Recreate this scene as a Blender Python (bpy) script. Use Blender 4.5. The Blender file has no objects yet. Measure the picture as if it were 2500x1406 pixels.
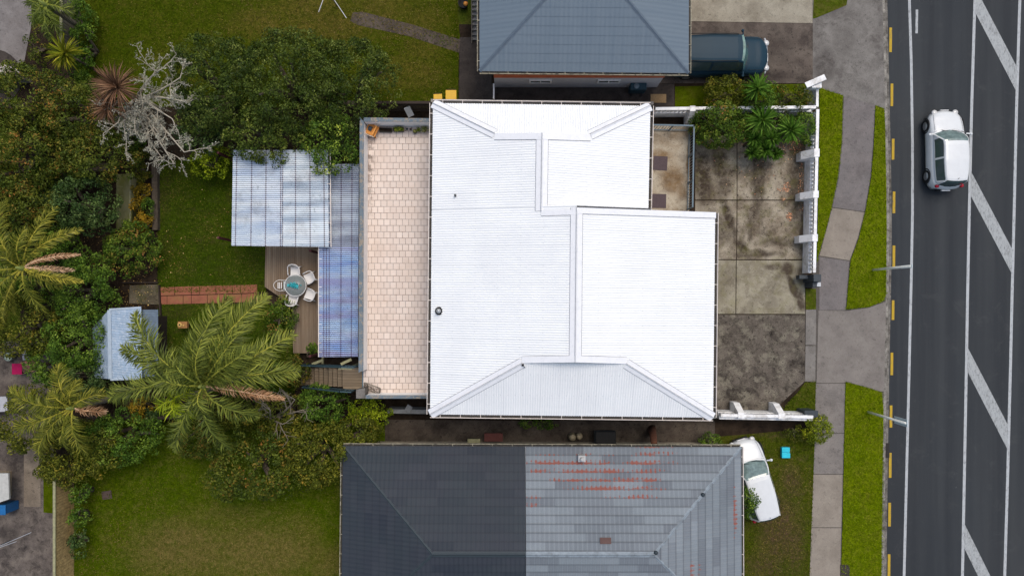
import bpy, math, random
import numpy as np
from mathutils import Vector, Matrix
sc = bpy.context.scene
R = math.radians
# ---------------------------------------------------------------- camera, sky, sun
H = 35.0                     # flying height above the ground
NX, NY = 1245.0, 745.0       # the spot straight below the camera, in photo pixels (50 px = 1 m on the ground)
cd = bpy.data.cameras.new('camera'); cam = bpy.data.objects.new('camera', cd); sc.collection.objects.link(cam)
cam.location = (0, 0, H)
cd.sensor_width = 36.0; cd.lens = H * 36.0 / 50.0
cd.shift_x = (1250 - NX) / 2500.0; cd.shift_y = (NY - 703) / 2500.0
cd.clip_start = 0.5; cd.clip_end = 2000
sc.camera = cam
SUN_EL, SUN_AZ = 66.0, 28.0           # high soft sun from the north-north-east (azimuth clockwise from +Y)
wd = bpy.data.worlds.new('World'); sc.world = wd; wd.use_nodes = True
nt = wd.node_tree; bg = nt.nodes['Background']
sky = nt.nodes.new('ShaderNodeTexSky'); sky.sky_type = 'NISHITA'; sky.sun_disc = False
sky.sun_elevation = R(SUN_EL); sky.sun_rotation = R(SUN_AZ)
sky.air_density = 1.6; sky.dust_density = 4.5; sky.ozone_density = 1.0
nt.links.new(sky.outputs[0], bg.inputs[0]); bg.inputs[1].default_value = 0.105
sl = bpy.data.lights.new('sun', 'SUN'); sun = bpy.data.objects.new('sun', sl); sc.collection.objects.link(sun)
sl.energy = 1.0; sl.angle = R(26); sl.color = (1.0, 0.96, 0.9)
d = Vector((math.sin(R(SUN_AZ)) * math.cos(R(SUN_EL)), math.cos(R(SUN_AZ)) * math.cos(R(SUN_EL)), math.sin(R(SUN_EL))))
sun.rotation_euler = d.to_track_quat('Z', 'Y').to_euler()
sc.view_settings.view_transform = 'Standard'; sc.view_settings.look = 'None'
sc.view_settings.exposure = 0.46; sc.view_settings.gamma = 1.0; sc.view_settings.use_curve_mapping = False
sc.cycles.max_bounces = 8; sc.cycles.transparent_max_bounces = 16

# ---------------------------------------------------------------- basic helpers
COL = sc.collection
def W(px, py, h=0.0):
    k = (1 - h / H) / 50.0
    return Vector(((px - NX) * k, -(py - NY) * k, h))
def L(px):   # a length seen at ground level
    return px / 50.0
def tag(o, label=None, cat=None, group=None, kind=None):
    if label: o['label'] = label
    if cat: o['category'] = cat
    if group: o['group'] = group
    if kind: o['kind'] = kind
    return o
def thing(name, label, cat, loc=(0, 0, 0), rz=0.0, group=None):
    o = bpy.data.objects.new(name, None); COL.objects.link(o)
    o.empty_display_size = 0.2
    o.location = loc; o.rotation_euler = (0, 0, rz)
    return tag(o, label, cat, group)

class MB:
    """collects boxes, prisms, tubes into one mesh"""
    def __init__(s): s.v = []; s.f = []; s.uv = []; s.hasuv = False; s.sm = []
    def add(s, vs, fs, uvs=None, smooth=False):
        b = len(s.v); s.v += [tuple(v) for v in vs]
        for i, f in enumerate(fs):
            s.f.append(tuple(b + k for k in f)); s.sm.append(smooth)
            if uvs is not None: s.uv.append([tuple(uvs[k]) for k in f]); s.hasuv = True
            else: s.uv.append(None)
        return s
    def box(s, lo, hi, rz=0.0, c=None):
        x0, y0, z0 = lo; x1, y1, z1 = hi
        vs = [(x0,y0,z0),(x1,y0,z0),(x1,y1,z0),(x0,y1,z0),(x0,y0,z1),(x1,y0,z1),(x1,y1,z1),(x0,y1,z1)]
        if rz:
            cx, cy = c if c else ((x0+x1)/2, (y0+y1)/2)
            ca, sa = math.cos(rz), math.sin(rz)
            vs = [(cx+(x-cx)*ca-(y-cy)*sa, cy+(x-cx)*sa+(y-cy)*ca, z) for x, y, z in vs]
        return s.add(vs, [(0,3,2,1),(4,5,6,7),(0,1,5,4),(1,2,6,5),(2,3,7,6),(3,0,4,7)])
    def bar(s, a, b, w, h, up=(0,0,1)):
        """box beam from a to b, w wide, h deep, centred"""
        a = Vector(a); b = Vector(b); d_ = (b - a); 
        if d_.length < 1e-6: return s
        d_.normalize(); u = Vector(up)
        x = d_.cross(u)
        if x.length < 1e-4: x = d_.cross(Vector((0,1,0)))
        x.normalize(); y = x.cross(d_).normalized()
        vs = []
        for p in (a, b):
            for sx, sy in ((-1,-1),(1,-1),(1,1),(-1,1)):
                vs.append(p + x*(sx*w/2) + y*(sy*h/2))
        return s.add(vs, [(0,1,2,3),(7,6,5,4),(0,4,5,1),(1,5,6,2),(2,6,7,3),(3,7,4,0)])
    def prism(s, pts, z0, z1, uvs=False):
        """vertical prism from a counter-clockwise outline"""
        pts = [tuple(p)[:2] for p in pts]
        ar = sum(pts[i][0]*pts[(i+1)%len(pts)][1]-pts[(i+1)%len(pts)][0]*pts[i][1] for i in range(len(pts)))
        if ar < 0: pts = pts[::-1]
        n = len(pts)
        vs = [(x,y,z0) for x,y in pts] + [(x,y,z1) for x,y in pts]
        fs = [tuple(range(n,2*n)), tuple(range(n-1,-1,-1))] + [(i,(i+1)%n,n+(i+1)%n,n+i) for i in range(n)]
        return s.add(vs, fs)
    def tube(s, pts, rad, n=6, caps=True, smooth=True):
        pts = [Vector(p) for p in pts]
        if not hasattr(rad, '__len__'): rad = [rad]*len(pts)
        vs = []; pv = None
        for i, p in enumerate(pts):
            t = (pts[min(i+1,len(pts)-1)] - pts[max(i-1,0)]).normalized()
            if pv is None:
                x = t.cross(Vector((0,0,1)))
                if x.length < 1e-3: x = t.cross(Vector((0,1,0)))
            else: x = pv - t*pv.dot(t)
            x.normalize(); pv = x; y = t.cross(x)
            for k in range(n):
                a = 2*math.pi*k/n
                vs.append(p + (x*math.cos(a) + y*math.sin(a))*rad[i])
        fs = []
        for i in range(len(pts)-1):
            for k in range(n):
                fs.append((i*n+k, i*n+(k+1)%n, (i+1)*n+(k+1)%n, (i+1)*n+k))
        if caps: fs += [tuple(range(n-1,-1,-1)), tuple((len(pts)-1)*n+k for k in range(n))]
        return s.add(vs, fs, smooth=smooth)
    def lathe(s, c, prof, n=20, smooth=True):
        """prof: (radius, z) from bottom to top"""
        vs = []
        for r_, z in prof:
            for k in range(n):
                a = 2*math.pi*k/n; vs.append((c[0]+r_*math.cos(a), c[1]+r_*math.sin(a), c[2]+z))
        fs = []
        for i in range(len(prof)-1):
            for k in range(n): fs.append((i*n+k, i*n+(k+1)%n, (i+1)*n+(k+1)%n, (i+1)*n+k))
        fs += [tuple(range(n-1,-1,-1)), tuple((len(prof)-1)*n+k for k in range(n))]
        return s.add(vs, fs, smooth=smooth)
    def build(s, name, mat, parent=None, world=False, bevel=0.0, origin=None):
        me = bpy.data.meshes.new(name)
        off = Vector((0,0,0))
        if parent is not None and world: 
            off = wloc(parent)
        elif parent is None:
            if origin is not None: off = Vector(origin)
            else:
                A = np.array(s.v); off = Vector(((A[:,0].min()+A[:,0].max())/2, (A[:,1].min()+A[:,1].max())/2, A[:,2].min()))
        vs = [(v[0]-off.x, v[1]-off.y, v[2]-off.z) for v in s.v]
        me.from_pydata(vs, [], s.f)
        if s.hasuv:
            ul = me.uv_layers.new(name='UVMap'); li = 0; flat = []
            for f, u in zip(s.f, s.uv):
                flat += ([c for p in u for c in p[:2]] if u is not None else [0.0]*(2*len(f)))
            ul.data.foreach_set('uv', flat)
        me.polygons.foreach_set('use_smooth', s.sm)
        me.validate(); me.update()
        if mat: me.materials.append(mat)
        o = bpy.data.objects.new(name, me); COL.objects.link(o)
        if parent is not None: o.parent = parent
        else: o.location = off
        if bevel:
            m = o.modifiers.new('bevel', 'BEVEL'); m.width = bevel; m.segments = 2; m.limit_method = 'ANGLE'
        return o
def wloc(o):
    p = Vector(o.location)
    while o.parent is not None:
        o = o.parent; p = p + Vector(o.location)
    return p
def dup(root, loc, rz=None, label=None):
    r_ = root.copy(); COL.objects.link(r_); r_.location = loc
    if rz is not None: r_.rotation_euler = (0, 0, rz)
    if label: r_['label'] = label
    for ch in list(root.children):
        c = ch.copy(); COL.objects.link(c); c.parent = r_
        for g in list(ch.children):
            e = g.copy(); COL.objects.link(e); e.parent = c
    return r_

# ---------------------------------------------------------------- materials
def newmat(name):
    m = bpy.data.materials.new(name); m.use_nodes = True
    return m, m.node_tree, m.node_tree.nodes['Principled BSDF']
class NT:
    """small node helper"""
    def __init__(s, name, rough=0.8, spec=0.3, metal=0.0):
        s.m, s.t, s.b = newmat(name)
        s.b.inputs['Roughness'].default_value = rough
        s.b.inputs['Specular IOR Level'].default_value = spec
        s.b.inputs['Metallic'].default_value = metal
        tc = s.t.nodes.new('ShaderNodeTexCoord'); g = s.t.nodes.new('ShaderNodeNewGeometry')
        s.obj = tc.outputs['Object']; s.uv = tc.outputs['UV']; s.pos = g.outputs['Position']
    def n(s, typ, **kw):
        nd = s.t.nodes.new(typ)
        for k, v in kw.items():
            if k.startswith('_'): setattr(nd, k[1:], v)
            elif hasattr(v, 'is_output'): s.t.links.new(v, nd.inputs[k.replace('__', ' ')])
            else: nd.inputs[k.replace('__', ' ')].default_value = v
        return nd
    def link(s, a, b): s.t.links.new(a, b)
    def noise(s, scale, detail=4, rough=0.6, co=None, dist=0.0, stretch=None):
        co = co or s.pos
        if stretch:
            mp = s.t.nodes.new('ShaderNodeMapping'); mp.inputs['Scale'].default_value = stretch
            s.link(co, mp.inputs[0]); co = mp.outputs[0]
        nd = s.t.nodes.new('ShaderNodeTexNoise'); s.link(co, nd.inputs['Vector'])
        nd.inputs['Scale'].default_value = scale; nd.inputs['Detail'].default_value = detail
        nd.inputs['Roughness'].default_value = rough; nd.inputs['Distortion'].default_value = dist
        return nd.outputs['Fac']
    def ramp(s, fac, stops, interp='LINEAR'):
        nd = s.t.nodes.new('ShaderNodeValToRGB'); nd.color_ramp.interpolation = interp
        e = nd.color_ramp.elements
        while len(e) < len(stops): e.new(0.5)
        for i, (p, c) in enumerate(stops):
            e[i].position = p
            e[i].color = (c, c, c, 1) if not hasattr(c, '__len__') else (c[0], c[1], c[2], 1)
        s.link(fac, nd.inputs[0]); return nd.outputs[0]
    def mix(s, fac, a, b, blend='MIX'):
        nd = s.t.nodes.new('ShaderNodeMix'); nd.data_type = 'RGBA'; nd.blend_type = blend
        for k, v in ((0, fac), (6, a), (7, b)):
            if hasattr(v, 'is_output'): s.link(v, nd.inputs[k])
            elif k == 0: nd.inputs[0].default_value = v
            else: nd.inputs[k].default_value = (v[0], v[1], v[2], 1) if hasattr(v, '__len__') else (v, v, v, 1)
        return nd.outputs[2]
    def math(s, op, a, b=0.0, c=None, clamp=False):
        nd = s.t.nodes.new('ShaderNodeMath'); nd.operation = op; nd.use_clamp = clamp
        for k, v in ((0, a), (1, b), (2, c)):
            if v is None: continue
            if hasattr(v, 'is_output'): s.link(v, nd.inputs[k])
            else: nd.inputs[k].default_value = v
        return nd.outputs[0]
    def xyz(s, co):
        nd = s.t.nodes.new('ShaderNodeSeparateXYZ'); s.link(co, nd.inputs[0]); return nd.outputs
    def warp(s, amt, scale, co=None):
        """position pushed about by noise"""
        co = co or s.pos
        nd = s.t.nodes.new('ShaderNodeTexNoise'); s.link(co, nd.inputs['Vector']); nd.inputs['Scale'].default_value = scale
        nd.inputs['Detail'].default_value = 4
        v = s.t.nodes.new('ShaderNodeVectorMath'); v.operation = 'SUBTRACT'; s.link(nd.outputs['Color'], v.inputs[0]); v.inputs[1].default_value = (0.5,)*3
        w = s.t.nodes.new('ShaderNodeVectorMath'); w.operation = 'SCALE'; s.link(v.outputs[0], w.inputs[0]); w.inputs['Scale'].default_value = amt
        a = s.t.nodes.new('ShaderNodeVectorMath'); a.operation = 'ADD'; s.link(co, a.inputs[0]); s.link(w.outputs[0], a.inputs[1])
        return a.outputs[0]
    def spot(s, co, cx, cy, rx, ry, rot=0.0, soft=0.5):
        """1 inside an ellipse on the ground, fading to 0 at its rim"""
        mp = s.t.nodes.new('ShaderNodeMapping'); mp.vector_type = 'TEXTURE'
        mp.inputs['Location'].default_value = (cx, cy, 0); mp.inputs['Rotation'].default_value = (0, 0, rot)
        mp.inputs['Scale'].default_value = (rx, ry, 1e3); s.link(co, mp.inputs[0])
        ln = s.t.nodes.new('ShaderNodeVectorMath'); ln.operation = 'LENGTH'; s.link(mp.outputs[0], ln.inputs[0])
        mr = s.t.nodes.new('ShaderNodeMapRange'); mr.interpolation_type = 'SMOOTHSTEP'
        s.link(ln.outputs['Value'], mr.inputs[0]); mr.inputs[1].default_value = 1.0; mr.inputs[2].default_value = 1.0 - soft
        mr.inputs[3].default_value = 0.0; mr.inputs[4].default_value = 1.0
        return mr.outputs[0]
    def bump(s, hgt, strength=0.5, dist=0.02):
        nd = s.t.nodes.new('ShaderNodeBump'); nd.inputs['Strength'].default_value = strength; nd.inputs['Distance'].default_value = dist
        s.link(hgt, nd.inputs['Height']); s.link(nd.outputs[0], s.b.inputs['Normal'])
    def color(s, c):
        if hasattr(c, 'is_output'): s.link(c, s.b.inputs['Base Color'])
        else: s.b.inputs['Base Color'].default_value = (*c[:3], 1)
        return s
def plain(name, col, rough=0.7, var=0.12, scale=6.0, metal=0.0, spec=0.3, dirt=None, dirt_amt=0.5, dirt_scale=2.0):
    """one paint or material with slight mottling and optional grime"""
    t = NT(name, rough, spec, metal)
    c = t.mix(t.ramp(t.noise(scale, 5, 0.65), [(0.3, 0.0), (0.7, 1.0)]), [x*(1-var) for x in col], [min(1, x*(1+var)) for x in col])
    if dirt is not None:
        m = t.ramp(t.noise(dirt_scale, 8, 0.7, dist=0.3), [(0.48, 0.0), (0.62, dirt_amt)])
        c = t.mix(m, c, dirt)
    t.color(c); t.bump(t.noise(scale*6, 4, 0.6), 0.15, 0.004)
    return t.m
# ---------------------------------------------------------------- roof sheets
def clip(poly, a, b, c):
    """keep the part of a 2-D polygon where a*x+b*y+c >= 0"""
    out = []
    for i in range(len(poly)):
        p, q = poly[i], poly[(i+1) % len(poly)]
        dp, dq = a*p[0]+b*p[1]+c, a*q[0]+b*q[1]+c
        if dp >= 0: out.append(p)
        if (dp >= 0) != (dq >= 0):
            t = dp/(dp-dq); out.append((p[0]+(q[0]-p[0])*t, p[1]+(q[1]-p[1])*t))
    return out
def frame_of(P, down):
    P = [Vector(p) for p in P]
    n = Vector((0,0,0))
    for i in range(len(P)): n += P[i].cross(P[(i+1) % len(P)])
    n.normalize()
    if n.z < 0: n = -n
    dn = Vector(down); dn = (dn - n*dn.dot(n)).normalized()
    e = dn.cross(n).normalized()
    return P, n, dn, e
def corrugate(mb, P, down, pitch=0.1, amp=0.012, per=6, lift=0.0):
    """corrugated sheet over polygon P, furrows running along 'down'"""
    P, n, dn, e = frame_of(P, down); O = P[0]
    q = [((p-O).dot(e), (p-O).dot(dn)) for p in P]
    us = [a for a, _ in q]; u0, u1 = min(us), max(us)
    smp = sorted(set([round(u0 + (u1-u0)*i/max(1, int((u1-u0)/pitch*per)), 5) for i in range(int((u1-u0)/pitch*per)+1)] + [round(u, 5) for u in us]))
    vs = []; uv = []; rows = []
    for u in smp:
        uu = min(max(u, u0+1e-4), u1-1e-4); xs = []
        for i in range(len(q)):
            a, b = q[i], q[(i+1) % len(q)]
            if (a[0]-uu)*(b[0]-uu) <= 0 and abs(a[0]-b[0]) > 1e-9:
                xs.append(a[1] + (b[1]-a[1])*(uu-a[0])/(b[0]-a[0]))
        if not xs: xs = [0, 0]
        off = amp*math.sin(2*math.pi*u/pitch) + lift
        for v in (min(xs), max(xs)):
            vs.append(O + e*u + dn*v + n*off); uv.append((u, v))
    fs = [(2*i, 2*i+1, 2*i+3, 2*i+2) for i in range(len(smp)-1)]
    if (vs[1]-vs[0]).cross(vs[2]-vs[0]).z < 0 or fs and False: pass
    return mb.add(vs, fs, uv, smooth=True)
def tiles(mb, P, down, row=0.37, lift=0.03, uvo=(0, 0)):
    """courses of pressed tiles: each course's lower edge stands proud"""
    P, n, dn, e = frame_of(P, down); 
    v_ = [p.dot(dn) for p in P]; vmax = max(v_); O = P[v_.index(vmax)]
    q = [((p-O).dot(e), (p-O).dot(dn)) for p in P]
    ar = sum(q[i][0]*q[(i+1)%len(q)][1]-q[(i+1)%len(q)][0]*q[i][1] for i in range(len(q)))
    v0 = min(b for a, b in q); k = 0
    while -k*row > v0:
        hi = -k*row; lo = hi-row
        c = clip(clip(q, 0, 1, -lo), 0, -1, hi)
        if len(c) >= 3:
            g = lambda p: O + e*p[0] + dn*p[1] + n*(lift*(p[1]-lo)/row)
            ids = list(range(len(c)))
            mb.add([g(p) for p in c], [tuple(ids)], [(p[0]+uvo[0], p[1]+uvo[1]) for p in c])
            bt = [p for p in c if abs(p[1]-hi) < 1e-6]
            if len(bt) >= 2:
                a, b = min(bt), max(bt)
                mb.add([g(a), g(b), O+e*b[0]+dn*b[1], O+e*a[0]+dn*a[1]], [(0,1,2,3)], [(a[0]+uvo[0], a[1]-0.004+uvo[1]),(b[0]+uvo[0], b[1]-0.004+uvo[1]),(b[0]+uvo[0], b[1]-0.004+uvo[1]),(a[0]+uvo[0], a[1]-0.004+uvo[1])])
        k += 1
    return mb
class Plane:
    """roof plane rising at slope t from the eave A-B towards the point 'inn'"""
    def __init__(s, A, B, t, inn):
        s.A = Vector(A); s.t = t
        dx, dy = B[0]-A[0], B[1]-A[1]; l = math.hypot(dx, dy); s.n = Vector((-dy/l, dx/l))
        if (Vector(inn[:2])-s.A.to_2d()).dot(s.n) < 0: s.n = -s.n
        s.down = Vector((-s.n.x, -s.n.y, -t)).normalized()
        s.up = Vector((-s.n.x*t, -s.n.y*t, 1)).normalized()
    def z(s, x, y): return s.A.z + s.t*((x-s.A.x)*s.n.x + (y-s.A.y)*s.n.y)
    def at(s, px, py):
        z = s.A.z
        for _ in range(12): p = W(px, py, z); z = s.z(p.x, p.y)
        return W(px, py, z)
def cap(mb, A, B, nA, nB, w=0.22, lift=0.022, roll=0.03, edges=None):
    """folded ridge or hip flashing along A-B over two planes with normals nA, nB"""
    A, B = Vector(A), Vector(B); d_ = (B-A).normalized()
    nA, nB = Vector(nA), Vector(nB)
    sA = d_.cross(nA).normalized(); sB = d_.cross(nB).normalized()
    # the side vectors point down each slope
    if sA.z > 0: sA = -sA
    if sB.z > 0: sB = -sB
    if sA.dot(sB) > 0.2: sB = -sB
    m = (nA+nB).normalized()
    for s_, n_ in ((sA, nA), (sB, nB)):
        q = [A+m*(lift+roll), B+m*(lift+roll), B+s_*0.05+n_*(lift), A+s_*0.05+n_*lift, B+s_*w+n_*lift, A+s_*w+n_*lift, B+s_*w-n_*0.004, A+s_*w-n_*0.004]
        mb.add(q, [(0,1,2,3), (3,2,4,5), (5,4,6,7)])
        if edges is not None: edges.bar(A+s_*(w+.008)+n_*.014, B+s_*(w+.008)+n_*.014, .022, .012, n_)  # dark bar drawn for the shadow gap beside the flashing
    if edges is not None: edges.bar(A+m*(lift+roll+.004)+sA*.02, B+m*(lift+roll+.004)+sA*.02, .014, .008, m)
    return mb

# ---------------------------------------------------------------- foliage
def quads_mesh(name, V, UV, mat, loc, parent=None):
    """V: (N,4,3) array of quads in world space; UV: (N,2) constant per quad"""
    N = len(V); me = bpy.data.meshes.new(name)
    me.vertices.add(4*N); me.loops.add(4*N); me.polygons.add(N)
    base = np.array(loc, dtype=np.float32)
    me.vertices.foreach_set('co', (V - base).astype(np.float32).reshape(-1))
    me.loops.foreach_set('vertex_index', np.arange(4*N, dtype=np.int32))
    me.polygons.foreach_set('loop_start', np.arange(0, 4*N, 4, dtype=np.int32))
    ul = me.uv_layers.new(name='UVMap')
    ul.data.foreach_set('uv', np.repeat(UV.astype(np.float32), 4, axis=0).reshape(-1))
    me.update(calc_edges=True); me.materials.append(mat)
    o = bpy.data.objects.new(name, me); COL.objects.link(o)
    if parent is not None: o.parent = parent
    else: o.location = loc
    return o
def unit(a): return a/np.maximum(np.linalg.norm(a, axis=-1, keepdims=True), 1e-9)
def leaf_quads(rg, C, Nn, size, asp=0.5, tilt=0.6, fold=0.18):
    """diamond leaves at C, facing roughly along Nn"""
    N = len(C)
    n = unit(Nn + rg.normal(0, tilt, (N, 3)))
    a = unit(np.cross(n, rg.normal(0, 1, (N, 3)))); b = np.cross(n, a)
    s = (size*rg.uniform(0.65, 1.3, N))[:, None]
    V = np.stack([C - a*s*0.5, C + b*s*asp*0.5 + n*s*fold, C + a*s*0.5, C - b*s*asp*0.5 + n*s*fold*0.6], axis=1)
    return V
def leaf_mat(name, stops, rough=0.55, trans=0.25, var=(0.55, 1.45), spec=0.15, gain=1.75):
    """stops: colours along the clump value (uv.y); uv.x varies each leaf"""
    t = NT(name, rough, spec)
    x = t.xyz(t.uv); stops = [(p, [min(.8, v*gain) for v in c_]) for p, c_ in stops]
    c = t.ramp(t.math('ADD', t.math('MULTIPLY', x[1], 0.62), t.math('MULTIPLY', x[0], 0.38)), stops)
    v = t.n('ShaderNodeHueSaturation', Color=c, Value=t.math('MULTIPLY_ADD', x[0], var[1]-var[0], var[0]))
    v.inputs['Saturation'].default_value = 1.0
    t.color(v.outputs[0])
    tr = t.t.nodes.new('ShaderNodeBsdfTranslucent'); t.link(v.outputs[0], tr.inputs[0])
    mx = t.t.nodes.new('ShaderNodeMixShader'); mx.inputs[0].default_value = trans
    t.link(t.b.outputs[0], mx.inputs[1]); t.link(tr.outputs[0], mx.inputs[2])
    t.link(mx.outputs[0], t.t.nodes['Material Output'].inputs[0])
    return t.m
def crown_points(rg, blobs, clump=0.32, dens=1.0, leaf=0.11, cover=1.5, fill=0.25):
    """blobs: (x,y,z,rx,ry,rz) in world. clumps sit on the upper skin of the blobs, leaves sit on the clumps"""
    CC = []; NN = []; RR = []; VV = []
    for (x, y, z, rx, ry, rz) in blobs:
        area = 2*math.pi*((rx*ry + rx*rz + ry*rz)/3)*1.15
        nc = max(3, int(area/(math.pi*clump**2)*cover*dens))
        dir_ = rg.normal(0, 1, (nc, 3)); dir_[:, 2] = np.abs(dir_[:, 2]) - 0.35*rg.random(nc); dir_ = unit(dir_)
        rad = rg.uniform(0.72, 1.06, nc)
        rad[rg.random(nc) < fill] *= rg.uniform(0.45, 0.9)
        p = np.array([x, y, z]) + dir_*np.array([rx, ry, rz])*rad[:, None]
        keep = np.ones(nc, bool)
        for (x2, y2, z2, a2, b2, c2) in blobs:
            if (x2, y2, z2) == (x, y, z): continue
            q = (p-np.array([x2, y2, z2]))/np.array([a2, b2, c2])
            keep &= (np.linalg.norm(q, axis=1) > 0.78)
        p = p[keep]; dir_ = dir_[keep]; m = len(p)
        CC.append(p); NN.append(unit(dir_/np.array([rx, ry, rz]))); RR.append(clump*rg.uniform(0.55, 1.35, m)); VV.append(rg.random(m))
    CC = np.concatenate(CC); NN = np.concatenate(NN); RR = np.concatenate(RR); VV = np.concatenate(VV)
    per = (2*math.pi*RR**2/(leaf*leaf*0.5)*0.62).astype(int)+3
    idx = np.repeat(np.arange(len(CC)), per)
    M = len(idx)
    d_ = unit(rg.normal(0, 1, (M, 3)) + NN[idx]*0.75)
    P = CC[idx] + d_*(RR[idx]*rg.uniform(0.45, 1.05, M)**0.6)[:, None]*np.array([1, 1, 0.75])
    UV = np.stack([rg.random(M), VV[idx]], axis=1)
    return P, unit(d_ + np.array([0, 0, 0.55])), UV, CC
def dome(px, py, rx, ry, h, base=0.5, n=5, seed=0, jit=0.5, squash=1.0):
    """an uneven crown outline: a few overlapping blobs filling an ellipse seen at photo pixels, rx, ry in pixels"""
    rg = np.random.default_rng(seed+77)
    hz = h - (h-base)*0.5
    c = W(px, py, hz); k = (1-hz/H)/50
    RX, RY = rx*k, ry*k; out = [(c.x, c.y, base + (h-base)*0.42, RX*0.72, RY*0.72, (h-base)*0.58*squash)]
    for i in range(n):
        a = 2*math.pi*(i+rg.uniform(-0.3, 0.3))/n
        f = rg.uniform(0.45, 0.62); s = rg.uniform(0.36, 0.5)
        out.append((c.x + RX*f*math.cos(a), c.y + RY*f*math.sin(a), base + (h-base)*rg.uniform(0.28, 0.5), RX*s, RY*s, (h-base)*rg.uniform(0.36, 0.5)))
    return out
MATS = {}
def tree(name, label, cat, px, py, rx, ry, h, mat, seed, base=0.6, n=6, clump=0.32, leaf=0.12, dens=1.0, group=None, trunk=True, asp=0.5, tilt=0.6, stems=4, blobs=None, cover=1.5, part='crown', fill=0.25):
    rg = np.random.default_rng(seed)
    if group == 'trees along the west boundary': rx *= 1.14; ry *= 1.14
    B = blobs or dome(px, py, rx, ry, h, base, n, seed)
    c = W(px, py, h*0.5); loc = (c.x, c.y, 0)
    t = thing(name, label, cat, loc, 0, group)
    P, Nn, UV, CC = crown_points(rg, B, clump, dens, leaf, cover, fill)
    V = leaf_quads(rg, P, Nn, leaf, asp, tilt)
    quads_mesh(part, V, UV, mat, loc, t)
    if trunk:
        m = MB(); r0 = 0.05 + 0.03*h
        for i in range(stems if h > 1.2 else 3):
            if len(CC) == 0: break
            q = CC[rg.integers(len(CC))]; e = Vector((q[0], q[1], q[2]-0.05))
            s0 = Vector((loc[0]+rg.normal(0, 0.06), loc[1]+rg.normal(0, 0.06), -0.05)); mid = s0.lerp(e, 0.45) + Vector((rg.normal(0, .15), rg.normal(0, .15), 0.15*h))
            pts = [s0.lerp(mid, k/3) if k < 3 else mid.lerp(e, (k-3)/3) for k in range(7)]
            m.tube(pts, [r0*(1-0.13*k) for k in range(7)], 6)
        m.build('trunk' if h > 2.2 else 'stems', MATS['bark'], t, world=True)
    return t
def frond_quads(rg, pts, half, width=0.05, n=58, droop=0.5, rise=0.35, uvc=0.5, start=0.12, plum=True, taper=True):
    """leaflets along a bent midrib pts (list of Vectors)"""
    P = np.array([tuple(p) for p in pts]); seg = np.linalg.norm(np.diff(P, axis=0), axis=1); S = np.concatenate([[0], np.cumsum(seg)])/seg.sum()
    t = np.concatenate([np.linspace(start, 0.995, n)]*2); side = np.repeat([1.0, -1.0], n)
    t = np.clip(t + rg.normal(0, 0.006, 2*n), start, 1)
    C = np.stack([np.interp(t, S, P[:, k]) for k in range(3)], axis=1)
    C2 = np.stack([np.interp(np.minimum(t+0.04, 1.0), S, P[:, k]) for k in range(3)], axis=1)
    C1 = np.stack([np.interp(np.maximum(t-0.04, 0.0), S, P[:, k]) for k in range(3)], axis=1)
    T = unit(C2-C1); up = np.array([0, 0, 1.0]); Sd = unit(np.cross(T, up)); Nn = np.cross(Sd, T)
    prof = np.sin(np.clip((t-start)/(1-start), 0, 1)*math.pi*0.86+0.28)**0.7
    Ln = half*np.clip(prof, 0.25, 1)*rg.uniform(0.8, 1.12, 2*n)
    el = rg.normal(0.2, rise*1.5, 2*n) if plum else rg.normal(0.05, 0.08, 2*n)
    fw = rg.uniform(0.1, 0.6, 2*n) + t*0.55
    D = unit(Sd*side[:, None]*np.cos(el)[:, None] + Nn*np.sin(el)[:, None] + T*fw[:, None])
    mid = C + D*(Ln*0.55)[:, None]
    D2 = unit(D - up*droop*rg.uniform(0.5, 1.4, 2*n)[:, None])
    tip = mid + D2*(Ln*0.5)[:, None]
    wv = unit(np.cross(D, Nn + Sd*0.4*side[:, None]))*(width*0.5)
    V1 = np.stack([C-wv*0.7, C+wv*0.7, mid+wv, mid-wv], axis=1); V2 = np.stack([mid-wv, mid+wv, tip+wv*0.12, tip-wv*0.12], axis=1)
    uv = np.stack([rg.random(2*n), np.clip(uvc + rg.normal(0, 0.08, 2*n) + 0.18*t - 0.1, 0, 1)], axis=1)
    # midrib
    rib = []; 
    for i in range(len(P)-1):
        w0 = 0.045*(1-0.8*S[i]); w1 = 0.045*(1-0.8*S[i+1]); T_ = unit(P[i+1]-P[i]); s_ = unit(np.cross(T_, up)); n_ = np.cross(s_, T_)
        for a, b in ((s_, n_), (-s_, n_), (s_, -n_), (-s_, -n_)):
            rib.append([P[i]+a*w0, P[i]+b*w0*0.8, P[i+1]+b*w1*0.8, P[i+1]+a*w1])
    rib = np.array(rib); uvr = np.tile([0.95, min(1, uvc+0.25)], (len(rib), 1))
    return np.concatenate([V1, V2, rib]), np.concatenate([uv, uv, uvr])
def arc(a, b, sag, n=12, bend=0.0):
    a, b = Vector(a), Vector(b); m = a.lerp(b, 0.45) + Vector((0, 0, sag)); dd = (b-a); m += Vector((-dd.y, dd.x, 0))*bend
    return [a*(1-t)**2 + m*2*t*(1-t) + b*t*t for t in [i/(n-1) for i in range(n)]]
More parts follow.
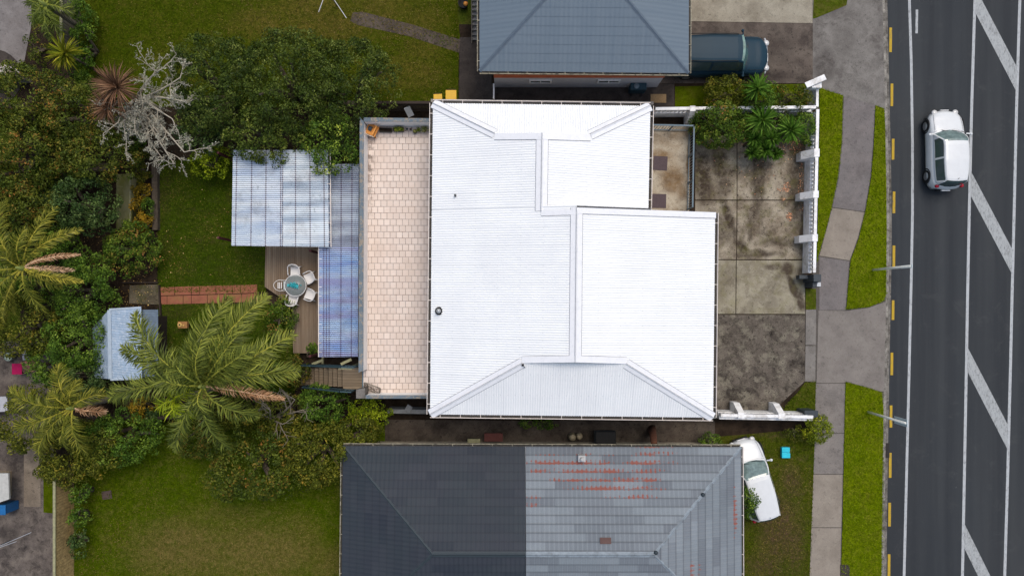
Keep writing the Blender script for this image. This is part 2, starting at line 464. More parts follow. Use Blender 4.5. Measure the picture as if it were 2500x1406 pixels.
def palm(name, label, px, py, hz, fronds, mat, dead, seed, trunk_r=0.16, group=None):
    """fronds: (tip px, tip py, tip height, sag, half length, colour value, bend, dead?)"""
    rg = np.random.default_rng(seed); c = W(px, py, hz); base = (c.x, c.y, 0)
    t = thing(name, label, 'palm', base, 0, group)
    m = MB(); prof = []
    for i in range(26):
        z = -0.1 + (hz-0.15)*i/25; prof.append((trunk_r*(1.15-0.3*i/25)*(1.06 if i % 2 else 0.96), z))
    m.lathe((c.x, c.y, 0), prof, 14); m.build('trunk', MATS['palmtrunk'], t, world=True)
    m = MB(); m.lathe((c.x, c.y, 0), [(trunk_r*0.9, hz-0.25), (trunk_r*1.1, hz), (trunk_r*0.75, hz+0.35), (0.03, hz+0.7)], 12)
    m.build('crownshaft', MATS['shaft'], t, world=True)
    for (tx, ty, tz, sag, half, cv, bend, dd) in fronds:
        e = W(tx, ty, tz); a = Vector((c.x, c.y, hz+0.25)); pts = arc(a, e, sag, 14, bend)
        ln = sum((pts[i+1]-pts[i]).length for i in range(13))
        V, UV = frond_quads(rg, pts, half*(1.12 if not dd else 1), 0.038 if not dd else 0.03, int((27 if not dd else 34)*ln), 0.85 if not dd else 0.9, 0.38, cv)
        o = quads_mesh('frond', V, UV, dead if dd else mat, base, t)
        if dd: o['label'] = 'dry brown frond hanging among the green ones'
    return t
def rosette(name, label, cat, px, py, rad, h, mat, seed, n=70, width=0.06, spread=1.35, group=None, stalk=True, low=0.1):
    """strap leaves all round a growing point: yucca, cabbage tree"""
    rg = np.random.default_rng(seed); c = W(px, py, h); base = (c.x, c.y, 0); k = (1-h/H)/50*rad
    t = thing(name, label, cat, base, 0, group); Q = []; U = []
    for i in range(n):
        az = rg.uniform(0, 2*math.pi); el = rg.uniform(low, spread) if rg.random() < 0.8 else rg.uniform(-0.5, 0.2)
        ln = k*rg.uniform(0.8, 1.12); d_ = Vector((math.cos(az)*math.cos(el), math.sin(az)*math.cos(el), math.sin(el)))
        s_ = Vector((-math.sin(az), math.cos(az), 0)); p = [Vector((c.x, c.y, h-0.08)) + d_*0.05]
        for j in range(3): 
            p.append(p[-1] + d_*(ln/3)); d_ = (d_ - Vector((0, 0, 0.16+0.14*j))).normalized()
        ws = [width*0.6, width, width*0.8, width*0.1]; cv = rg.random(); cu = rg.random()
        up = Vector((0, 0, width*0.35))
        for j in range(3):
            for sg in (1, -1):
                Q.append([tuple(p[j]), tuple(p[j]+s_*ws[j]*sg*0.5+up), tuple(p[j+1]+s_*ws[j+1]*sg*0.5+up), tuple(p[j+1])]); U.append((cu, cv))
    quads_mesh('leaves', np.array(Q), np.array(U), mat, base, t)
    if stalk:
        m = MB(); m.tube([(c.x, c.y, -0.05), (c.x+0.03, c.y, h*0.5), (c.x, c.y, h-0.02)], [0.07, 0.06, 0.05], 8); m.build('stem', MATS['bark'], t, world=True)
    return t
def bare_tree(name, label, px, py, h, tips, seed, mats, group=None, lich_n=(1, 2), per=2, deep=3):
    """leafless tree: limbs to the given tips, forking into twigs crusted with lichen"""
    rg = random.Random(seed); base = W(px, py, 0); t = thing(name, label, 'tree', tuple(base), 0, group)
    limbs = MB(); tw = MB(); lich = []
    def grow(p, d_, ln, r_, lv):
        pts = [p]; dd = Vector(d_)
        for i in range(4):
            dd = (dd + Vector((rg.gauss(0, .2), rg.gauss(0, .2), rg.gauss(0.0, .10)))).normalized(); pts.append(pts[-1] + dd*ln/4)
        (limbs if r_ > 0.02 else tw).tube(pts, [r_*(1-0.11*i) for i in range(5)], 5 if r_ > 0.02 else 4, caps=False)
        if lv >= 2:
            for q in pts[1:]:
                for _ in range(lich_n[0] if lv == 2 else lich_n[1]): lich.append((q.x+rg.gauss(0, .03), q.y+rg.gauss(0, .03), q.z+rg.gauss(0.01, .03)))
        if lv == deep: return
        for i in (1, 2, 3, 4):
            for s_ in range(1):
                ax = Vector((rg.gauss(0, 1), rg.gauss(0, 1), rg.gauss(0, 0.4))).normalized()
                nd = (dd*0.75 + ax*0.75).normalized(); nd.z = nd.z*0.6 + 0.02
                grow(pts[i], nd, ln*rg.uniform(0.42, 0.6), r_*0.55, lv+1)
    top = Vector((base.x, base.y, h*0.45))
    limbs.tube([Vector((base.x, base.y, -0.1)), Vector((base.x+.05, base.y, h*0.2)), top], [0.16, 0.13, 0.1], 8)
    for (tx, ty, tz) in tips:
        e = W(tx, ty, tz); pts = arc(top, e, 0.4, 7, rg.uniform(-.15, .15))
        limbs.tube(pts, [0.075*(1-0.12*i) for i in range(7)], 6)
        for i in (2, 3, 4, 5, 6):
            if per == 1 and i == 3: continue
            for _ in range(per):
                dd = (pts[min(i+1, 6)]-pts[i-1]).normalized(); ax = Vector((rg.gauss(0, 1), rg.gauss(0, 1), rg.gauss(0, .3))).normalized()
                grow(pts[i], (dd*0.6+ax*0.8).normalized(), rg.uniform(0.5, 0.9), 0.024, 1)
    limbs.build('trunk', mats[0], t, world=True); tw.build('twigs', mats[0], t, world=True)
    if not lich or lich_n[1] == 0: return t
    g = np.random.default_rng(seed); A = np.array(lich); V = leaf_quads(g, A, np.tile([0, 0, 1.0], (len(A), 1)), 0.045, 0.7, 1.2)
    quads_mesh('lichen', V, np.stack([g.random(len(A)), g.random(len(A))], axis=1), mats[1], tuple(base), t)
    return t
# ---------------------------------------------------------------- shared materials
def mk_bark():
    t = NT('bark', 0.9); c = t.mix(t.ramp(t.noise(9, 6, 0.7, stretch=(1, 1, 0.3)), [(0.35, 0), (0.65, 1)]), (0.05, 0.036, 0.026), (0.15, 0.12, 0.09)); t.color(c)
    t.bump(t.noise(30, 4), 0.5, 0.01); return t.m
MATS['bark'] = mk_bark()
def mk_palmtrunk():
    t = NT('palm trunk', 0.9); w = t.n('ShaderNodeTexWave', Vector=t.pos); w.wave_type = 'BANDS'; w.bands_direction = 'Z'; w.inputs['Scale'].default_value = 3.2; w.inputs['Distortion'].default_value = 1.5
    t.color(t.mix(w.outputs['Fac'], (0.09, 0.07, 0.05), (0.24, 0.2, 0.15))); t.bump(w.outputs['Fac'], 0.5, 0.02); return t.m
MATS['palmtrunk'] = mk_palmtrunk()
MATS['shaft'] = plain('crown shaft', (0.2, 0.24, 0.06), 0.5)
white = plain('white paint', (0.78, 0.78, 0.78), 0.55, 0.05, 3, dirt=(0.42, 0.4, 0.36), dirt_amt=0.45, dirt_scale=3)
cream = plain('cream paint', (0.66, 0.58, 0.5), 0.6, 0.06)
charcoal = plain('charcoal paint', (0.035, 0.045, 0.055), 0.5, 0.1)
bluegrey = plain('blue grey paint', (0.10, 0.15, 0.19), 0.5, 0.12)
teal = plain('dark teal paint', (0.035, 0.07, 0.085), 0.5, 0.15)
maroon = plain('maroon stain', (0.07, 0.018, 0.02), 0.7, 0.2)
greywood = plain('weathered grey timber', (0.2, 0.18, 0.15), 0.9, 0.25, 12)
darkwood = plain('dark stained timber', (0.035, 0.025, 0.02), 0.85, 0.25, 12)
greenwood = plain('treated timber', (0.27, 0.26, 0.15), 0.85, 0.25, 10)
orangepot = plain('ochre terracotta', (0.6, 0.25, 0.05), 0.6, 0.1)
black = plain('black rubber', (0.012, 0.012, 0.013), 0.7, 0.2)
glassdark = plain('window glass', (0.02, 0.03, 0.035), 0.08, 0.05, spec=0.6)
galv = plain('galvanised steel', (0.42, 0.43, 0.44), 0.35, 0.08, metal=0.5)

def grass_mat(name, a, b, dry, spots=(), dry_amt=0.35, sp=1.0):
    t = NT(name, 0.95, 0.0); w = t.warp(0.35, 2.2); a, b, dry = [[v*1.38*k for v, k in zip(q, (1, 1, .9))] for q in (a, b, dry)]
    big = t.ramp(t.noise(0.55*sp, 5, 0.6, w), [(0.36, 0), (0.64, 1)]); mid = t.ramp(t.noise(3.2, 6, 0.7, w), [(0.34, 0), (0.66, 1)]); fine = t.noise(24, 6, 0.8)
    c = t.mix(big, a, b); c = t.mix(t.math('MULTIPLY', mid, 0.6), c, [x*0.72 for x in b])
    dm = t.ramp(t.noise(1.3*sp, 7, 0.72, w), [(0.5, 0), (0.72, 1)]); m = t.math('MULTIPLY', dm, dry_amt)
    for (px, py, rx, ry, s) in spots:
        q = W(px, py); m = t.math('MAXIMUM', m, t.math('MULTIPLY', t.math('MULTIPLY', t.spot(w, q.x, q.y, L(rx), L(ry), 0, 0.8), s), t.math('ADD', t.math('MULTIPLY', mid, 0.7), 0.45)))
    c = t.mix(t.math('MINIMUM', m, 1.0), c, dry)
    f2 = t.ramp(fine, [(0.28, 0.38), (0.5, 0.95), (0.75, 1.7)])
    c = t.mix(1.0, c, f2, 'MULTIPLY'); c = t.mix(t.math('MULTIPLY', t.ramp(t.noise(5.5, 6, 0.75, w), [(0.42, 0), (0.60, 1)]), 0.65), c, [v*0.5 for v in a])
    c = t.mix(t.math('MULTIPLY', t.ramp(t.noise(2.1, 7, 0.75, t.warp(0.5, 4)), [(0.5, 0), (0.66, 1)]), 0.38), c, dry)
    t.color(c)
    t.bump(t.noise(30, 5, 0.8), 1.0, 0.09); return t.m
def conc_mat(name, a, b, stain=(0.05, 0.043, 0.036), amt=0.5, spots=(), stripes=(), speck=0.5, moss=None, moss_amt=0.0, scale=1.2, gain=1.08):
    a, b = [v*gain for v in a], [v*gain for v in b]
    t = NT(name, 0.9, 0.12); w = t.warp(0.4, 1.6)
    c = t.mix(t.ramp(t.noise(scale, 7, 0.65, w), [(0.35, 0), (0.65, 1)]), a, b)
    m = t.math('MULTIPLY', t.ramp(t.noise(scale*0.8, 9, 0.72, t.warp(0.6, 3)), [(0.45, 0), (0.66, 1)]), amt)
    mid = t.ramp(t.noise(3, 8, 0.75), [(0.32, 0.45), (0.55, 1.0)])
    for (px, py, rx, ry, rot, s) in spots:
        q = W(px, py); m = t.math('MAXIMUM', m, t.math('MULTIPLY', t.math('MULTIPLY', t.spot(w, q.x, q.y, L(rx), L(ry), rot, 0.7), s), mid))
    c = t.mix(t.math('MINIMUM', m, 1.0), c, stain)
    if moss: c = t.mix(t.math('MULTIPLY', t.ramp(t.noise(1.7, 8, 0.7, w), [(0.5, 0), (0.62, 1)]), moss_amt), c, moss)
    c = t.mix(t.math('MULTIPLY', t.ramp(t.noise(7.5, 3, 0.65, w), [(0.60, 0), (0.66, 1)]), min(.75, speck*1.1)), c, [v*0.45 for v in stain])
    c = t.mix(t.math('MULTIPLY', t.ramp(t.noise(16, 2, 0.5), [(0.70, 0), (0.74, 1)]), speck*.5), c, [min(1, v*1.6) for v in a])
    sp_ = t.ramp(t.noise(38, 5, 0.85), [(0.3, 1-speck), (0.5, 1.0), (0.72, 1+speck)]); c = t.mix(1.0, c, sp_, 'MULTIPLY')
    t.color(c); t.bump(t.noise(45, 5, 0.7), 0.5, 0.01); return t.m

asphalt = NT('asphalt', 0.85, 0.3)
_c = asphalt.mix(asphalt.ramp(asphalt.noise(0.35, 6, 0.6, stretch=(1, 0.25, 1)), [(0.3, 0), (0.7, 1)]), (0.029, 0.034, 0.040), (0.040, 0.0435, 0.047))
_c = asphalt.mix(asphalt.math('MULTIPLY', asphalt.ramp(asphalt.noise(1.1, 5, 0.6, stretch=(1, 0.03, 1)), [(0.40, 0), (0.62, 1)]), 0.6), _c, (0.017, 0.020, 0.025))
_c = asphalt.mix(asphalt.math('MULTIPLY', asphalt.ramp(asphalt.noise(0.9, 8, 0.8, dist=.6), [(0.55, 0), (0.66, 1)]), 0.35), _c, (0.06, 0.062, 0.064))
_c = asphalt.mix(asphalt.ramp(asphalt.noise(5, 3, 0.6), [(0.74, 0), (0.78, 0.5)]), _c, (0.11, 0.11, 0.11))
_c = asphalt.mix(1.0, _c, asphalt.ramp(asphalt.noise(50, 4, 0.9), [(0.3, 0.6), (0.5, 1.0), (0.75, 1.6)]), 'MULTIPLY')
asphalt.color(_c); asphalt.bump(asphalt.noise(70, 3, 0.8), 0.6, 0.01); asphalt = asphalt.m
def mk_mark(name, col, wear):
    t = NT(name, 0.75, 0.3)
    m = t.ramp(t.noise(14, 7, 0.8, stretch=(1, 0.35, 1)), [(0.40-wear*0.1, 1), (0.40+wear*0.12, 0)])
    c = t.mix(t.math('MULTIPLY', m, wear), t.mix(t.noise(3, 4), [x*0.85 for x in col], col), (0.10, 0.10, 0.10)); t.color(c); return t.m
paint_line = mk_mark('white road paint', (0.42, 0.44, 0.46), 0.8)
paint_old = mk_mark('worn white road paint', (0.36, 0.38, 0.39), 1.0)
paint_yellow = mk_mark('yellow road paint', (0.46, 0.30, 0.02), 0.7)

soil = NT('soil with leaf litter', 0.95, 0.15)
_w = soil.warp(0.3, 3)
_c = soil.mix(soil.ramp(soil.noise(1.4, 6, 0.7, _w), [(0.35, 0), (0.65, 1)]), (0.014, 0.009, 0.006), (0.05, 0.034, 0.022))
_c = soil.mix(soil.ramp(soil.noise(22, 4, 0.9), [(0.62, 0), (0.72, 0.8)]), _c, (0.22, 0.13, 0.06))
soil.color(_c); soil.bump(soil.noise(25, 5, 0.8), 1.0, 0.06); soil = soil.m

# ---------------------------------------------------------------- ground, street
KERB = [(2169, -900), (2169, 0), (2172, 130), (2176, 300), (2179, 450), (2180, 560), (2178, 720), (2174, 900), (2170, 1150), (2167, 1406), (2160, 2300)]
def kx(py, off=0):
    for (a, b), (c, d_) in zip(KERB, KERB[1:]):
        if b <= py <= d_: return a + (c-a)*(py-b)/(d_-b) + off
    return KERB[-1][0] + off
def P2(pts, h=0.0): return [tuple(W(a, b, h))[:2] for a, b in pts]
def sheet(name, pts, z, mat, kind='structure', z0=None, h=0.0):
    m = MB(); m.prism(P2(pts, h), (-0.02 if z0 is None else z0), z)
    o = m.build(name, mat); o['kind'] = kind; return o
gm = grass_mat('rough far grass', (0.05, 0.08, 0.01), (0.08, 0.1, 0.012), (0.12, 0.09, 0.03))
m = MB(); m.add([(-500, -500, -0.35), (500, -500, -0.35), (500, 500, -0.35), (-500, 500, -0.35)], [(0, 1, 2, 3)]); m.build('terrain', gm)['kind'] = 'structure'
ks = [-900, 0, 130, 300, 450, 560, 720, 900, 1150, 1406, 2300]
sheet('ground', [(-3500, -900)] + [(kx(k, -14), k) for k in ks] + [(-3500, 2300)], 0.0, gm, z0=-0.3)
sheet('garden_soil', [(40, 60), (1990, 60), (1990, 1070), (1830, 1440), (60, 1440)], 0.004, soil)
sheet('road', [(kx(k, -2), k) for k in ks] + [(2960, 2300), (2985, 700), (2975, -900)], -0.12, asphalt, z0=-0.3)
kerbm = conc_mat('kerb concrete', (0.30, 0.28, 0.25), (0.15, 0.14, 0.125), (0.035, 0.03, 0.025), 0.8, speck=0.55, scale=2.5)
sheet('kerb', [(kx(k, -16), k) for k in ks] + [(kx(k, -9), k) for k in ks[::-1]], 0.012, kerbm, z0=-0.3)
sheet('gutter_channel', [(kx(k, -10), k) for k in ks] + [(kx(k, 0), k) for k in ks[::-1]], -0.105, conc_mat('channel concrete', (0.2, 0.19, 0.17), (0.12, 0.11, 0.1), (0.04, 0.035, 0.03), 0.8, speck=0.5, scale=3), z0=-0.3)
sheet('far_verge', [(2960, 2300), (2985, 700), (2975, -900), (5500, -900), (5500, 2300)], 0.0, gm, z0=-0.3)
# painted markings
def line_mark(name, pts, w, mat, z=-0.116):
    m = MB(); lo = [(x-w/2, y) for x, y in pts]; hi = [(x+w/2, y) for x, y in pts[::-1]]
    q = P2(lo+hi); n = len(pts)
    for i in range(n-1):
        a, b, c, d_ = q[i], q[i+1], q[2*n-2-i], q[2*n-1-i]
        m.add([(*a, z), (*b, z), (*c, z), (*d_, z)], [(0, 1, 2, 3)])
    o = m.build(name, mat); o['kind'] = 'structure'; return o
LINE1 = [(2218, -300), (2223.5, 0), (2228, 150), (2231, 350), (2231, 520), (2228, 680), (2223, 900), (2218, 1100), (2210.5, 1406), (2200, 1700)]
LINE2 = [(2394, -300), (2384, 0), (2376, 260), (2370, 520), (2366, 720), (2363, 900), (2358, 1170), (2353.5, 1406), (2346, 1700)]
LINE3 = [(2506, -300), (2494, 0), (2486, 260), (2480, 520), (2475, 720), (2471, 900), (2464, 1170), (2457, 1406), (2448, 1700)]
def lx(LN, py):
    for (a, b), (c, d_) in zip(LN, LN[1:]):
        if b <= py <= d_: return a + (c-a)*(py-b)/(d_-b)
line_mark('edge_line', LINE1, 6.5, paint_line)
line_mark('centre_line', LINE2, 7, paint_line); line_mark('centre_line', LINE3, 7, paint_line)
line_mark('lane_dash', [(2242, 22), (2241, 80)], 6, paint_line)
for y0 in (-28, 418, 848, 1279):
    a = (lx(LINE2, y0)+2, y0); b = (lx(LINE2, y0+58)+2, y0+58); c = (lx(LINE3, y0+250)-2, y0+250); e = (lx(LINE3, y0+191)-2, y0+191)
    m = MB(); m.add([(*p, -0.112) for p in P2([a, b, c, e])], [(0, 1, 2, 3)]); m.build('hatch_bar', paint_old)['kind'] = 'structure'
for y0, y1 in ((66, 126), (203, 258), (338, 389), (467, 520), (599, 651), (733, 781), (861, 916), (990, 1044), (1106, 1167), (1228, 1286), (1354, 1410)):
    x = kx((y0+y1)/2, 6.5)
    line_mark('no_parking_dash', [(x, y0), (x-0.5, y1)], 6.5, paint_yellow)

# verge and footpath
pave = conc_mat('footpath concrete', (0.20, 0.18, 0.165), (0.165, 0.15, 0.14), (0.09, 0.08, 0.075), 0.55, speck=0.35)
pave_old = conc_mat('older footpath concrete', (0.17, 0.152, 0.148), (0.14, 0.128, 0.126), (0.08, 0.072, 0.07), 0.5, speck=0.3)
pave_new = conc_mat('newer footpath concrete', (0.25, 0.22, 0.185), (0.22, 0.19, 0.16), (0.13, 0.11, 0.09), 0.4, speck=0.25)
cross = conc_mat('crossover concrete', (0.19, 0.178, 0.165), (0.15, 0.14, 0.13), (0.06, 0.052, 0.048), 0.7, [(2060, 100, 40, 60, 0, 0.5), (2010, 160, 50, 60, 0, .8), (2050, 30, 50, 30, 0, .6)], speck=0.35)
verge = grass_mat('verge grass', (0.12, 0.178, 0.003), (0.15, 0.195, 0.004), (0.2, 0.17, 0.03), dry_amt=0.4)
sheet('frontage_base', [(1992, 200)] + [(kx(k, -15), k) for k in (200, 450, 720, 1000, 1406, 1900)] + [(1962, 1900)], 0.008, conc_mat('joint concrete', (0.10, 0.09, 0.08), (0.08, 0.072, 0.066)))
sheet('crossover', [(1984, -400)] + [(kx(k, -15), k) for k in (-400, 0, 130, 262)] + [(2158, 266), (2135, 257), (2060, 236), (2010, 218), (1984, 190)], 0.02, cross)
sheet('footpath', [(2060, 235), (2136, 256), (2131, 350), (2125, 430), (2110, 517), (2032, 506), (2048, 430), (2056, 350)], 0.016, pave_old)
sheet('footpath', [(2031, 508), (2110, 519), (2094, 580), (2074, 636), (2000, 624), (2018, 560)], 0.018, pave_new)
sheet('footpath', [(2000, 627), (2073, 638), (2068, 700), (2064, 752), (2063, 757), (2000, 757)], 0.016, pave_old)
sheet('crossover', [(1998, 758), (2063, 759), (2122, 751), (2158, 737)] + [(kx(k, -15), k) for k in (738, 850, 955)] + [(2150, 955), (2064, 930), (2062, 934), (1993, 934)], 0.02, conc_mat('drive crossover', (0.2, 0.182, 0.165), (0.17, 0.152, 0.14), (0.11, 0.098, 0.09), 0.5, speck=0.3))
fy = [(936, 1056), (1058, 1156), (1158, 1286), (1288, 1416), (1418, 1900)]
for y0, y1 in fy:
    sheet('footpath', [(1992 - (y0-936)*0.033, y0), (2063-(y0-936)*0.026, y0), (2063-(y1-936)*0.026, y1), (1992-(y1-936)*0.033, y1)], 0.016, pave_new if y0 > 1100 else pave)
sheet('grass_verge', [(2002, 216), (2012, 220), (2057, 234), (2054, 350), (2045, 430), (2030, 505), (2016, 560), (1998, 622), (1994, 640)], 0.035, verge)
sheet('grass_verge', [(2137, 258), (2158, 267)] + [(kx(k, -16), k) for k in (300, 450, 560, 720)] + [(2156, 735), (2122, 749), (2066, 755), (2070, 700), (2076, 636), (2096, 582), (2112, 518), (2127, 430), (2133, 350)], 0.035, verge)
sheet('grass_verge', [(2064, 932), (2110, 944), (2152, 957)] + [(kx(k, -16), k) for k in (1000, 1150, 1406, 1800)] + [(2042, 1800), (2053, 1406), (2059, 1156)], 0.035, verge)
# grey strip of the drive at the gate
strip = conc_mat('gate strip concrete', (0.2, 0.185, 0.17), (0.16, 0.15, 0.14), (0.09, 0.08, 0.07), 0.6, speck=0.4)
sheet('drive_strip', [(1967, 756), (1992, 756), (1991, 842), (1966, 842)], 0.024, strip)
sheet('drive_strip', [(1966, 844), (1991, 844), (1990, 931), (1965, 931)], 0.024, strip)
front_grass = grass_mat('front yard grass', (0.06, 0.085, 0.008), (0.09, 0.12, 0.01), (0.14, 0.1, 0.04), dry_amt=0.8, sp=2)
sheet('front_lawn', [(1966, 705), (1992, 705), (1992, 755), (1967, 755)], 0.02, front_grass)
sheet('front_lawn', [(1930, 975), (1950, 955), (1965, 933), (1991, 933), (1988, 1026), (1900, 1020)], 0.036, front_grass)

# driveway: four light panels and one old dark one
dark_stain = (0.05, 0.042, 0.03)
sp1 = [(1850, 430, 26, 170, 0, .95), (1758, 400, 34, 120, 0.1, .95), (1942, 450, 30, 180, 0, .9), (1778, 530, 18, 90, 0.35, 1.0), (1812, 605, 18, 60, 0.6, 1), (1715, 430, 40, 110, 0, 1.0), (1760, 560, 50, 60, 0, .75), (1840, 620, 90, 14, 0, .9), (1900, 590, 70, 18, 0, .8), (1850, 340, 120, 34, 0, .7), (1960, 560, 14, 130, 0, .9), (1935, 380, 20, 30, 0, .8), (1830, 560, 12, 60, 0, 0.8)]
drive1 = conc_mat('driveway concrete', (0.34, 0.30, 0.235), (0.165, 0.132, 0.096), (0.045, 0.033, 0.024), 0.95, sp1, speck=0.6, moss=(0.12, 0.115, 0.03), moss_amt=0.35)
sp2 = [(1922, 658, 26, 26, 0, 1.3), (1935, 700, 16, 50, 0.45, 1.3), (1955, 735, 14, 40, 0.2, 1.2), (1890, 650, 40, 12, 0, .9), (1880, 740, 30, 30, 0, .5), (1960, 670, 22, 40, 0, .9), (1765, 700, 30, 60, 0, .35)]
drive2 = conc_mat('lighter driveway concrete', (0.31, 0.285, 0.22), (0.215, 0.19, 0.14), (0.07, 0.054, 0.04), 0.65, sp2, speck=0.4, moss=(0.15, 0.14, 0.05), moss_amt=0.3)
drive3 = conc_mat('old blackened driveway concrete', (0.085, 0.072, 0.06), (0.13, 0.112, 0.092), (0.022, 0.018, 0.015), 0.9, [(1800, 960, 60, 30, 0, .8)], speck=0.95, moss=(0.22, 0.2, 0.155), moss_amt=0.6, scale=1.9)
drs = [([(1697, 345), (1798, 325), (1798, 488), (1697, 488)], drive1), ([(1800, 325), (1966, 290), (1966, 488), (1800, 488)], drive1),
       ([(1697, 490.5), (1798, 490.5), (1797, 633), (1697, 633)], drive1), ([(1800, 490.5), (1965, 490.5), (1964, 633), (1799, 633)], drive1),
       ([(1697, 635), (1796, 635.5), (1795, 766), (1697, 766)], drive2), ([(1798, 635.5), (1964, 636), (1965, 766), (1797, 766)], drive2),
       ([(1697, 768.5), (1965, 768.5), (1964, 931), (1900, 990), (1880, 1000), (1697, 1000)], drive3)]
for pts, mt in drs: sheet('driveway', pts, 0.03, mt)

# lawns
lawn_in = grass_mat('back garden lawn', (0.04, 0.07, 0.006), (0.055, 0.085, 0.008), (0.06, 0.045, 0.02), [(400, 470, 30, 90, 0.8), (410, 600, 25, 60, .6), (430, 420, 60, 20, .6), (600, 400, 40, 30, .5), (620, 640, 20, 60, .5), (430, 760, 60, 30, .7)], dry_amt=0.6, sp=1.6)
sheet('back_lawn', [(386, 395), (600, 380), (650, 600), (650, 712), (386, 712)], 0.02, lawn_in)
sheet('back_lawn', [(388, 742), (650, 742), (720, 760), (720, 960), (385, 960)], 0.02, lawn_in)
lawn_n = grass_mat('north neighbour lawn', (0.052, 0.078, 0.004), (0.062, 0.082, 0.005), (0.125, 0.098, 0.022), [(800, 60, 200, 60, .95), (760, 20, 160, 50, .9), (640, 60, 120, 60, .8), (980, 180, 150, 60, .8), (1040, 120, 80, 40, .8), (940, 20, 120, 60, .8), (1040, 60, 80, 60, .7), (450, 150, 130, 80, .25)], dry_amt=0.35)
sheet('north_lawn', [(212, -400), (1118, -400), (1118, 40), (1123, 90), (1120, 132), (1118, 262), (180, 262), (190, 100)], 0.02, lawn_n)
lawn_s = grass_mat('south neighbour lawn', (0.058, 0.098, 0.003), (0.074, 0.104, 0.004), (0.15, 0.118, 0.04), [(450, 1340, 200, 110, 1.2), (640, 1350, 230, 110, 1.1), (720, 1290, 110, 60, .5), (560, 1260, 180, 50, .5), (800, 1380, 80, 80, .8)], dry_amt=0.4)
sheet('south_lawn', [(182, 1030), (960, 1030), (960, 1900), (170, 1900)], 0.02, lawn_s)
yard_s = grass_mat('worn front lawn', (0.055, 0.075, 0.006), (0.085, 0.1, 0.01), (0.095, 0.062, 0.038), [(1900, 1290, 75, 130, 1.2), (1930, 1180, 40, 60, .9), (1870, 1380, 70, 60, 1), (1940, 1330, 40, 120, .9), (1900, 1060, 100, 14, .8)], dry_amt=0.7, sp=2)
sheet('south_front_lawn', [(1745, 1066), (1990, 1045), (1976, 1406), (1962, 1900), (1745, 1900)], 0.02, yard_s)
nfl = grass_mat('narrow green lawn', (0.07, 0.105, 0.003), (0.085, 0.12, 0.004), (0.1, 0.08, 0.02), dry_amt=0.3)
sheet('north_front_lawn', [(1648, 212), (1985, 205), (2004, 218), (2004, 262), (1648, 262)], 0.02, nfl)
# neighbours' hard ground
dk = conc_mat('dark concrete', (0.045, 0.038, 0.034), (0.07, 0.058, 0.052), (0.02, 0.017, 0.016), 0.7, speck=0.4)  # dark concrete mottled with a darker tone
sheet('side_path', [(1122, 92), (1200, 92), (1200, 205), (1646, 205), (1646, 262), (1121, 262)], 0.024, dk)
sheet('garden_path', [(862, 32), (885, 30), (1010, 62), (1124, 98), (1121, 130), (1000, 90), (872, 62), (855, 52)], 0.028, conc_mat('brown path concrete', (0.07, 0.055, 0.045), (0.1, 0.08, 0.065), (0.035, 0.028, 0.025), 0.7, speck=0.4))
sheet('north_driveway', [(1600, 44), (1984, 44), (1984, 192), (2004, 216), (1985, 204), (1780, 204), (1648, 204), (1600, 204)], 0.024, conc_mat('brown driveway concrete', (0.13, 0.108, 0.09), (0.085, 0.068, 0.058), (0.03, 0.024, 0.022), 0.8, [(1800, 185, 200, 26, 0, 1), (1900, 120, 60, 60, 0, .5), (1760, 130, 120, 60, 0, .95)], speck=0.5))
sheet('upper_driveway', [(1600, -400), (1983, -400), (1983, 58), (1860, 56), (1600, 52)], 0.04, conc_mat('pale driveway concrete', (0.3, 0.275, 0.22), (0.24, 0.215, 0.17), (0.11, 0.09, 0.065), 0.5, speck=0.35))
sheet('corner_lawn', [(1986, 0), (2068, 0), (2066, 14), (1990, 46), (1984, 46)], 0.034, front_grass)
sheet('south_side_path', [(940, 1024), (1745, 1028), (1745, 1110), (940, 1110)], 0.022, conc_mat('dark brown path', (0.06, 0.047, 0.038), (0.095, 0.078, 0.062), (0.02, 0.016, 0.013), 0.8, speck=0.5))  # dark brown concrete with darker mottling
yard_w = conc_mat('patchy west yard concrete', (0.16, 0.135, 0.115), (0.09, 0.075, 0.068), (0.03, 0.025, 0.024), 0.9, [(40, 1120, 40, 60, 0, .9), (20, 1300, 40, 30, 0, .8)], speck=0.4, scale=1.6)
sheet('west_yard', [(-500, 830), (132, 830), (134, 1900), (-500, 1900)], 0.02, yard_w)
sheet('west_path', [(60, 1060), (100, 1060), (100, 1236), (59, 1236)], 0.034, conc_mat('tan slab', (0.2, 0.165, 0.13), (0.16, 0.13, 0.1), (0.08, 0.065, 0.05), 0.5, speck=0.4))
sheet('west_grass_strip', [(107, 1130), (130, 1130), (130, 1252), (107, 1250)], 0.03, nfl)
sheet('northwest_yard', [(-500, -400), (60, -400), (78, 60), (60, 150), (40, 175), (-500, 175)], 0.02, conc_mat('grey yard concrete', (0.2, 0.185, 0.18), (0.15, 0.135, 0.13), (0.09, 0.08, 0.078), 0.6, speck=0.35))
m = MB(); c = W(-20, 190); m.prism([(c.x+1.5*math.cos(a)*1.0, c.y+1.4*math.sin(a)) for a in [2*math.pi*i/28 for i in range(28)]], 0, 0.034); m.build('asphalt_patch', dk)['kind'] = 'structure'
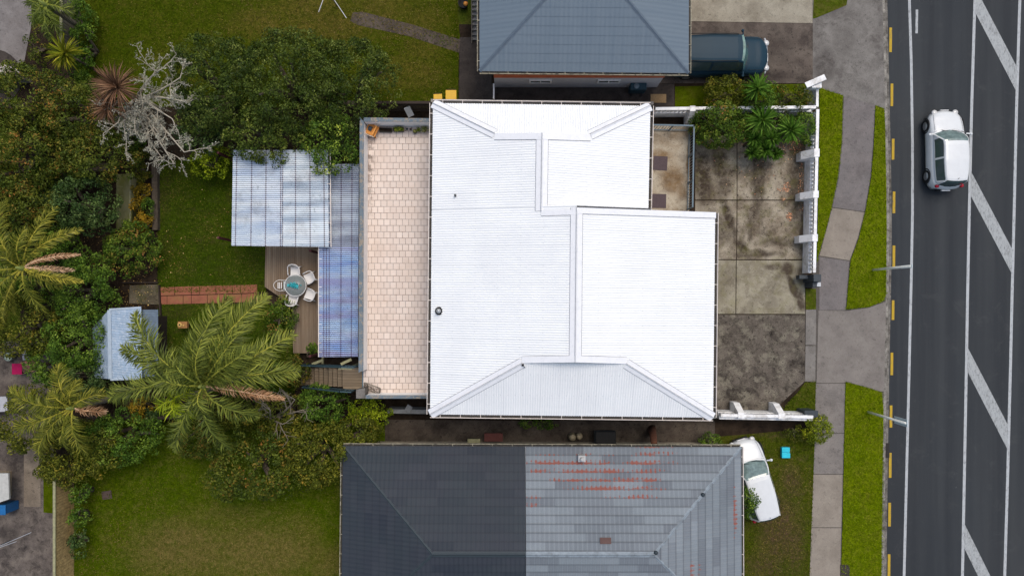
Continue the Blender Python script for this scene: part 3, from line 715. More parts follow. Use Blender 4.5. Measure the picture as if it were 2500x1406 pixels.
# back garden: soil, pavers, mossy slab
mossy = conc_mat('mossy slab', (0.085, 0.075, 0.05), (0.13, 0.11, 0.08), (0.03, 0.025, 0.015), 0.8, speck=0.6, moss=(0.05, 0.055, 0.015), moss_amt=0.7, scale=2)
m = MB(); m.prism(P2([(318, 697), (387, 694), (389, 744), (316, 741)]), -0.02, 0.06); m.build('garden_slab', mossy, bevel=0.01)['kind'] = 'structure'
terra = NT('red paver', 0.9); _w = terra.noise(3, 6, 0.7)
_c = terra.mix(terra.ramp(_w, [(0.3, 0), (0.7, 1)]), (0.20, 0.066, 0.04), (0.30, 0.11, 0.064)); _c = terra.mix(terra.ramp(terra.noise(1.1, 7, 0.7), [(0.5, 0), (0.62, 0.6)]), _c, (0.24, 0.13, 0.05))
terra.color(_c); terra.bump(terra.noise(40, 4), 0.4, 0.01); terra = terra.m
m = MB(); rg_ = random.Random(4)
for row, (ya, yb, ofs) in enumerate(((-21, 0, 0), (1, 22, -19))):
    x = 389 + 0
    edges = ([389, 427, 468, 488, 528, 568, 588, 629] if row == 0 else [389, 409, 448, 468, 507, 548, 590, 628])
    for a, b in zip(edges, edges[1:]):
        yc = 722 - (a-389)*0.028
        m.prism(P2([(a+.6, yc+ya+.4), (b-.6, yc+ya+.4-(b-a)*.028), (b-.6, yc+yb-.4-(b-a)*.028), (a+.6, yc+yb-.4)]), -0.02, 0.045+rg_.uniform(-.006, .008))
m.build('paver_path', terra, bevel=0.006)['kind'] = 'structure'

# ---------------------------------------------------------------- grass blades over the lawns and ragged edges
def grass_blades(label, outline, holes, n, mat, z, seed, edge=14, size=.08):
    """scattered tufts inside a lawn outline (photo pixels) plus a ragged fringe along its border"""
    rg = np.random.default_rng(seed); pts = np.array(P2(outline)); x0, y0 = pts.min(0); x1, y1 = pts.max(0)
    q = np.stack([rg.uniform(x0, x1, n*2), rg.uniform(y0, y1, n*2)], 1); ins = np.zeros(len(q), bool)
    for i in range(len(pts)):
        a, b_ = pts[i], pts[(i+1) % len(pts)]; cr = ((a[1] > q[:, 1]) != (b_[1] > q[:, 1])); 
        with np.errstate(divide='ignore', invalid='ignore'): xx = (b_[0]-a[0])*(q[:, 1]-a[1])/(b_[1]-a[1]) + a[0]
        ins ^= cr & (q[:, 0] < xx)
    q = q[ins]; E = []
    for i in range(len(pts)):
        a, b_ = pts[i], pts[(i+1) % len(pts)]; l = np.hypot(*(b_-a)); k = int(l*edge*2.2); t_ = rg.random((k, 1)); E.append(a+(b_-a)*t_+rg.normal(0, .028, (k, 2)))
    q = np.concatenate([q]+E); q = q[(np.abs(q[:, 0]) < 27) & (q[:, 1] < 16) & (q[:, 1] > -15)]
    clump = np.sin(q[:, 0]*2.1+seed)*np.cos(q[:, 1]*1.7)*.5+.5
    dry_ = np.zeros(len(q))
    for (px, py, rx, ry, s) in holes:
        w_ = W(px, py); dry_ = np.maximum(dry_, s*np.clip(1.25-np.hypot((q[:, 0]-w_.x)/L(rx), (q[:, 1]-w_.y)/L(ry)), 0, .7))
    C = np.concatenate([q, (z+rg.uniform(.0, .05, len(q)))[:, None]], 1); N_ = len(C)
    V = leaf_quads(rg, C, np.tile([0, 0, 1.0], (N_, 1)), size, .28, .8)
    o = quads_mesh('grass', V, np.stack([rg.random(N_), np.clip(clump*.62+rg.normal(0, .2, N_)+dry_, 0, 1)], 1), mat, (float(q[:, 0].mean()), float(q[:, 1].mean()), 0.0)); return tag(o, label, 'grass', kind='stuff')
gl1 = leaf_mat('lawn blades', [(0, (.035, .065, .003)), (.45, (.055, .09, .004)), (.75, (.115, .10, .02)), (1, (.16, .118, .042))], .7, .1, spec=0, gain=1.3)
gl2 = leaf_mat('verge blades', [(0, (.08, .12, .003)), (.5, (.115, .165, .004)), (1, (.17, .17, .02))], .7, .1, spec=0, gain=1.35)
grass_blades('grass blades of the back garden lawn', [(386, 395), (600, 380), (650, 600), (650, 712), (386, 712)], (), 9000, gl1, .02, 1)
grass_blades('grass blades round the bird box and paver path', [(388, 742), (650, 742), (720, 760), (720, 960), (385, 960)], (), 5000, gl1, .02, 2)
grass_blades('grass blades of the north neighbour lawn', [(212, -40), (1118, -40), (1118, 262), (212, 262)], [(820, 50, 330, 90, .9), (980, 180, 160, 70, .7)], 16000, gl1, .02, 3)
grass_blades('grass blades of the south neighbour lawn', [(182, 1030), (838, 1030), (838, 1430), (176, 1430)], [(560, 1350, 330, 120, 1.1), (420, 1330, 160, 90, .9)], 18000, gl1, .02, 4)
grass_blades('grass blades of the worn lawn round the askew car', [(1800, 1066), (1988, 1045), (1976, 1430), (1800, 1430)], [(1900, 1290, 70, 120, 1.1), (1930, 1180, 50, 60, .9)], 5000, gl1, .02, 5)
grass_blades('grass blades of the left hand verge beside the front wall', [(2002, 216), (2012, 220), (2057, 234), (2054, 350), (2045, 430), (2030, 505), (2016, 560), (1998, 622), (1994, 640)], (), 3000, gl2, .035, 6)
grass_blades('grass blades of the middle verge with the upper signpost', [(2137, 258), (2158, 267), (2160, 450), (2162, 720), (2156, 735), (2122, 749), (2066, 755), (2070, 700), (2076, 636), (2096, 582), (2112, 518), (2127, 430), (2133, 350)], (), 4000, gl2, .035, 7)
grass_blades('grass blades of the lower verge with the lower signpost', [(2064, 932), (2110, 944), (2152, 957), (2156, 1150), (2150, 1430), (2053, 1430), (2059, 1156)], (), 5000, gl2, .035, 8)
grass_blades('grass blades at the bottom corner of the driveway', [(1930, 975), (1950, 955), (1965, 933), (1991, 933), (1988, 1000), (1900, 1005)], (), 700, gl1, .036, 9)
# ---------------------------------------------------------------- the white roofed house
def mk_roofwhite():
    t = NT('white corrugated iron', 0.42, 0.5)
    c = t.mix(t.ramp(t.noise(0.7, 5, 0.6), [(0.35, 0), (0.65, 1)]), (0.79, 0.805, 0.82), (0.74, 0.755, 0.775))
    c = t.mix(t.ramp(t.noise(7, 8, 0.8), [(0.66, 0), (0.74, 0.35)]), c, (0.5, 0.5, 0.5))
    c = t.mix(t.ramp(t.noise(2.2, 6, 0.7, stretch=(0.3, 3, 1)), [(0.5, 0), (0.75, 0.35)]), c, (0.68, 0.695, 0.72))
    u = t.xyz(t.uv); row = t.ramp(t.math('FRACT', t.math('DIVIDE', u[1], 0.95)), [(0, 1), (.035, 0), (.965, 0), (1, 1)])
    dot = t.ramp(t.math('SINE', t.math('MULTIPLY', u[0], 2*math.pi/.3)), [(0.9, 0), (.97, 1)]); c = t.mix(t.math('MULTIPLY', t.math('MULTIPLY', row, dot), 0.3), c, (0.18, 0.18, 0.18))
    lap = t.ramp(t.math('FRACT', t.math('DIVIDE', u[0], 0.76)), [(0, 1), (.03, 0), (.97, 0), (1, 1)]); c = t.mix(t.math('MULTIPLY', lap, 0.25), c, (0.4, 0.42, 0.45))
    t.color(c); return t.m
roofwhite = mk_roofwhite()
def mk_flash():
    t = NT('white flashing', 0.4, 0.5)
    t.color(t.mix(t.ramp(t.noise(5, 7, 0.75), [(0.5, 0), (0.68, 1)]), (0.73, 0.74, 0.775), (0.64, 0.655, 0.69))); return t.m
flash = mk_flash()
wallcream = plain('cream weatherboard', (0.55, 0.5, 0.44), 0.7, 0.08)
gutterm = plain('cream gutter', (0.74, 0.66, 0.6), 0.5, 0.08)
gutin = plain('shaded gutter bed', (0.05, 0.045, 0.04), 0.9, 0.4, 8)  # dark colour stands in for the shade inside the gutter
def inset(pts, d_):
    """move a convex-ish closed outline inwards by d_ (pts counter-clockwise or clockwise)"""
    n = len(pts); ar = sum(pts[i][0]*pts[(i+1)%n][1]-pts[(i+1)%n][0]*pts[i][1] for i in range(n)); s = 1 if ar > 0 else -1
    out = []
    for i in range(n):
        p0, p1, p2 = Vector(pts[i-1][:2]), Vector(pts[i][:2]), Vector(pts[(i+1)%n][:2])
        a = (p1-p0).normalized(); b = (p2-p1).normalized(); na = Vector((-a.y, a.x))*s; nb = Vector((-b.y, b.x))*s
        m = (na+nb); k = d_/max(0.2, (1+na.dot(nb))); out.append((p1.x+m.x*k, p1.y+m.y*k))
    return out
def gutter(parent, A, B, out, mat=gutterm, w=0.12, name='gutter'):
    """open gutter along eave A-B, out = outward unit vector"""
    A, B, o_ = Vector(A), Vector(B), Vector(out).normalized(); z = Vector((0, 0, 1)); m = MB()
    m.bar(A+o_*(w+.012)+z*-.045, B+o_*(w+.012)+z*-.045, 0.02, 0.11)
    for i in range(int((B-A).length/0.9)+1):
        p = A.lerp(B, (i+.5)/(int((B-A).length/0.9)+1)); m.bar(p, p+o_*(w+.02), 0.022, 0.012)
    m.build(name, mat, parent, world=True)
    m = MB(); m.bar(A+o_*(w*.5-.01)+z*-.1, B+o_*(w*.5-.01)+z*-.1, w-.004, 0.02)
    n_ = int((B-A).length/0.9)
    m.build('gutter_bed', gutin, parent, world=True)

ZE = 5.2; T = 0.25
hc = W(1400, 640, 0)
house = thing('house', 'large two storey house under a bright white corrugated iron roof', 'house', (hc.x, hc.y, 0))
TL, BL, BR, MR, UR, TR = [W(*p, ZE) for p in ((1057, 252), (1050, 1011), (1741, 1019), (1746, 520), (1583, 514), (1588, 259))]
plL = Plane(TL, BL, T, (0, 0)); plR = Plane(MR, BR, T, (0, 0)); plU = Plane(UR, TR, T, (0, 0))
pN = plL.at(1208, 326); pS = plL.at(1275, 886)
def slope_to(A, B, p):
    dx, dy = B.x-A.x, B.y-A.y; l = math.hypot(dx, dy); return (p.z-ZE)/abs((p.x-A.x)*(-dy/l)+(p.y-A.y)*(dx/l))
plN = Plane(TL, TR, slope_to(TL, TR, pN), (0, 0)); plS = Plane(BL, BR, slope_to(BL, BR, pS), (0, 0))
def meet2(p1, p2, px0, px1, py):
    """px where two roof planes meet along a photo row"""
    for _ in range(50):
        mid = (px0+px1)/2; a = p1.at(mid, py)
        if p1.z(a.x, a.y) > p2.z(a.x, a.y): px1 = mid
        else: px0 = mid
    return p1.at(mid, py)
RL1 = meet2(plL, plR, 1200, 1600, 513); RL2 = meet2(plL, plR, 1200, 1600, 884); RU1 = meet2(plL, plU, 1150, 1500, 325); RU2 = meet2(plL, plU, 1150, 1500, 515)
pN2 = plU.at(1441, 329); pS2 = plR.at(1529, 888)
eL = plL.at(1054, 513)
def fix(pl, pts): return [Vector((p.x, p.y, pl.z(p.x, p.y))) for p in pts]
m = MB()
corrugate(m, fix(plL, [TL, pN, RU1, RU2, Vector((RU2.x, eL.y, 0)), eL]), plL.down, 0.1, 0.009)
corrugate(m, fix(plL, [eL, Vector((RL1.x, eL.y, 0)), RL2, pS, BL]), plL.down, 0.1, 0.009)
corrugate(m, fix(plR, [RL1, MR, BR, pS2, RL2]), plR.down, 0.1, 0.007)
corrugate(m, fix(plU, [RU1, pN2, TR, UR, RU2]), plU.down, 0.1, 0.007)
corrugate(m, fix(plN, [TL, TR, pN2, pN]), plN.down, 0.1, 0.011)
corrugate(m, fix(plS, [BL, BR, pS2, pS]), plS.down, 0.1, 0.007)
m.build('roof', roofwhite, house, world=True)
# gable triangles and the wall of the step between the two roof levels
m = MB()
def z_(p, dz): return Vector((p.x, p.y, p.z+dz))
m.add([z_(pN, -.02), z_(pN2, -.02), z_(RU1, -.02)], [(0, 1, 2)]); m.build('gable_wall', white, house, world=True); m = MB(); m.add([z_(pS, -.02), z_(RL2, -.02), z_(pS2, -.02)], [(0, 1, 2)]); m.build('gable_wall', white, house, world=True); m = MB()
u1 = Vector((RU2.x, RU2.y, plU.z(RU2.x, RU2.y)-.03)); u2 = Vector((UR.x, UR.y, plU.z(UR.x, UR.y)-.03))
st = [RU2, UR, Vector((UR.x, UR.y-.02, plR.z(UR.x, UR.y))), Vector((RL1.x, RL1.y-.02, RL1.z)), ]
m.add([z_(RU2, -.04), z_(UR, -.1), Vector((UR.x, UR.y, plR.z(UR.x, UR.y)-.03)), Vector((RL1.x, UR.y+.01, RL1.z-.03))], [(0, 1, 2, 3)])
m.build('gable_wall', white, house, world=True)
m = MB(); eg = MB()
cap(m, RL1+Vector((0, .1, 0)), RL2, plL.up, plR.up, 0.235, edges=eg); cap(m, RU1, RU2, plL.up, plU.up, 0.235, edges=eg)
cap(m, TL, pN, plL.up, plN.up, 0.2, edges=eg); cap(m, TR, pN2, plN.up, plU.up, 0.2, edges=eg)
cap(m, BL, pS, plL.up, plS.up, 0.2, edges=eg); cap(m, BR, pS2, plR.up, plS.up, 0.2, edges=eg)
# barge flashings on the gable edges and along the step
def strip(mb, A, B, pl, inward, w=0.26, lift=0.024):
    A, B = Vector(A), Vector(B); n_ = pl.up; d_ = (B-A).normalized(); s_ = d_.cross(n_).normalized()
    if s_.dot(Vector(inward)) < 0: s_ = -s_
    q = [A+n_*lift, B+n_*lift, B+s_*w+n_*lift, A+s_*w+n_*lift, A+n_*(lift-.12), B+n_*(lift-.12)]
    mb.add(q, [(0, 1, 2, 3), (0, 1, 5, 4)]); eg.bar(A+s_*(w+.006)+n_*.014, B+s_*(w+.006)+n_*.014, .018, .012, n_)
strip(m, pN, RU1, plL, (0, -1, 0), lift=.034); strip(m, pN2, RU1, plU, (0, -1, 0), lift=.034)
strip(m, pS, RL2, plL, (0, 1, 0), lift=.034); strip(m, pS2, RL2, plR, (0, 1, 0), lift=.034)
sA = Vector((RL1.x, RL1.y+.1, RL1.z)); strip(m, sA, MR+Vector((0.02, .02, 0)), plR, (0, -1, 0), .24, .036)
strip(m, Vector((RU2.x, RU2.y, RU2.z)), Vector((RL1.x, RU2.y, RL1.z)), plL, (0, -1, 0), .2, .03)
m.build('ridge_flashing', flash, house, world=True); eg.build('flashing_shadow_line', plain('grey shadow line', (.27, .28, .31), .7, .3, 20), house, world=True)  # grey bars stand in for shadow lines along the flashings
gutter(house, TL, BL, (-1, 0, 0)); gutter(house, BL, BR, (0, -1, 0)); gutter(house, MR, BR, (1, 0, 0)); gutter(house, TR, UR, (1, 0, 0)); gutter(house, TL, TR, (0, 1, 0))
m = MB(); ol = [TL, TR, UR, Vector((UR.x, MR.y, 0)), MR, BR, BL]
m.prism([tuple(p)[:2] for p in inset(ol, 0.02)], ZE-.16, ZE-.03); m.build('soffit', white, house, world=True)
m = MB(); wl = inset(ol, 0.55); m.prism(wl, -.1, ZE-.162); m.build('wall', wallcream, house, world=True)
# windows and doors in the visible-from-the-side walls
def opening(parent, x, y, z, w, h, nrm, name='window', frame=white):
    nrm = Vector((*nrm, 0)).normalized(); s_ = Vector((-nrm.y, nrm.x, 0)); c_ = Vector((x, y, z)); m = MB()
    for a, b in ((-1, 0), (1, 0)): m.bar(c_+s_*(a*w/2)-Vector((0, 0, h/2)), c_+s_*(a*w/2)+Vector((0, 0, h/2)), .07, .07, nrm)
    for b in (-1, 1): m.bar(c_+s_*(-w/2+.035)+Vector((0, 0, b*(h/2-.035))), c_+s_*(w/2-.035)+Vector((0, 0, b*(h/2-.035))), .066, .066, nrm)
    m.bar(c_-Vector((0, 0, h/2-.07)), c_+Vector((0, 0, h/2-.07)), .05, .05, nrm)
    f = m.build(name, frame, parent, world=True)
    m = MB(); m.bar(c_+s_*(-w/2+.04), c_+s_*(w/2-.04), .02, h-.1, (0, 0, 1)); g = m.build('pane', glassdark, parent, world=True)
    g.parent = f
ex, wx = BR.x-.55, BL.x+.55
for yy, w_ in ((-1.2, 2.2), (1.6, 1.8), (-3.6, 1.4)): opening(house, ex+.02, yy, 4.0, w_, 1.2, (1, 0))
opening(house, ex+.02, -2.6, 1.15, 4.6, 2.1, (1, 0), 'garage_door')
for yy in (6.2, 4.9): opening(house, UR.x-.53, yy, 1.35, 1.0, 1.3, (1, 0)); opening(house, UR.x-.53, yy, 4.0, 1.0, 1.2, (1, 0))
for yy in (5.5, 0.5, -2.2): opening(house, wx-.02, yy, 3.8, 2.0, 1.9, (-1, 0))
# vents standing on the roof
q = plL.at(1072, 759); m = MB(); m.lathe((q.x, q.y, q.z-.03), [(.13, 0), (.13, .03), (.055, .05), (.055, .3), (.1, .31), (.1, .36), (.02, .4)], 16); m.build('vent_pipe', galv, house, world=True)
m = MB(); m.lathe((q.x, q.y, q.z-.01), [(.17, 0), (.17, .035), (.12, .05)], 16); m.build('vent_boot', black, house, world=True)
q = plL.at(1112, 478); m = MB(); m.lathe((q.x, q.y, q.z-.03), [(.06, 0), (.05, .04), (.03, .05), (.03, .2), (.045, .21), (.01, .24)], 12); m.build('vent_pipe', plain('grey pipe', (0.12, 0.12, 0.12)), house, world=True)
q = pS; m = MB(); m.lathe((q.x+.02, q.y-.08, q.z), [(.05, 0), (.05, .05), (.02, .08)], 10); m.bar(q+Vector((.05, -.1, .03)), q+Vector((.12, -.2, .02)), .02, .02); m.build('flashing_end', black, house, world=True)

# ---------------------------------------------------------------- balcony
ZF = 2.75; ZP = 3.72
parw = plain('bright white paint', (0.88, 0.88, 0.88), .5, .03, 3, dirt=(.6, .58, .54), dirt_amt=.3)
capm = NT('peeling blue grey coping', 0.75)
_c = capm.mix(capm.ramp(capm.noise(2, 5), [(0.3, 0), (0.7, 1)]), (0.10, 0.135, 0.165), (0.15, 0.185, 0.215))
_c = capm.mix(capm.ramp(capm.noise(5.5, 8, 0.75), [(0.50, 0), (0.56, 1)]), _c, capm.mix(capm.noise(20, 4), (0.11, 0.09, 0.075), (0.42, 0.36, 0.28)))
capm.color(_c); capm = capm.m
tile = NT('balcony tile', 0.5, 0.4)
br = tile.n('ShaderNodeTexBrick', Vector=tile.uv); br.offset = 0.5; br.squash = 1.0
for k, v in (('Color1', (0.74, 0.62, 0.54, 1)), ('Color2', (0.62, 0.51, 0.44, 1)), ('Mortar', (0.2, 0.13, 0.095, 1)), ('Scale', 1.0), ('Mortar Size', 0.015), ('Mortar Smooth', 0.2), ('Bias', 0.0), ('Brick Width', 0.278), ('Row Height', 0.283)): br.inputs[k].default_value = v
_c = tile.mix(tile.ramp(tile.noise(9, 6, 0.75), [(0.35, 0), (0.7, 0.5)]), br.outputs['Color'], (0.68, 0.62, 0.59))
_c = tile.mix(tile.ramp(tile.noise(0.45, 7, 0.75), [(0.42, 0), (0.7, 0.55)]), _c, (0.56, 0.43, 0.35))
_c = tile.mix(tile.ramp(tile.noise(1.7, 8, 0.8), [(0.54, 0), (0.72, 0.35)]), _c, (0.45, 0.32, 0.22))
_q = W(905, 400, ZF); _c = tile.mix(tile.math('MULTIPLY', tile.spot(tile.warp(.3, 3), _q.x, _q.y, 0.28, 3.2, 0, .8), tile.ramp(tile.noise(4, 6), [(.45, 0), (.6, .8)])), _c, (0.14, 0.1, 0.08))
tile.color(_c); tile.bump(br.outputs['Fac'], -0.4, 0.004); tile = tile.m
bc = W(970, 640, 0); balc = thing('balcony', 'long raised balcony with pinkish square tiles and white parapets', 'balcony', (bc.x, bc.y, 0))
fl = [W(*p, ZF) for p in ((892, 305), (1075, 305), (1071, 962), (887, 962))]
m = MB(); x0 = fl[0].x; y0 = fl[0].y
m.add(fl, [(0, 3, 2, 1)], [((p.x-x0), (y0-p.y)) for p in fl]); m.build('tiled_floor', tile, balc, world=True)
slab = [W(880, 288, ZP), W(1070, 290, ZP), W(1066, 972, ZP), W(872, 972, ZP)]
m = MB(); m.prism([tuple(p)[:2] for p in inset(slab, .01)], 2.35, ZF-.004); m.build('floor_slab', bluegrey, balc, world=True)
m = MB(); m.prism([tuple(p)[:2] for p in inset([slab[0], slab[1], slab[2], slab[3]], .12)], -.1, 2.348); m.build('lower_wall', white, balc, world=True)
def para(mb_w, mb_c, pts_out_in):
    pass
def wallseg(A, B, C, D, z0, z1, name, mat, capmat, capname='coping', ov=0.012):
    m = MB(); m.prism([tuple(p)[:2] for p in (A, B, C, D)], z0, z1-.05); m.build(name, mat, balc, world=True)
    m = MB(); m.prism([tuple(p)[:2] for p in inset([A, B, C, D], -ov)], z1-.048, z1); m.build(capname, capmat, balc, world=True)
wallseg(W(879, 287, ZP), W(887.5, 298, ZP), W(886, 905, ZP), W(876, 908, ZP), 2.3, ZP, 'parapet', parw, capm)
wallseg(W(888.5, 288, ZP), W(1060, 290, ZP), W(1060, 297, ZP), W(888.5, 296.4, ZP), 2.3, ZP, 'parapet', parw, capm)
wallseg(W(893, 965, ZP), W(1052, 965, ZP), W(1052, 972, ZP), W(893, 972, ZP), 2.3, ZP, 'parapet', parw, capm)
m = MB(); m.prism(P2([(870, 951), (891.5, 947), (891.5, 972), (870, 972)], ZP-.25), 2.3, ZP-.2); m.build('corner_post', conc_mat('grey render', (0.13, 0.12, 0.11), (0.18, 0.165, 0.15), speck=.4), balc, world=True)

# ---------------------------------------------------------------- clear roofed pergolas
def poly_mat(name, cols, alpha, lines=()):
    t = NT(name, 0.22, 0.6); u = t.xyz(t.uv)
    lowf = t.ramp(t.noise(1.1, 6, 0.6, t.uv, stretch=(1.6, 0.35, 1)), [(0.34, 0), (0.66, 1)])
    c = t.mix(lowf, cols[0], cols[1])  # blue to white sky reflection painted into the base colour
    band = t.ramp(t.noise(1.5, 3, 0.5, t.uv, stretch=(1.0, 0.08, 1)), [(0.42, 0), (0.58, 1)])  # soft bands paint the reflections of overlapping sheets
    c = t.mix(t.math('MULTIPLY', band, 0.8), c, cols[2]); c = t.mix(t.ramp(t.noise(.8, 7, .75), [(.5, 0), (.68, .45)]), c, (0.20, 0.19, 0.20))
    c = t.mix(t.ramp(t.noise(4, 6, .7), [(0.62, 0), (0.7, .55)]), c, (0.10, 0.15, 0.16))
    pz_ = t.xyz(t.pos); wv0 = t.math('SINE', t.math('MULTIPLY', u[0], 2*math.pi/0.09))
    for (x_, y_, k_) in lines:   # purlins' shade showing through, painted into the sheet's colour
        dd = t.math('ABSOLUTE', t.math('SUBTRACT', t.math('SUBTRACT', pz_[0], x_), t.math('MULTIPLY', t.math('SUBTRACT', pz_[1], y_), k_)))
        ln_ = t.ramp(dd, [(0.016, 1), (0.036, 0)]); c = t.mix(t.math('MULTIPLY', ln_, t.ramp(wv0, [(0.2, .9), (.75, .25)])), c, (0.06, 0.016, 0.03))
    sp = t.ramp(t.noise(26, 2, 0.5, t.uv, stretch=(1, 0.35, 1)), [(0.70, 0), (0.74, 0.8)]); c = t.mix(sp, c, (0.05, 0.08, 0.12))
    t.color(c)
    wv = t.math('SINE', t.math('MULTIPLY', u[0], 2*math.pi/0.09)); fu = t.ramp(wv, [(0.0, 0.0), (1.0, 1.0)])
    tr = t.t.nodes.new('ShaderNodeBsdfTransparent'); tr.inputs[0].default_value = (0.82, 0.9, 1, 1)
    mr = t.t.nodes.new('ShaderNodeMapRange'); t.link(wv, mr.inputs[0]); mr.inputs[1].default_value = -1; mr.inputs[2].default_value = 1; mr.inputs[3].default_value = alpha[0]; mr.inputs[4].default_value = alpha[1]
    mx = t.t.nodes.new('ShaderNodeMixShader'); t.link(mr.outputs[0], mx.inputs[0]); t.link(tr.outputs[0], mx.inputs[1]); t.link(t.b.outputs[0], mx.inputs[2])
    t.link(mx.outputs[0], t.t.nodes['Material Output'].inputs[0]); t.bump(wv, 0.25, 0.006); return t.m
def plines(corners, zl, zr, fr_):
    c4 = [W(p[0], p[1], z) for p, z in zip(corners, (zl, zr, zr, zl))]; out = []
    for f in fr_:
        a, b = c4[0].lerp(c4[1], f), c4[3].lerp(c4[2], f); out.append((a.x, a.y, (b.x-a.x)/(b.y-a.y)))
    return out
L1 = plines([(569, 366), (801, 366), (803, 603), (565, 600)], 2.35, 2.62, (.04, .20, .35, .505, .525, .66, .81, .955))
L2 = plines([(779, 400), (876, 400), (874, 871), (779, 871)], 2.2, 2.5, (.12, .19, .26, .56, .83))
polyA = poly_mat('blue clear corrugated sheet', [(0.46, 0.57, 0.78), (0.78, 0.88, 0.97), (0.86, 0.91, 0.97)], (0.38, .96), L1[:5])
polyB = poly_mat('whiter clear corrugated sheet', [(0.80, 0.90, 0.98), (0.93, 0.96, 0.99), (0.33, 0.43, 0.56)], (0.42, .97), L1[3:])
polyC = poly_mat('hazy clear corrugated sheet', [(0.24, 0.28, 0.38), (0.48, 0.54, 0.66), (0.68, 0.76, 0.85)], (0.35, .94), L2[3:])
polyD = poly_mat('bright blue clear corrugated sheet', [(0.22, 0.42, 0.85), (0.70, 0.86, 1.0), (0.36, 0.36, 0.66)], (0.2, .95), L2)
def pergola(label, corners, zl, zr, sheets, purlins, posts, fascia_x=None, extra=None):
    """corners: TL, TR, BR, BL in photo pixels; the roof falls from zr (right) to zl (left)"""
    c4 = [W(p[0], p[1], z) for p, z in zip(corners, (zl, zr, zr, zl))]
    c = (c4[0]+c4[1]+c4[2]+c4[3])/4; t = thing('pergola', label, 'pergola', (c.x, c.y, 0))
    def lerp(f): return (c4[0].lerp(c4[1], f), c4[3].lerp(c4[2], f))
    for a, b, y0, y1, mt in sheets:
        p0, p3 = lerp(a); p1, p2 = lerp(b)
        q = [p0.lerp(p3, y0), p1.lerp(p2, y0), p1.lerp(p2, y1), p0.lerp(p3, y1)]
        m = MB(); lf = 0.012 if a > 0 else 0.0
        corrugate(m, q, (q[0]-q[1]), 0.09, 0.011, 6, lf)
        m.build('roof_sheet', mt, t, world=True)
    for f in purlins:
        a, b = lerp(f); m = MB(); m.bar(a+Vector((0, 0, -.055)), b+Vector((0, 0, -.055)), .08, .08); m.build('purlin', maroon, t, world=True)
    for f in (0.02, .25, .5, .75, .98):
        a = c4[0].lerp(c4[3], f); b = c4[1].lerp(c4[2], f); m = MB(); m.bar(a+Vector((0.03, 0, -.19)), b+Vector((-.03, 0, -.19)), .05, .13); m.build('rafter', maroon, t, world=True)
    for px, py in posts:
        p = W(px, py, 0); z = 2.1; m = MB(); m.box((p.x-.05, p.y-.05, -.05), (p.x+.05, p.y+.05, z)); m.build('post', maroon, t, world=True)
    return t, c4
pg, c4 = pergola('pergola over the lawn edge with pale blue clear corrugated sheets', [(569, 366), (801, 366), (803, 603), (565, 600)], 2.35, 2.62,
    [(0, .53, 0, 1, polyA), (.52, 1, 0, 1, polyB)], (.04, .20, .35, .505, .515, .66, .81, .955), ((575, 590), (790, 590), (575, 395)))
m = MB(); a, b = c4[1]+Vector((.1, 0, 0)), c4[2]+Vector((.1, 0, 0)); m.bar(a, b, .03, .06)
for i in range(10): p = a.lerp(b, (i+.5)/10); m.bar(p-Vector((.15, 0, -.01)), p, .02, .02)
m.build('gutter', gutterm, pg, world=True)
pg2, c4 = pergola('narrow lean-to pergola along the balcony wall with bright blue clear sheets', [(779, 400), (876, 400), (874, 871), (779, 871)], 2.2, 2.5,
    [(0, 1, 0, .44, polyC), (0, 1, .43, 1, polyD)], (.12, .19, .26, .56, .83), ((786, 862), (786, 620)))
m = MB(); a, b = c4[0].lerp(c4[3], .42)+Vector((-.02, 0, .0)), c4[3]+Vector((-.02, 0, 0)); m.bar(a, b, .03, .07)
for i in range(12): p = a.lerp(b, (i+.5)/12); m.bar(p+Vector((.15, 0, .02)), p+Vector((0, 0, .02)), .02, .02)
m.build('gutter', gutterm, pg2, world=True)

# ---------------------------------------------------------------- deck, stairs
def deck_mat(name, a, b, bw, horiz=False):
    t = NT(name, 0.85); x = t.xyz(t.pos); ax = x[1] if horiz else x[0]
    idx = t.math('FLOOR', t.math('DIVIDE', ax, bw)); wn = t.n('ShaderNodeTexWhiteNoise'); wn.noise_dimensions = '1D'; t.link(idx, wn.inputs['W'])
    st = (0.4, 8, 1) if horiz else (8, 0.4, 1)
    c = t.mix(t.ramp(t.noise(2.2, 7, .7, stretch=st), [(0.3, 0), (0.7, 1)]), a, b)
    c = t.mix(t.math('MULTIPLY', wn.outputs['Value'], 0.45), c, [v*0.55 for v in a])
    fr = t.math('FRACT', t.math('DIVIDE', ax, bw)); gap = t.ramp(fr, [(0.0, 1), (0.10, 0), (0.90, 0), (1.0, 1)]); c = t.mix(t.math('MULTIPLY', gap, .8), c, (0.012, 0.009, 0.008))
    c = t.mix(t.ramp(t.noise(.9, 5, .6), [(0.45, 0), (0.7, .5)]), c, [v*0.5 for v in b])
    t.color(c); t.bump(gap, -.5, .01); return t.m
deckm = deck_mat('weathered decking', (0.18, 0.115, 0.07), (0.30, 0.235, 0.17), 0.095)
m = MB(); m.prism(P2([(648, 604), (646, 700), (712, 745), (716, 862), (885, 862), (885, 400), (650, 400)], .28), .02, .28)
o = m.build('deck', deckm); tag(o, 'weathered brown timber deck under the garden table', 'deck')
m = MB(); p = P2([(651, 612), (668, 612), (668, 616), (651, 616)], .28); m.prism(p, .282, .287)
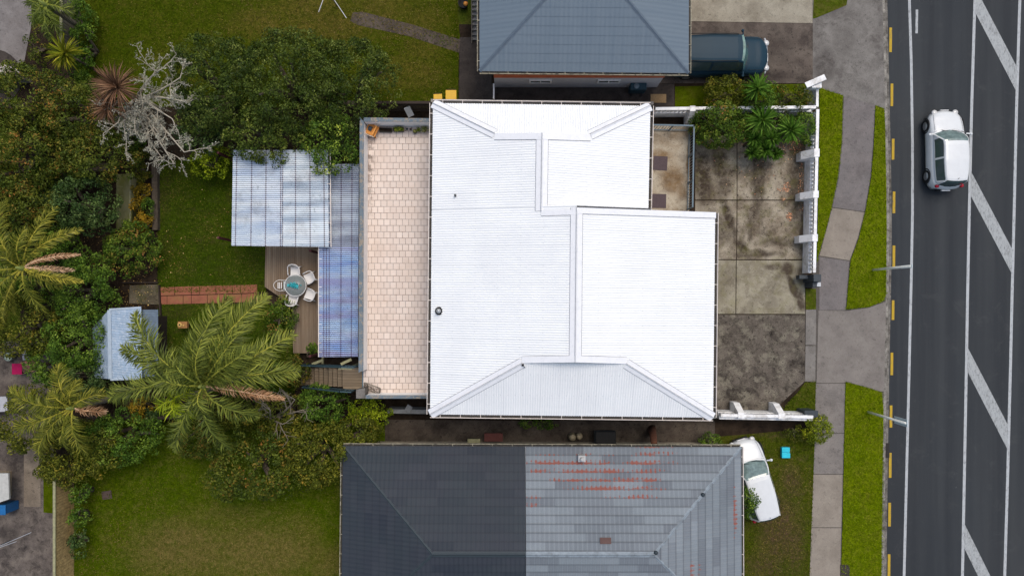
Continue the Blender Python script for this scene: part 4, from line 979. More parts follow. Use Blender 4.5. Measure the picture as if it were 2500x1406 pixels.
# stairs
sc_ = W(800, 920, 0); stairs = thing('staircase', 'brown timber staircase climbing to the tiled balcony', 'staircase', (sc_.x, sc_.y, 0))
treadm = deck_mat('stair tread timber', (0.17, 0.12, 0.075), (0.27, 0.21, 0.14), 0.13, True)
xs = [(734 + i*11.3) for i in range(10)]; nS = 10
for i in range(nS):
    z = 0.27*(i+1) ; a = W(xs[i], 893, z); b = W(xs[i]+10.4, 893, z); c = W(xs[i], 944-(9-i)*.4, z)
    m = MB(); m.box((a.x, c.y, z-.045), (b.x, a.y-(i*.015), z)); m.build('tread', treadm, stairs, world=True, bevel=.006)
a = W(833, 897, 2.7); b = W(884, 897, 2.7); c = W(833, 950, 2.7)
m = MB(); m.box((a.x+.09, c.y, 2.60), (b.x+.03, a.y-.004, 2.712)); m.build('landing', treadm, stairs, world=True)
for yy in (895, 948):
    m = MB(); m.bar(W(734, yy, .0), W(842, yy, 2.58), .05, .25); m.build('stringer', darkwood, stairs, world=True)
for px, py in ((846, 900), (846, 946), (790, 946)):
    p = W(px, py, 2.6 if px > 800 else 1.3); m = MB(); m.box((p.x-.05, p.y-.05, -.05), (p.x+.05, p.y+.05, 2.6 if px > 800 else 1.3)); m.build('post', greenwood, stairs, world=True)
def railing(name, label, cat, A, B, mat, h=1.0, gap=.12, post=1.6, group=None, seg=None, w=.05, parent=None):
    segs = seg or [(A, B)]; a0 = Vector(segs[0][0])
    t = parent or thing(name, label, cat, (a0.x, a0.y, a0.z), 0, group)
    up = Vector((0, 0, h)); R_ = MB(); Ba = MB()
    for A, B in segs:
        A, B = Vector(A), Vector(B); l = (B-A).length; d_ = (B-A)/l
        R_.bar(A+up, B+up, w, .04); R_.bar(A+Vector((0, 0, .1)), B+Vector((0, 0, .1)), .04, .04)
        n = int(l/gap)
        for i in range(1, n): p = A.lerp(B, i/n); Ba.bar(p+Vector((0, 0, .12)), p+up*.98, .02, .02)
        n = max(1, round(l/post))
        for i in range(n+1): p = A.lerp(B, i/n); Po = MB(); Po.bar(p-Vector((0, 0, .02)), p+up*1.03, .06, .06); Po.build('post', mat, t, world=True)
    R_.build('rails', mat, t, world=True); Ba.build('balusters', mat, t, world=True)
    return t
railing('handrail', 'dark teal slatted rail on the garden-side edge of the stairs', 'railing', 0, 0, teal, .9, .13, 1.3, seg=[(W(736, 888, .27), W(842, 892, 2.7)), (W(843, 892, 2.7), W(874, 893, 2.7))])
railing('handrail', 'dark teal slatted rail on the south edge of the stairs by the shrubs', 'railing', 0, 0, teal, .9, .13, 1.3, seg=[(W(752, 940, .5), W(840, 950, 2.7)), (W(841, 950, 2.7), W(866, 951, 2.7))])
m = MB(); m.bar(W(762, 889, 1.3), W(790, 878, 1.3), .12, .1); m.bar(W(832, 889, 2.4), W(858, 877, 2.3), .12, .1); m.bar(W(788, 888, .1), W(788, 870, .1), .1, .1); m.bar(W(827, 899, 3.5), W(860, 900, 3.5), .07, .05)
m.build('brace', greenwood, stairs, world=True)

# ---------------------------------------------------------------- garden shed
shedm = plain('pale blue corrugated shed iron', (0.27, 0.36, 0.48), 0.35, 0.14, 2.5, dirt=(0.55, 0.6, 0.65), dirt_amt=.5, dirt_scale=9, spec=.5)
sh = W(300, 840, 0); shed = thing('shed', 'small garden shed with pale blue corrugated iron roof beneath the palm', 'shed', (sh.x, sh.y, 0))
zr_, zl_ = 2.3, 2.05
A = [W(267, 757, zr_), W(345, 752, zl_+.1), W(347, 922, zl_+.1), W(270, 925, zr_)]
m = MB(); corrugate(m, A, A[1]-A[0], .076, .009); B_ = [W(226, 800, 1.6), W(266, 757, zr_), W(269, 925, zr_), W(232, 922, 1.6)]; corrugate(m, B_, B_[0]-B_[1], .076, .009)
m.build('roof', shedm, shed, world=True)
m = MB(); C_ = [W(347, 756, 1.95), W(386, 756, 1.85), W(386, 920, 1.85), W(347, 920, 1.95)]; corrugate(m, C_, C_[1]-C_[0], .076, .009); m.build('lean_to_roof', plain('darker shed iron', (0.11, 0.15, 0.2), .5, .2), shed, world=True)
m = MB(); m.bar(A[0]+Vector((0, 0, .02)), A[3]+Vector((0, 0, .02)), .16, .02); m.bar(A[0]+Vector((0, .03, .01)), A[1]+Vector((0, .03, .01)), .08, .03); m.bar(A[3]+Vector((0, -.03, .01)), A[2]+Vector((0, -.03, .01)), .08, .03); m.build('ridge_flashing', plain('shed trim', (0.35, 0.42, 0.5), .4), shed, world=True)
m = MB(); p = P2([(232, 806), (268, 772), (384, 772), (384, 908), (236, 908)], 1.0); m.prism(p, -.05, 1.6); m.build('wall', darkwood, shed, world=True)
m = MB(); p = W(384, 840, 0); m.box((p.x-.5, p.y-.45, .02), (p.x+.06, p.y+.45, 1.55)); m.build('door', greywood, shed, world=True)
# ---------------------------------------------------------------- neighbours
def hip_house(name, label, eave, ze, t, ridge, roofmat, wallmat, gutmat, row, wall_in=0.45, wallcols=None):
    """eave: four photo points TL TR BR BL; ridge: two photo px/py guesses only used for the side they lie on"""
    E = [W(*p, ze) for p in eave]; c = (E[0]+E[1]+E[2]+E[3])/4
    th_ = thing(name, label, 'house', (c.x, c.y, 0))
    P_ = [Plane(E[i], E[(i+1) % 4], t[i], c) for i in range(4)]   # N, E, S, W
    # hips run until the ridge: solve numerically
    def tri(a, b, g):   # point where three planes meet
        M = []; r_ = []
        for p in (a, b, g):
            M.append([-p.t*p.n.x, -p.t*p.n.y, 1]); r_.append(p.A.z - p.t*(p.A.x*p.n.x+p.A.y*p.n.y))
        s = np.linalg.solve(np.array(M), np.array(r_)); return Vector(s)
    w_ = (E[1]-E[0]).length; h_ = (E[3]-E[0]).length
    if w_ >= h_: r1 = tri(P_[0], P_[3], P_[2]); r2 = tri(P_[0], P_[1], P_[2]); polys = [[E[0], E[1], r2, r1], [E[1], E[2], r2], [E[2], E[3], r1, r2], [E[3], E[0], r1]]; hips = [(0, r1, 0, 3), (1, r2, 0, 1), (2, r2, 1, 2), (3, r1, 2, 3)]; rd = (0, 2)
    else: r1 = tri(P_[0], P_[1], P_[3]); r2 = tri(P_[2], P_[1], P_[3]); polys = [[E[0], E[1], r1], [E[1], E[2], r2, r1], [E[2], E[3], r2], [E[3], E[0], r1, r2]]; hips = [(0, r1, 0, 3), (1, r1, 0, 1), (2, r2, 1, 2), (3, r2, 2, 3)]; rd = (1, 3)
    return th_, E, P_, polys, hips, r1, r2, rd
# north neighbour
nroof = NT('blue grey roof tile', 0.6, .4); _u = nroof.xyz(nroof.uv)
_c = nroof.mix(nroof.ramp(nroof.noise(1.0, 6, .6, nroof.uv, stretch=(4, .3, 1)), [(0.3, 0), (0.7, 1)]), (0.095, 0.135, 0.18), (0.115, 0.155, 0.198))
_c = nroof.mix(nroof.ramp(nroof.noise(18, 5, .8), [(0.4, 0), (.75, .4)]), _c, (0.09, 0.12, 0.15)); nroof.color(_c)
_w = nroof.math('SINE', nroof.math('MULTIPLY', _u[0], 2*math.pi/.2)); nroof.bump(_w, .35, .012); nroof = nroof.m
nwall = plain('white weatherboard', (0.5, 0.5, 0.53), .7, .06); brick = plain('orange painted boards', (0.5, 0.14, 0.065), .8, .15)
th_, E, P_, polys, hips, r1, r2, rd = hip_house('house', 'blue grey hip roofed house at the top beside the dark four wheel drive', [(1170, -420), (1683, -420), (1681, 179), (1171, 174)], 3.2, (.3, .3, .3, .3), None, None, None, None, 0)
m = MB()
for i, pl in enumerate(polys): tiles(m, fix(P_[i], pl), P_[i].down, .38, .012, (i*7.3, 0))
m.build('roof', nroof, th_, world=True)
m = MB(); ncap = plain('roof cap', (0.085, 0.115, 0.155), .6, .1)
for k, e_, a, b in hips: cap(m, E[k], e_, P_[a].up, P_[b].up, .08, .02, .02)
cap(m, r1, r2, P_[rd[0]].up, P_[rd[1]].up, .14, .03); m.build('ridge_capping', ncap, th_, world=True)
beige = plain('lichen spotted gutter', (0.42, 0.38, 0.28), .7, .2, 6, dirt=(0.05, 0.05, 0.04), dirt_amt=.9, dirt_scale=5)
gutter(th_, E[3], E[2], (0, -1, 0), beige, .09); gutter(th_, E[0], E[3], (-1, 0, 0), beige, .09); gutter(th_, E[1], E[2], (1, 0, 0), beige, .09)
m = MB(); m.prism([tuple(p)[:2] for p in inset(E, .02)], 3.05, 3.17); m.build('soffit', white, th_, world=True)
s0, s1 = W(1208, 214), W(1606, 214); nw = W(1208, -400)
m = MB(); m.prism([(s0.x, s0.y), (s1.x-.05, s1.y), (s1.x-.05, nw.y), (s0.x, nw.y)], -.1, 1.5); m.build('wall', nwall, th_, world=True)
m = MB(); m.prism([(s0.x-.012, s0.y-.012), (s1.x-.02, s1.y-.012), (s1.x-.02, nw.y), (s0.x-.012, nw.y)], 1.503, 3.045); m.build('wall_band', brick, th_, world=True)
for px in (1321, 1491):
    p = W(px, 205, 1.7); f = opening(th_, p.x, s0.y-.03, 1.02, 1.0, .42, (0, -1))
# the south neighbour: dark half and weathered half
def tile_mat(name, a, b, streak, rust=0.0, old=False):
    t = NT(name, .7, .35); u = t.xyz(t.uv)
    bk = t.n('ShaderNodeTexBrick', Vector=t.uv); bk.offset = .37
    for k, v in (('Color1', (0, 0, 0, 1)), ('Color2', (1, 1, 1, 1)), ('Mortar', (.5, .5, .5, 1)), ('Scale', 1.0), ('Mortar Size', .0), ('Brick Width', 1.3), ('Row Height', .37)): bk.inputs[k].default_value = v
    c = t.mix(t.ramp(bk.outputs['Color'], [(0, 0), (1, 1)]), a, b)
    big = t.ramp(t.noise(.5, 5, .6), [(0.35, 0), (.65, .6)]); c = t.mix(big, c, streak)
    fru = t.math('FRACT', t.math('DIVIDE', u[0], .205)); seam = t.ramp(fru, [(0, 1), (.12, 0), (.88, 0), (1, 1)])
    c = t.mix(t.math('MULTIPLY', seam, .28), c, [v*1.35 for v in b] if old else [v*.6 for v in a])
    frv = t.math('FRACT', t.math('ADD', t.math('DIVIDE', u[1], .37), 200.0)); low = t.ramp(frv, [(0.0, .55), (.10, 0), (.82, 0), (1, .8)])
    c = t.mix(t.math('MULTIPLY', low, .8 if old else .45), c, [v*.42 for v in a])
    if rust:
        q = [W(1335, 1132, 2.8), W(1440, 1150, 2.8), W(1580, 1130, 2.8), W(1500, 1170, 2.8), W(1560, 1180, 2.8), W(1300, 1215, 2.8), W(1795, 1250, 2.8), W(1600, 1100, 2.8), W(1690, 1380, 3)]
        rr = [(1.4, .6), (2.6, 1.1), (1.9, .5), (3.0, .9), (1.4, .9), (.5, .4), (.3, 1.6), (1.6, .3), (.5, .5)]
        msk = 0.0
        for p, (ra, rb) in zip(q, rr): msk = t.math('MAXIMUM', msk, t.spot(t.pos, p.x, p.y, ra, rb, 0, .7))
        edge = t.ramp(frv, [(0.0, 1), (.20, .55), (.5, 0.12), (.80, .0), (.97, 1)])
        dots = t.ramp(t.math('SINE', t.math('MULTIPLY', u[0], 2*math.pi/.205)), [(0.1, .35), (.7, 1)])
        nz = t.ramp(t.noise(1.0, 8, .85, t.uv, stretch=(1, 3.5, 1)), [(0.43, 0), (.55, 1)])
        k = t.math('MULTIPLY', t.math('MULTIPLY', t.math('MULTIPLY', edge, dots), nz), t.math('ADD', t.math('MULTIPLY', msk, 1.5), .03))
        k = t.ramp(k, [(0.19, 0), (.34, .85)]); c = t.mix(k, c, t.mix(t.noise(15, 4), (0.33, 0.055, 0.026), (0.2, 0.065, 0.04)))
        rough_ = 1
    c = t.mix(t.ramp(t.noise(20, 5, .8), [(0.45, 0), (.8, .4)]), c, [v*.7 for v in a]); t.color(c)
    t.bump(t.math('SINE', t.math('MULTIPLY', u[0], 2*math.pi/.205)), .4, .014); return t.m
dktile = tile_mat('dark slate coloured pressed tile', (0.020, 0.026, 0.039), (0.034, 0.039, 0.052), (0.026, 0.038, 0.046))
oldtile = tile_mat('weathered silver pressed tile', (0.115, 0.128, 0.152), (0.215, 0.245, 0.275), (0.16, 0.19, 0.215), 1.0, True)
th_, E, P_, polys, hips, r1, r2, rd = hip_house('house', 'long semi-detached house with half dark and half rusty silver tiled roof', [(838, 1088), (1809, 1091), (1811, 1566), (833, 1566)], 2.7, (.3, .313, .3, .313), None, None, None, None, 0)
split = W(1283, 1250, 3.2).x
def cutx(pts, x, keep):   # keep left (-1) or right (+1) of x
    out = []
    for i in range(len(pts)):
        p, q = pts[i], pts[(i+1) % len(pts)]; dp, dq = (p.x-x)*keep, (q.x-x)*keep
        if dp >= 0: out.append(p)
        if (dp >= 0) != (dq >= 0): out.append(p.lerp(q, dp/(dp-dq)))
    return out
mL, mR = MB(), MB()
for i, pl in enumerate(polys):
    pl = fix(P_[i], pl)
    if i in (0, 2):
        tiles(mL, cutx(pl, split-.01, -1), P_[i].down, .37, .028, (i*7.3, 0)); tiles(mR, cutx(pl, split+.01, 1), P_[i].down, .37, .028, (i*7.3, 0))
    else: tiles(mR if i == 1 else mL, pl, P_[i].down, .37, .028, (i*7.3, 0))
mL.build('roof', dktile, th_, world=True); o = mR.build('roof', oldtile, th_, world=True); o['label'] = 'weathered silver half of the roof with rust spots'
capd = plain('dark roof cap', (0.03, 0.042, 0.052), .6, .1); capo = plain('silver roof cap', (0.22, 0.26, 0.3), .6, .2, 5, dirt=(.1, .11, .12))
mL, mR = MB(), MB()
for k, e_, a, b in hips: cap(mL if k in (0, 3) else mR, E[k], e_, P_[a].up, P_[b].up, .07, .02, .02)
rm = Vector((split, r1.y+(r2.y-r1.y)*(split-r1.x)/(r2.x-r1.x), r1.z+(r2.z-r1.z)*(split-r1.x)/(r2.x-r1.x)))
cap(mL, r1, rm, P_[0].up, P_[2].up, .12, .03); cap(mR, rm, r2, P_[0].up, P_[2].up, .12, .03)
mL.build('ridge_capping', capd, th_, world=True); mR.build('ridge_capping', capo, th_, world=True)
gutter(th_, E[0], E[1], (0, 1, 0), beige, .09); gutter(th_, E[3], E[0], (-1, 0, 0), beige, .09); gutter(th_, E[1], E[2], (1, 0, 0), gutterm, .09)
m = MB(); m.prism([tuple(p)[:2] for p in inset(E, .02)], 2.56, 2.67); m.build('soffit', white, th_, world=True)
m = MB(); wI = inset(E, .3); m.prism(wI, -.1, 2.557); m.build('wall', plain('pale render', (0.4, 0.36, 0.29), .8, .15, dirt=(.2, .15, .1)), th_, world=True)
yn = max(p[1] for p in wI)
for px in (1130, 1330, 1560): p = W(px, 1085, 1.5); opening(th_, p.x, yn+.03, 1.5, 1.2, 1.0, (0, 1))
q = P_[0].at(1419, 1118); m = MB(); m.box((q.x-.16, q.y-.1, q.z-.1), (q.x+.16, q.y+.18, q.z+.32)); m.lathe((q.x, q.y+.03, q.z+.3), [(.09, 0), (.09, .22)], 12); m.build('chimney', plain('pale chimney', (.45, .46, .47)), th_, world=True)
q = P_[0].at(1478, 1318); m = MB(); m.bar(q+Vector((-.24, 0, .06)), q+Vector((.24, 0, .06)), .26, .05, P_[0].up); m.build('roof_patch', plain('brown replacement tile', (0.10, 0.055, 0.05)), th_, world=True)
for k, f in ((1, .45), (1, .98)):
    q = E[1].lerp(r2, f); m = MB(); m.lathe((q.x, q.y, q.z+.02), [(.09, 0), (.09, .06), (.03, .1)], 10); m.build('vent_cap', capd, th_, world=True)
# ---------------------------------------------------------------- cars
def carpaint(name, col, metal=0.0, coat=.4, spec=.4):
    t = NT(name, 0.38, spec, metal); t.b.inputs['Coat Weight'].default_value = coat; t.b.inputs['Coat Roughness'].default_value = 0.2
    t.color(t.mix(t.ramp(t.noise(4, 6, .7), [(0.4, 0), (.75, .35)]), col, [v*.8 for v in col])); return t.m
rubber = plain('tyre', (0.015, 0.015, 0.016), .85, .2); rimm = plain('alloy rim', (0.35, 0.35, 0.36), .35, .1, metal=.7)
cglass = plain('car glass', (0.045, 0.075, 0.08), 0.06, .1, spec=.8); cglass_l = plain('windscreen glass', (0.14, 0.2, 0.2), 0.08, .35, 5, spec=.8)
trim = plain('black trim', (0.015, 0.016, 0.018), .5)
lampc = plain('clear lamp', (0.5, 0.5, 0.5), .1, .1, spec=.8); lampr = plain('red lamp', (0.4, 0.015, 0.03), .15, .1); plate = plain('plate', (.7, .7, .7), .4)
def sm(x, xs, ys):
    """smooth interpolation through knots"""
    xs = np.array(xs, float); ys = np.array(ys, float); x = np.clip(x, xs[0], xs[-1]); i = np.clip(np.searchsorted(xs, x)-1, 0, len(xs)-2)
    m = np.gradient(ys, xs); h = xs[i+1]-xs[i]; t = (x-xs[i])/h
    return (2*t**3-3*t**2+1)*ys[i] + (t**3-2*t**2+t)*h*m[i] + (-2*t**3+3*t**2)*ys[i+1] + (t**3-t**2)*h*m[i+1]
def car(name, label, loc, rz, paint, Ln, Wd, Ht, prof, green, roofglass=None, rails=False, group=None, wsm=None, dark_trim=False):
    """prof: (x fraction from nose, deck height, half width fraction); green: x of cowl, roof front, roof rear, tail of glass"""
    t = thing(name, label, 'car', loc, rz, group); w2 = Wd/2
    xs = [p[0] for p in prof]; zs = [p[1] for p in prof]; ws = [p[2] for p in prof]
    NXs = 46; X = [0.5-0.5*math.cos(math.pi*i/NXs) for i in range(NXs+1)]; X = [0.35*x+0.65*i/NXs for i, x in enumerate(X)]
    cs = [(0, 0), (.35, -.004), (.62, -.014), (.80, -.04), (.91, -.085), (.965, -.15), (.99, -.26), (1.0, -.40)]   # from the centre out, drop below the deck
    V = []; nj = len(cs)*2+3
    for x in X:
        zd = float(sm(x, xs, zs)); w = float(sm(x, xs, ws))*w2; e = min(1, max(0, min(x, 1-x)/.03)); half = [(w*a, zd+b*(zd-.25)/.5) for a, b in cs] + [(w*.985, .36), (w*.93, .22)]
        px_ = (0.5-x)*Ln; fa = max(0, 1-x/.16)**1.5; fb = max(0, 1-(1-x)/.14)**1.5; row = [(-b[0], b[1]) for b in half[::-1]][:-1] + [(b[0], b[1]) for b in half]
        for (y, z) in row: V.append((px_ - (fa*.085-fb*.06)*Ln*min(1, abs(y)/w2)**2.4, y, z))
    nj = len(row); F = []
    for i in range(NXs):
        for j in range(nj-1): a = i*nj+j; F.append((a, a+nj, a+nj+1, a+1))
        F.append((i*nj+nj-1, (i+1)*nj+nj-1, (i+1)*nj, i*nj))
    F.append(tuple(range(nj))); F.append(tuple(NXs*nj+k for k in range(nj-1, -1, -1)))
    body = MB(); body.add(V, F, smooth=True)
    # greenhouse
    xa, xb, xc, xd = green; NG = 30; G = [xa+(xd-xa)*i/NG for i in range(NG+1)]; top = []
    rows = []
    for x in G:
        belt = float(sm(x, xs, zs))-.035; wb = float(sm(x, xs, ws))*w2*.90
        zr = float(np.interp(x, [xa, xb-.02, xb+.05, (xb+xc)/2, xc-.02, xc+.02, xd], [belt+.02, Ht-.05, Ht-.01, Ht, Ht-.04, Ht-.075, belt+.03]))
        wr = wb*float(np.interp(x, [xa, xb, (xb+xc)/2, xc, xd], [.93, .76, .77, .70, .84])); cr = .02
        f = (zr-belt)/(Ht-belt); wr = wb+(wr-wb)*min(1, f*1.05)
        rows.append([(0, zr+cr), (wr*.4, zr+cr*.8), (wr*.75, zr+cr*.3), (wr*.92, zr-.012), (wr, zr-.05*f), (wr+(wb-wr)*.08, zr-.09*f), (wr+(wb-wr)*.92, belt+.055*f), (wb, belt)])
    wind, rear, side, shell = MB(), MB(), [MB(), MB()], MB()
    for sgn in (1, -1):
        for i in range(NG):
            x0, x1 = G[i], G[i+1]; xm = (x0+x1)/2
            for j in range(7):
                q = [((.5-x0)*Ln, sgn*rows[i][j][0], rows[i][j][1]), ((.5-x1)*Ln, sgn*rows[i+1][j][0], rows[i+1][j][1]), ((.5-x1)*Ln, sgn*rows[i+1][j+1][0], rows[i+1][j+1][1]), ((.5-x0)*Ln, sgn*rows[i][j+1][0], rows[i][j+1][1])]
                def cv(p):
                    fx = .5-p[0]/Ln; fa = max(0, 1-abs(fx-xa)/.20); fb = max(0, 1-abs(xd-fx)/.16); yy = min(1, abs(p[1])/(w2*.9))**2
                    return (p[0] - (fa*.055-fb*.045)*Ln*yy, p[1], p[2])
                q = [cv(p_) for p_ in q]
                if sgn < 0: q = q[::-1]
                if j < 3 and xm < xb-.004: tgt = wind
                elif j < 3 and xm > xc+.012: tgt = rear
                elif j == 5 and xa+(xb-xa)*.55 < xm < xd-(xd-xc)*.5-.02 and abs(xm-((xa+xd)/2+.01)) > .012: tgt = side[0 if sgn > 0 else 1]
                else: tgt = shell
                tgt.add(q, [(0, 1, 2, 3)], smooth=tgt is not shell or True)
    for f_, u_ in zip(shell.f, shell.sm): body.f.append(tuple(len(body.v)+k for k in f_)); body.sm.append(True); body.uv.append(None)
    body.v += shell.v
    b = body.build('body', paint, t)
    wind.build('windscreen', wsm or cglass_l, t); 
    if rear.v: rear.build('rear_window', cglass, t)
    for s_ in side: s_.build('side_window', cglass, t)
    # wheels
    for fx in (.185, .815):
        for s_ in (1, -1):
            cx, cy, r_ = (.5-fx)*Ln, s_*(w2-.10), .315
            m = MB(); n = 24; V = []; prof_ = [(-.1, .2), (-.1, r_*.96), (-.07, r_), (.07, r_), (.1, r_*.96), (.1, .2)]
            for (yy, rr) in prof_:
                for k in range(n): a = 2*math.pi*k/n; V.append((cx+rr*math.cos(a), cy+yy, r_+rr*math.sin(a)))
            F = [(i*n+k, i*n+(k+1) % n, (i+1)*n+(k+1) % n, (i+1)*n+k) for i in range(5) for k in range(n)]
            m.add(V, F, smooth=True); wh = m.build('wheel', rubber, t)
            m = MB(); V = [(cx, cy+s_*.07, r_)]; 
            for k in range(20): a = 2*math.pi*k/20; V.append((cx+.2*math.cos(a), cy+s_*.085, r_+.2*math.sin(a)))
            m.add(V, [(0, 1+k, 1+(k+1) % 20) for k in range(20)]); rim = m.build('rim', rimm, t); rim.parent = wh
            m = MB(); pts = [(cx+.36*math.cos(a), s_*(w2*.995), r_+.36*math.sin(a)) for a in [math.pi*i/12 for i in range(13)]]; m.tube(pts, .03, 5); m.build('wheel_arch', trim, t)
    def pt(x, fy, dz=0): w = float(sm(x, xs, ws))*w2; return Vector(((.5-x)*Ln, w*fy, float(sm(x, xs, zs))+dz))
    for s_ in (1, -1):
        m = MB(); p = pt(.035, s_*.70, -.10); m.lathe((p.x, p.y, p.z-.05), [(.03, 0), (.15, .03), (.13, .075), (.02, .09)], 12); m.build('headlight', lampc, t)
        p = pt(.965, s_*.80, -.09); m = MB(); m.lathe((p.x+.02, p.y, p.z-.12), [(.04, 0), (.085, .05), (.085, .15), (.02, .18)], 10); m.build('taillight', lampr, t)
        p = pt(xa+.05, s_*1.0, .02); m = MB(); m.bar(p+Vector((0, -s_*.06, -.02)), p+Vector((-.02, s_*.10, .03)), .05, .04); m.lathe((p.x-.03, p.y+s_*.14, p.z-.03), [(.03, 0), (.065, .02), (.065, .08), (.03, .1)], 10); m.build('wing_mirror', paint, t)
    for fx, sg in ((-.003, 1), (1.003, -1)):
        p = Vector(((.5-fx)*Ln, 0, .45)); m = MB(); m.box((p.x-.035, -.2, p.z), (p.x-.005 if sg > 0 else p.x+.015, .2, p.z+.1)); m.build('number_plate', plate, t)
        m = MB(); m.box((p.x-.06 if sg > 0 else p.x-.01, -w2*.42, .26), (p.x+.01 if sg > 0 else p.x+.06, w2*.42, .4)); m.build('bumper_grille', trim, t)
    # wipers and seams
    m = MB(); xw = xa+.006
    for yy in (.38, -.1): a = pt(xw, 0, .035); m.bar((a.x, yy, a.z), (a.x-.12, yy-.5, a.z+.085), .022, .015)
    m.build('wipers', trim, t)
    m = MB()
    for xg in (xa-.012,):
        pts_ = [pt(xg+.035*abs(k)**2, k*.86, -.02-.06*abs(k)**4+.012) for k in [-1+i/6 for i in range(13)]]
        m.tube(pts_, .007, 4)
    for s_ in (1, -1): m.tube([pt(.06+(xa-.06)*i/8, s_*.80, -.025) for i in range(9)], .006, 4)
    m.build('bonnet_gap', trim, t)
    m = MB(); m.bar((( .5-xc+.02)*Ln, 0, Ht+.0), ((.5-xc+.025)*Ln, .0, Ht+.09), .02, .02); m.build('aerial', trim, t)
    if rails:
        for s_ in (1, -1):
            m = MB(); pts = [((.5-x)*Ln, s_*w2*.68, Ht+dz) for x, dz in ((xb+.05, -.01), (xb+.07, .07), (xc-.04, .07), (xc-.02, -.02))]; m.tube(pts, .022, 6); m.build('roof_rail', trim, t)
    return t, pt
whitec = carpaint('white car paint', (0.62, 0.64, 0.66))
hatch = [(0, .42, .70), (.02, .60, .80), (.06, .70, .90), (.14, .78, .97), (.27, .90, 1.0), (.5, .93, 1.0), (.75, .95, 1.0), (.9, .95, .95), (.97, .88, .86), (1.0, .62, .74)]
p = W(2318, 363, .75); c1, _ = car('hatchback_car', 'white hatchback driving on the road lane beside the hatched median', (p.x, p.y, -.12), R(91), whitec, 3.85, 1.68, 1.50, hatch, (.27, .43, .925, .975))
suv = [(0, .5, .72), (.02, .8, .86), (.06, .95, .95), (.16, 1.02, 1.0), (.29, 1.07, 1.0), (.5, 1.10, 1.0), (.8, 1.10, 1.0), (.95, 1.08, .96), (1.0, .8, .88)]
tealc = carpaint('dark blue car paint', (0.014, 0.038, 0.06), 0, .0, .1)
cgl2 = plain('pale green windscreen', (0.10, 0.2, 0.18), .08, .5, 3, spec=.8)
p = W(1760, 133, 1.0); c2, pt = car('four_wheel_drive_car', 'dark blue four wheel drive parked half under the top house eave', (p.x, p.y, .03), R(0), tealc, 4.75, 1.85, 1.85, suv, (.235, .33, .95, .985), rails=True, wsm=cgl2)
m = MB(); pts = [tuple(pt(.012+.04*abs(k)**2.2, k*.97, -.20)+Vector((.02, 0, 0))) for k in [-1+i/7 for i in range(15)]]; m.tube(pts, .045, 6); m.build('chrome_bumper', plain('pale bumper', (.45, .47, .5), .3), c2)
p = W(1842, 1172, .75); c3, _ = car('hatchback_car', 'white hatchback parked askew on worn grass beside the rusty roof', (p.x, p.y, .02), R(107), whitec, 4.0, 1.68, 1.48, hatch, (.25, .42, .93, .98))
for o in c3.children:
    if o.name.startswith('body'): o['label'] = 'white body of the askew parked car'

# ---------------------------------------------------------------- front walls with block balustrades
wallp = plain('white painted masonry', (0.8, 0.8, 0.81), .6, .05, 3, dirt=(.3, .27, .22), dirt_amt=.5, dirt_scale=2.2)
def block_wall(label, A, B, inn, butts, h0=.72, h1=1.22, parts=True, group='white masonry garden walls'):
    A, B = Vector(A), Vector(B); d_ = (B-A).normalized(); o_ = Vector(inn).normalized(); l = (B-A).length
    t = thing('garden_wall', label, 'wall', (A.x, A.y, 0), 0, group); Z = Vector((0, 0, 1))
    m = MB(); m.bar(A-o_*.08+Z*(h0/2-.05), B-o_*.08+Z*(h0/2-.05), .16, h0+.1, Z); m.build('wall', wallp, t, world=True)
    m = MB(); m.bar(A-o_*.09+Z*(h1-.03), B-o_*.09+Z*(h1-.03), .14, .06); m.build('coping', wallp, t, world=True)
    m = MB(); n = int(l/.19)
    for i in range(n):
        p = A+d_*(.1+.19*i)-o_*.09; m.bar(p+Z*h0+d_*-.04, p+Z*(h1-.06)+d_*.05, .07, .13, o_)
    m.build('balusters', wallp, t, world=True)
    for q, ww in butts:
        p = A+d_*q; mm = MB(); x0 = p-d_*(ww/2); x1 = p+d_*(ww/2)
        vs = []
        for x in (x0, x1): vs += [x+o_*.42-Z*.05, x+o_*.42+Z*.60, x+o_*.05+Z*(h1+.03), x-o_*.2+Z*(h1+.03), x-o_*.2-Z*.05]
        mm.add(vs, [(4, 3, 2, 1, 0), (5, 6, 7, 8, 9), (0, 1, 6, 5), (1, 2, 7, 6), (2, 3, 8, 7), (3, 4, 9, 8)]); mm.build('buttress', wallp, t, world=True)
    return t
A = W(1966, 284); B = W(1958, 668)
block_wall('long white front wall with buttresses facing the footpath', A, B, (-1, 0, 0), [(2.05, .38), (4.0, .33), (6.05, .33)])
block_wall('white block wall at the top of the front yard behind the yuccas', W(1588, 287), W(1966, 283), (0, -1, 0), [(1.75, .25)])
sw = block_wall('short white wall with two buttresses at the foot of the dark driveway', W(1741, 999), W(1958, 1003), (0, 1, 0), [(.95, .3), (2.85, .3)], h0=.8, h1=1.3)
m = MB(); m.bar(W(1741, 1011)+Vector((0, 0, .5)), W(1962, 1015)+Vector((0, 0, .5)), .14, 1.1, (0, 0, 1)); m.build('outer_leaf', wallp, sw, world=True)
m = MB()
for i in range(26): p = W(1741, 1005).lerp(W(1960, 1009), (i+.5)/26); m.bar(p+Vector((-.03, -.08, .97)), p+Vector((.03, .08, .97)), .07, .05)
m.build('cross_blocks', wallp, sw, world=True)
m = MB(); A = W(1989, 228, 1.2); m.bar(W(1972, 276, 0)+Vector((0, 0, .55)), W(1972, 232, 0)+Vector((0, 0, .55)), .12, 1.1, (0, 0, 1)); o = m.build('garden_wall', wallp); tag(o, 'short white wall stub running up to the white letterbox', 'wall', 'white masonry garden walls')
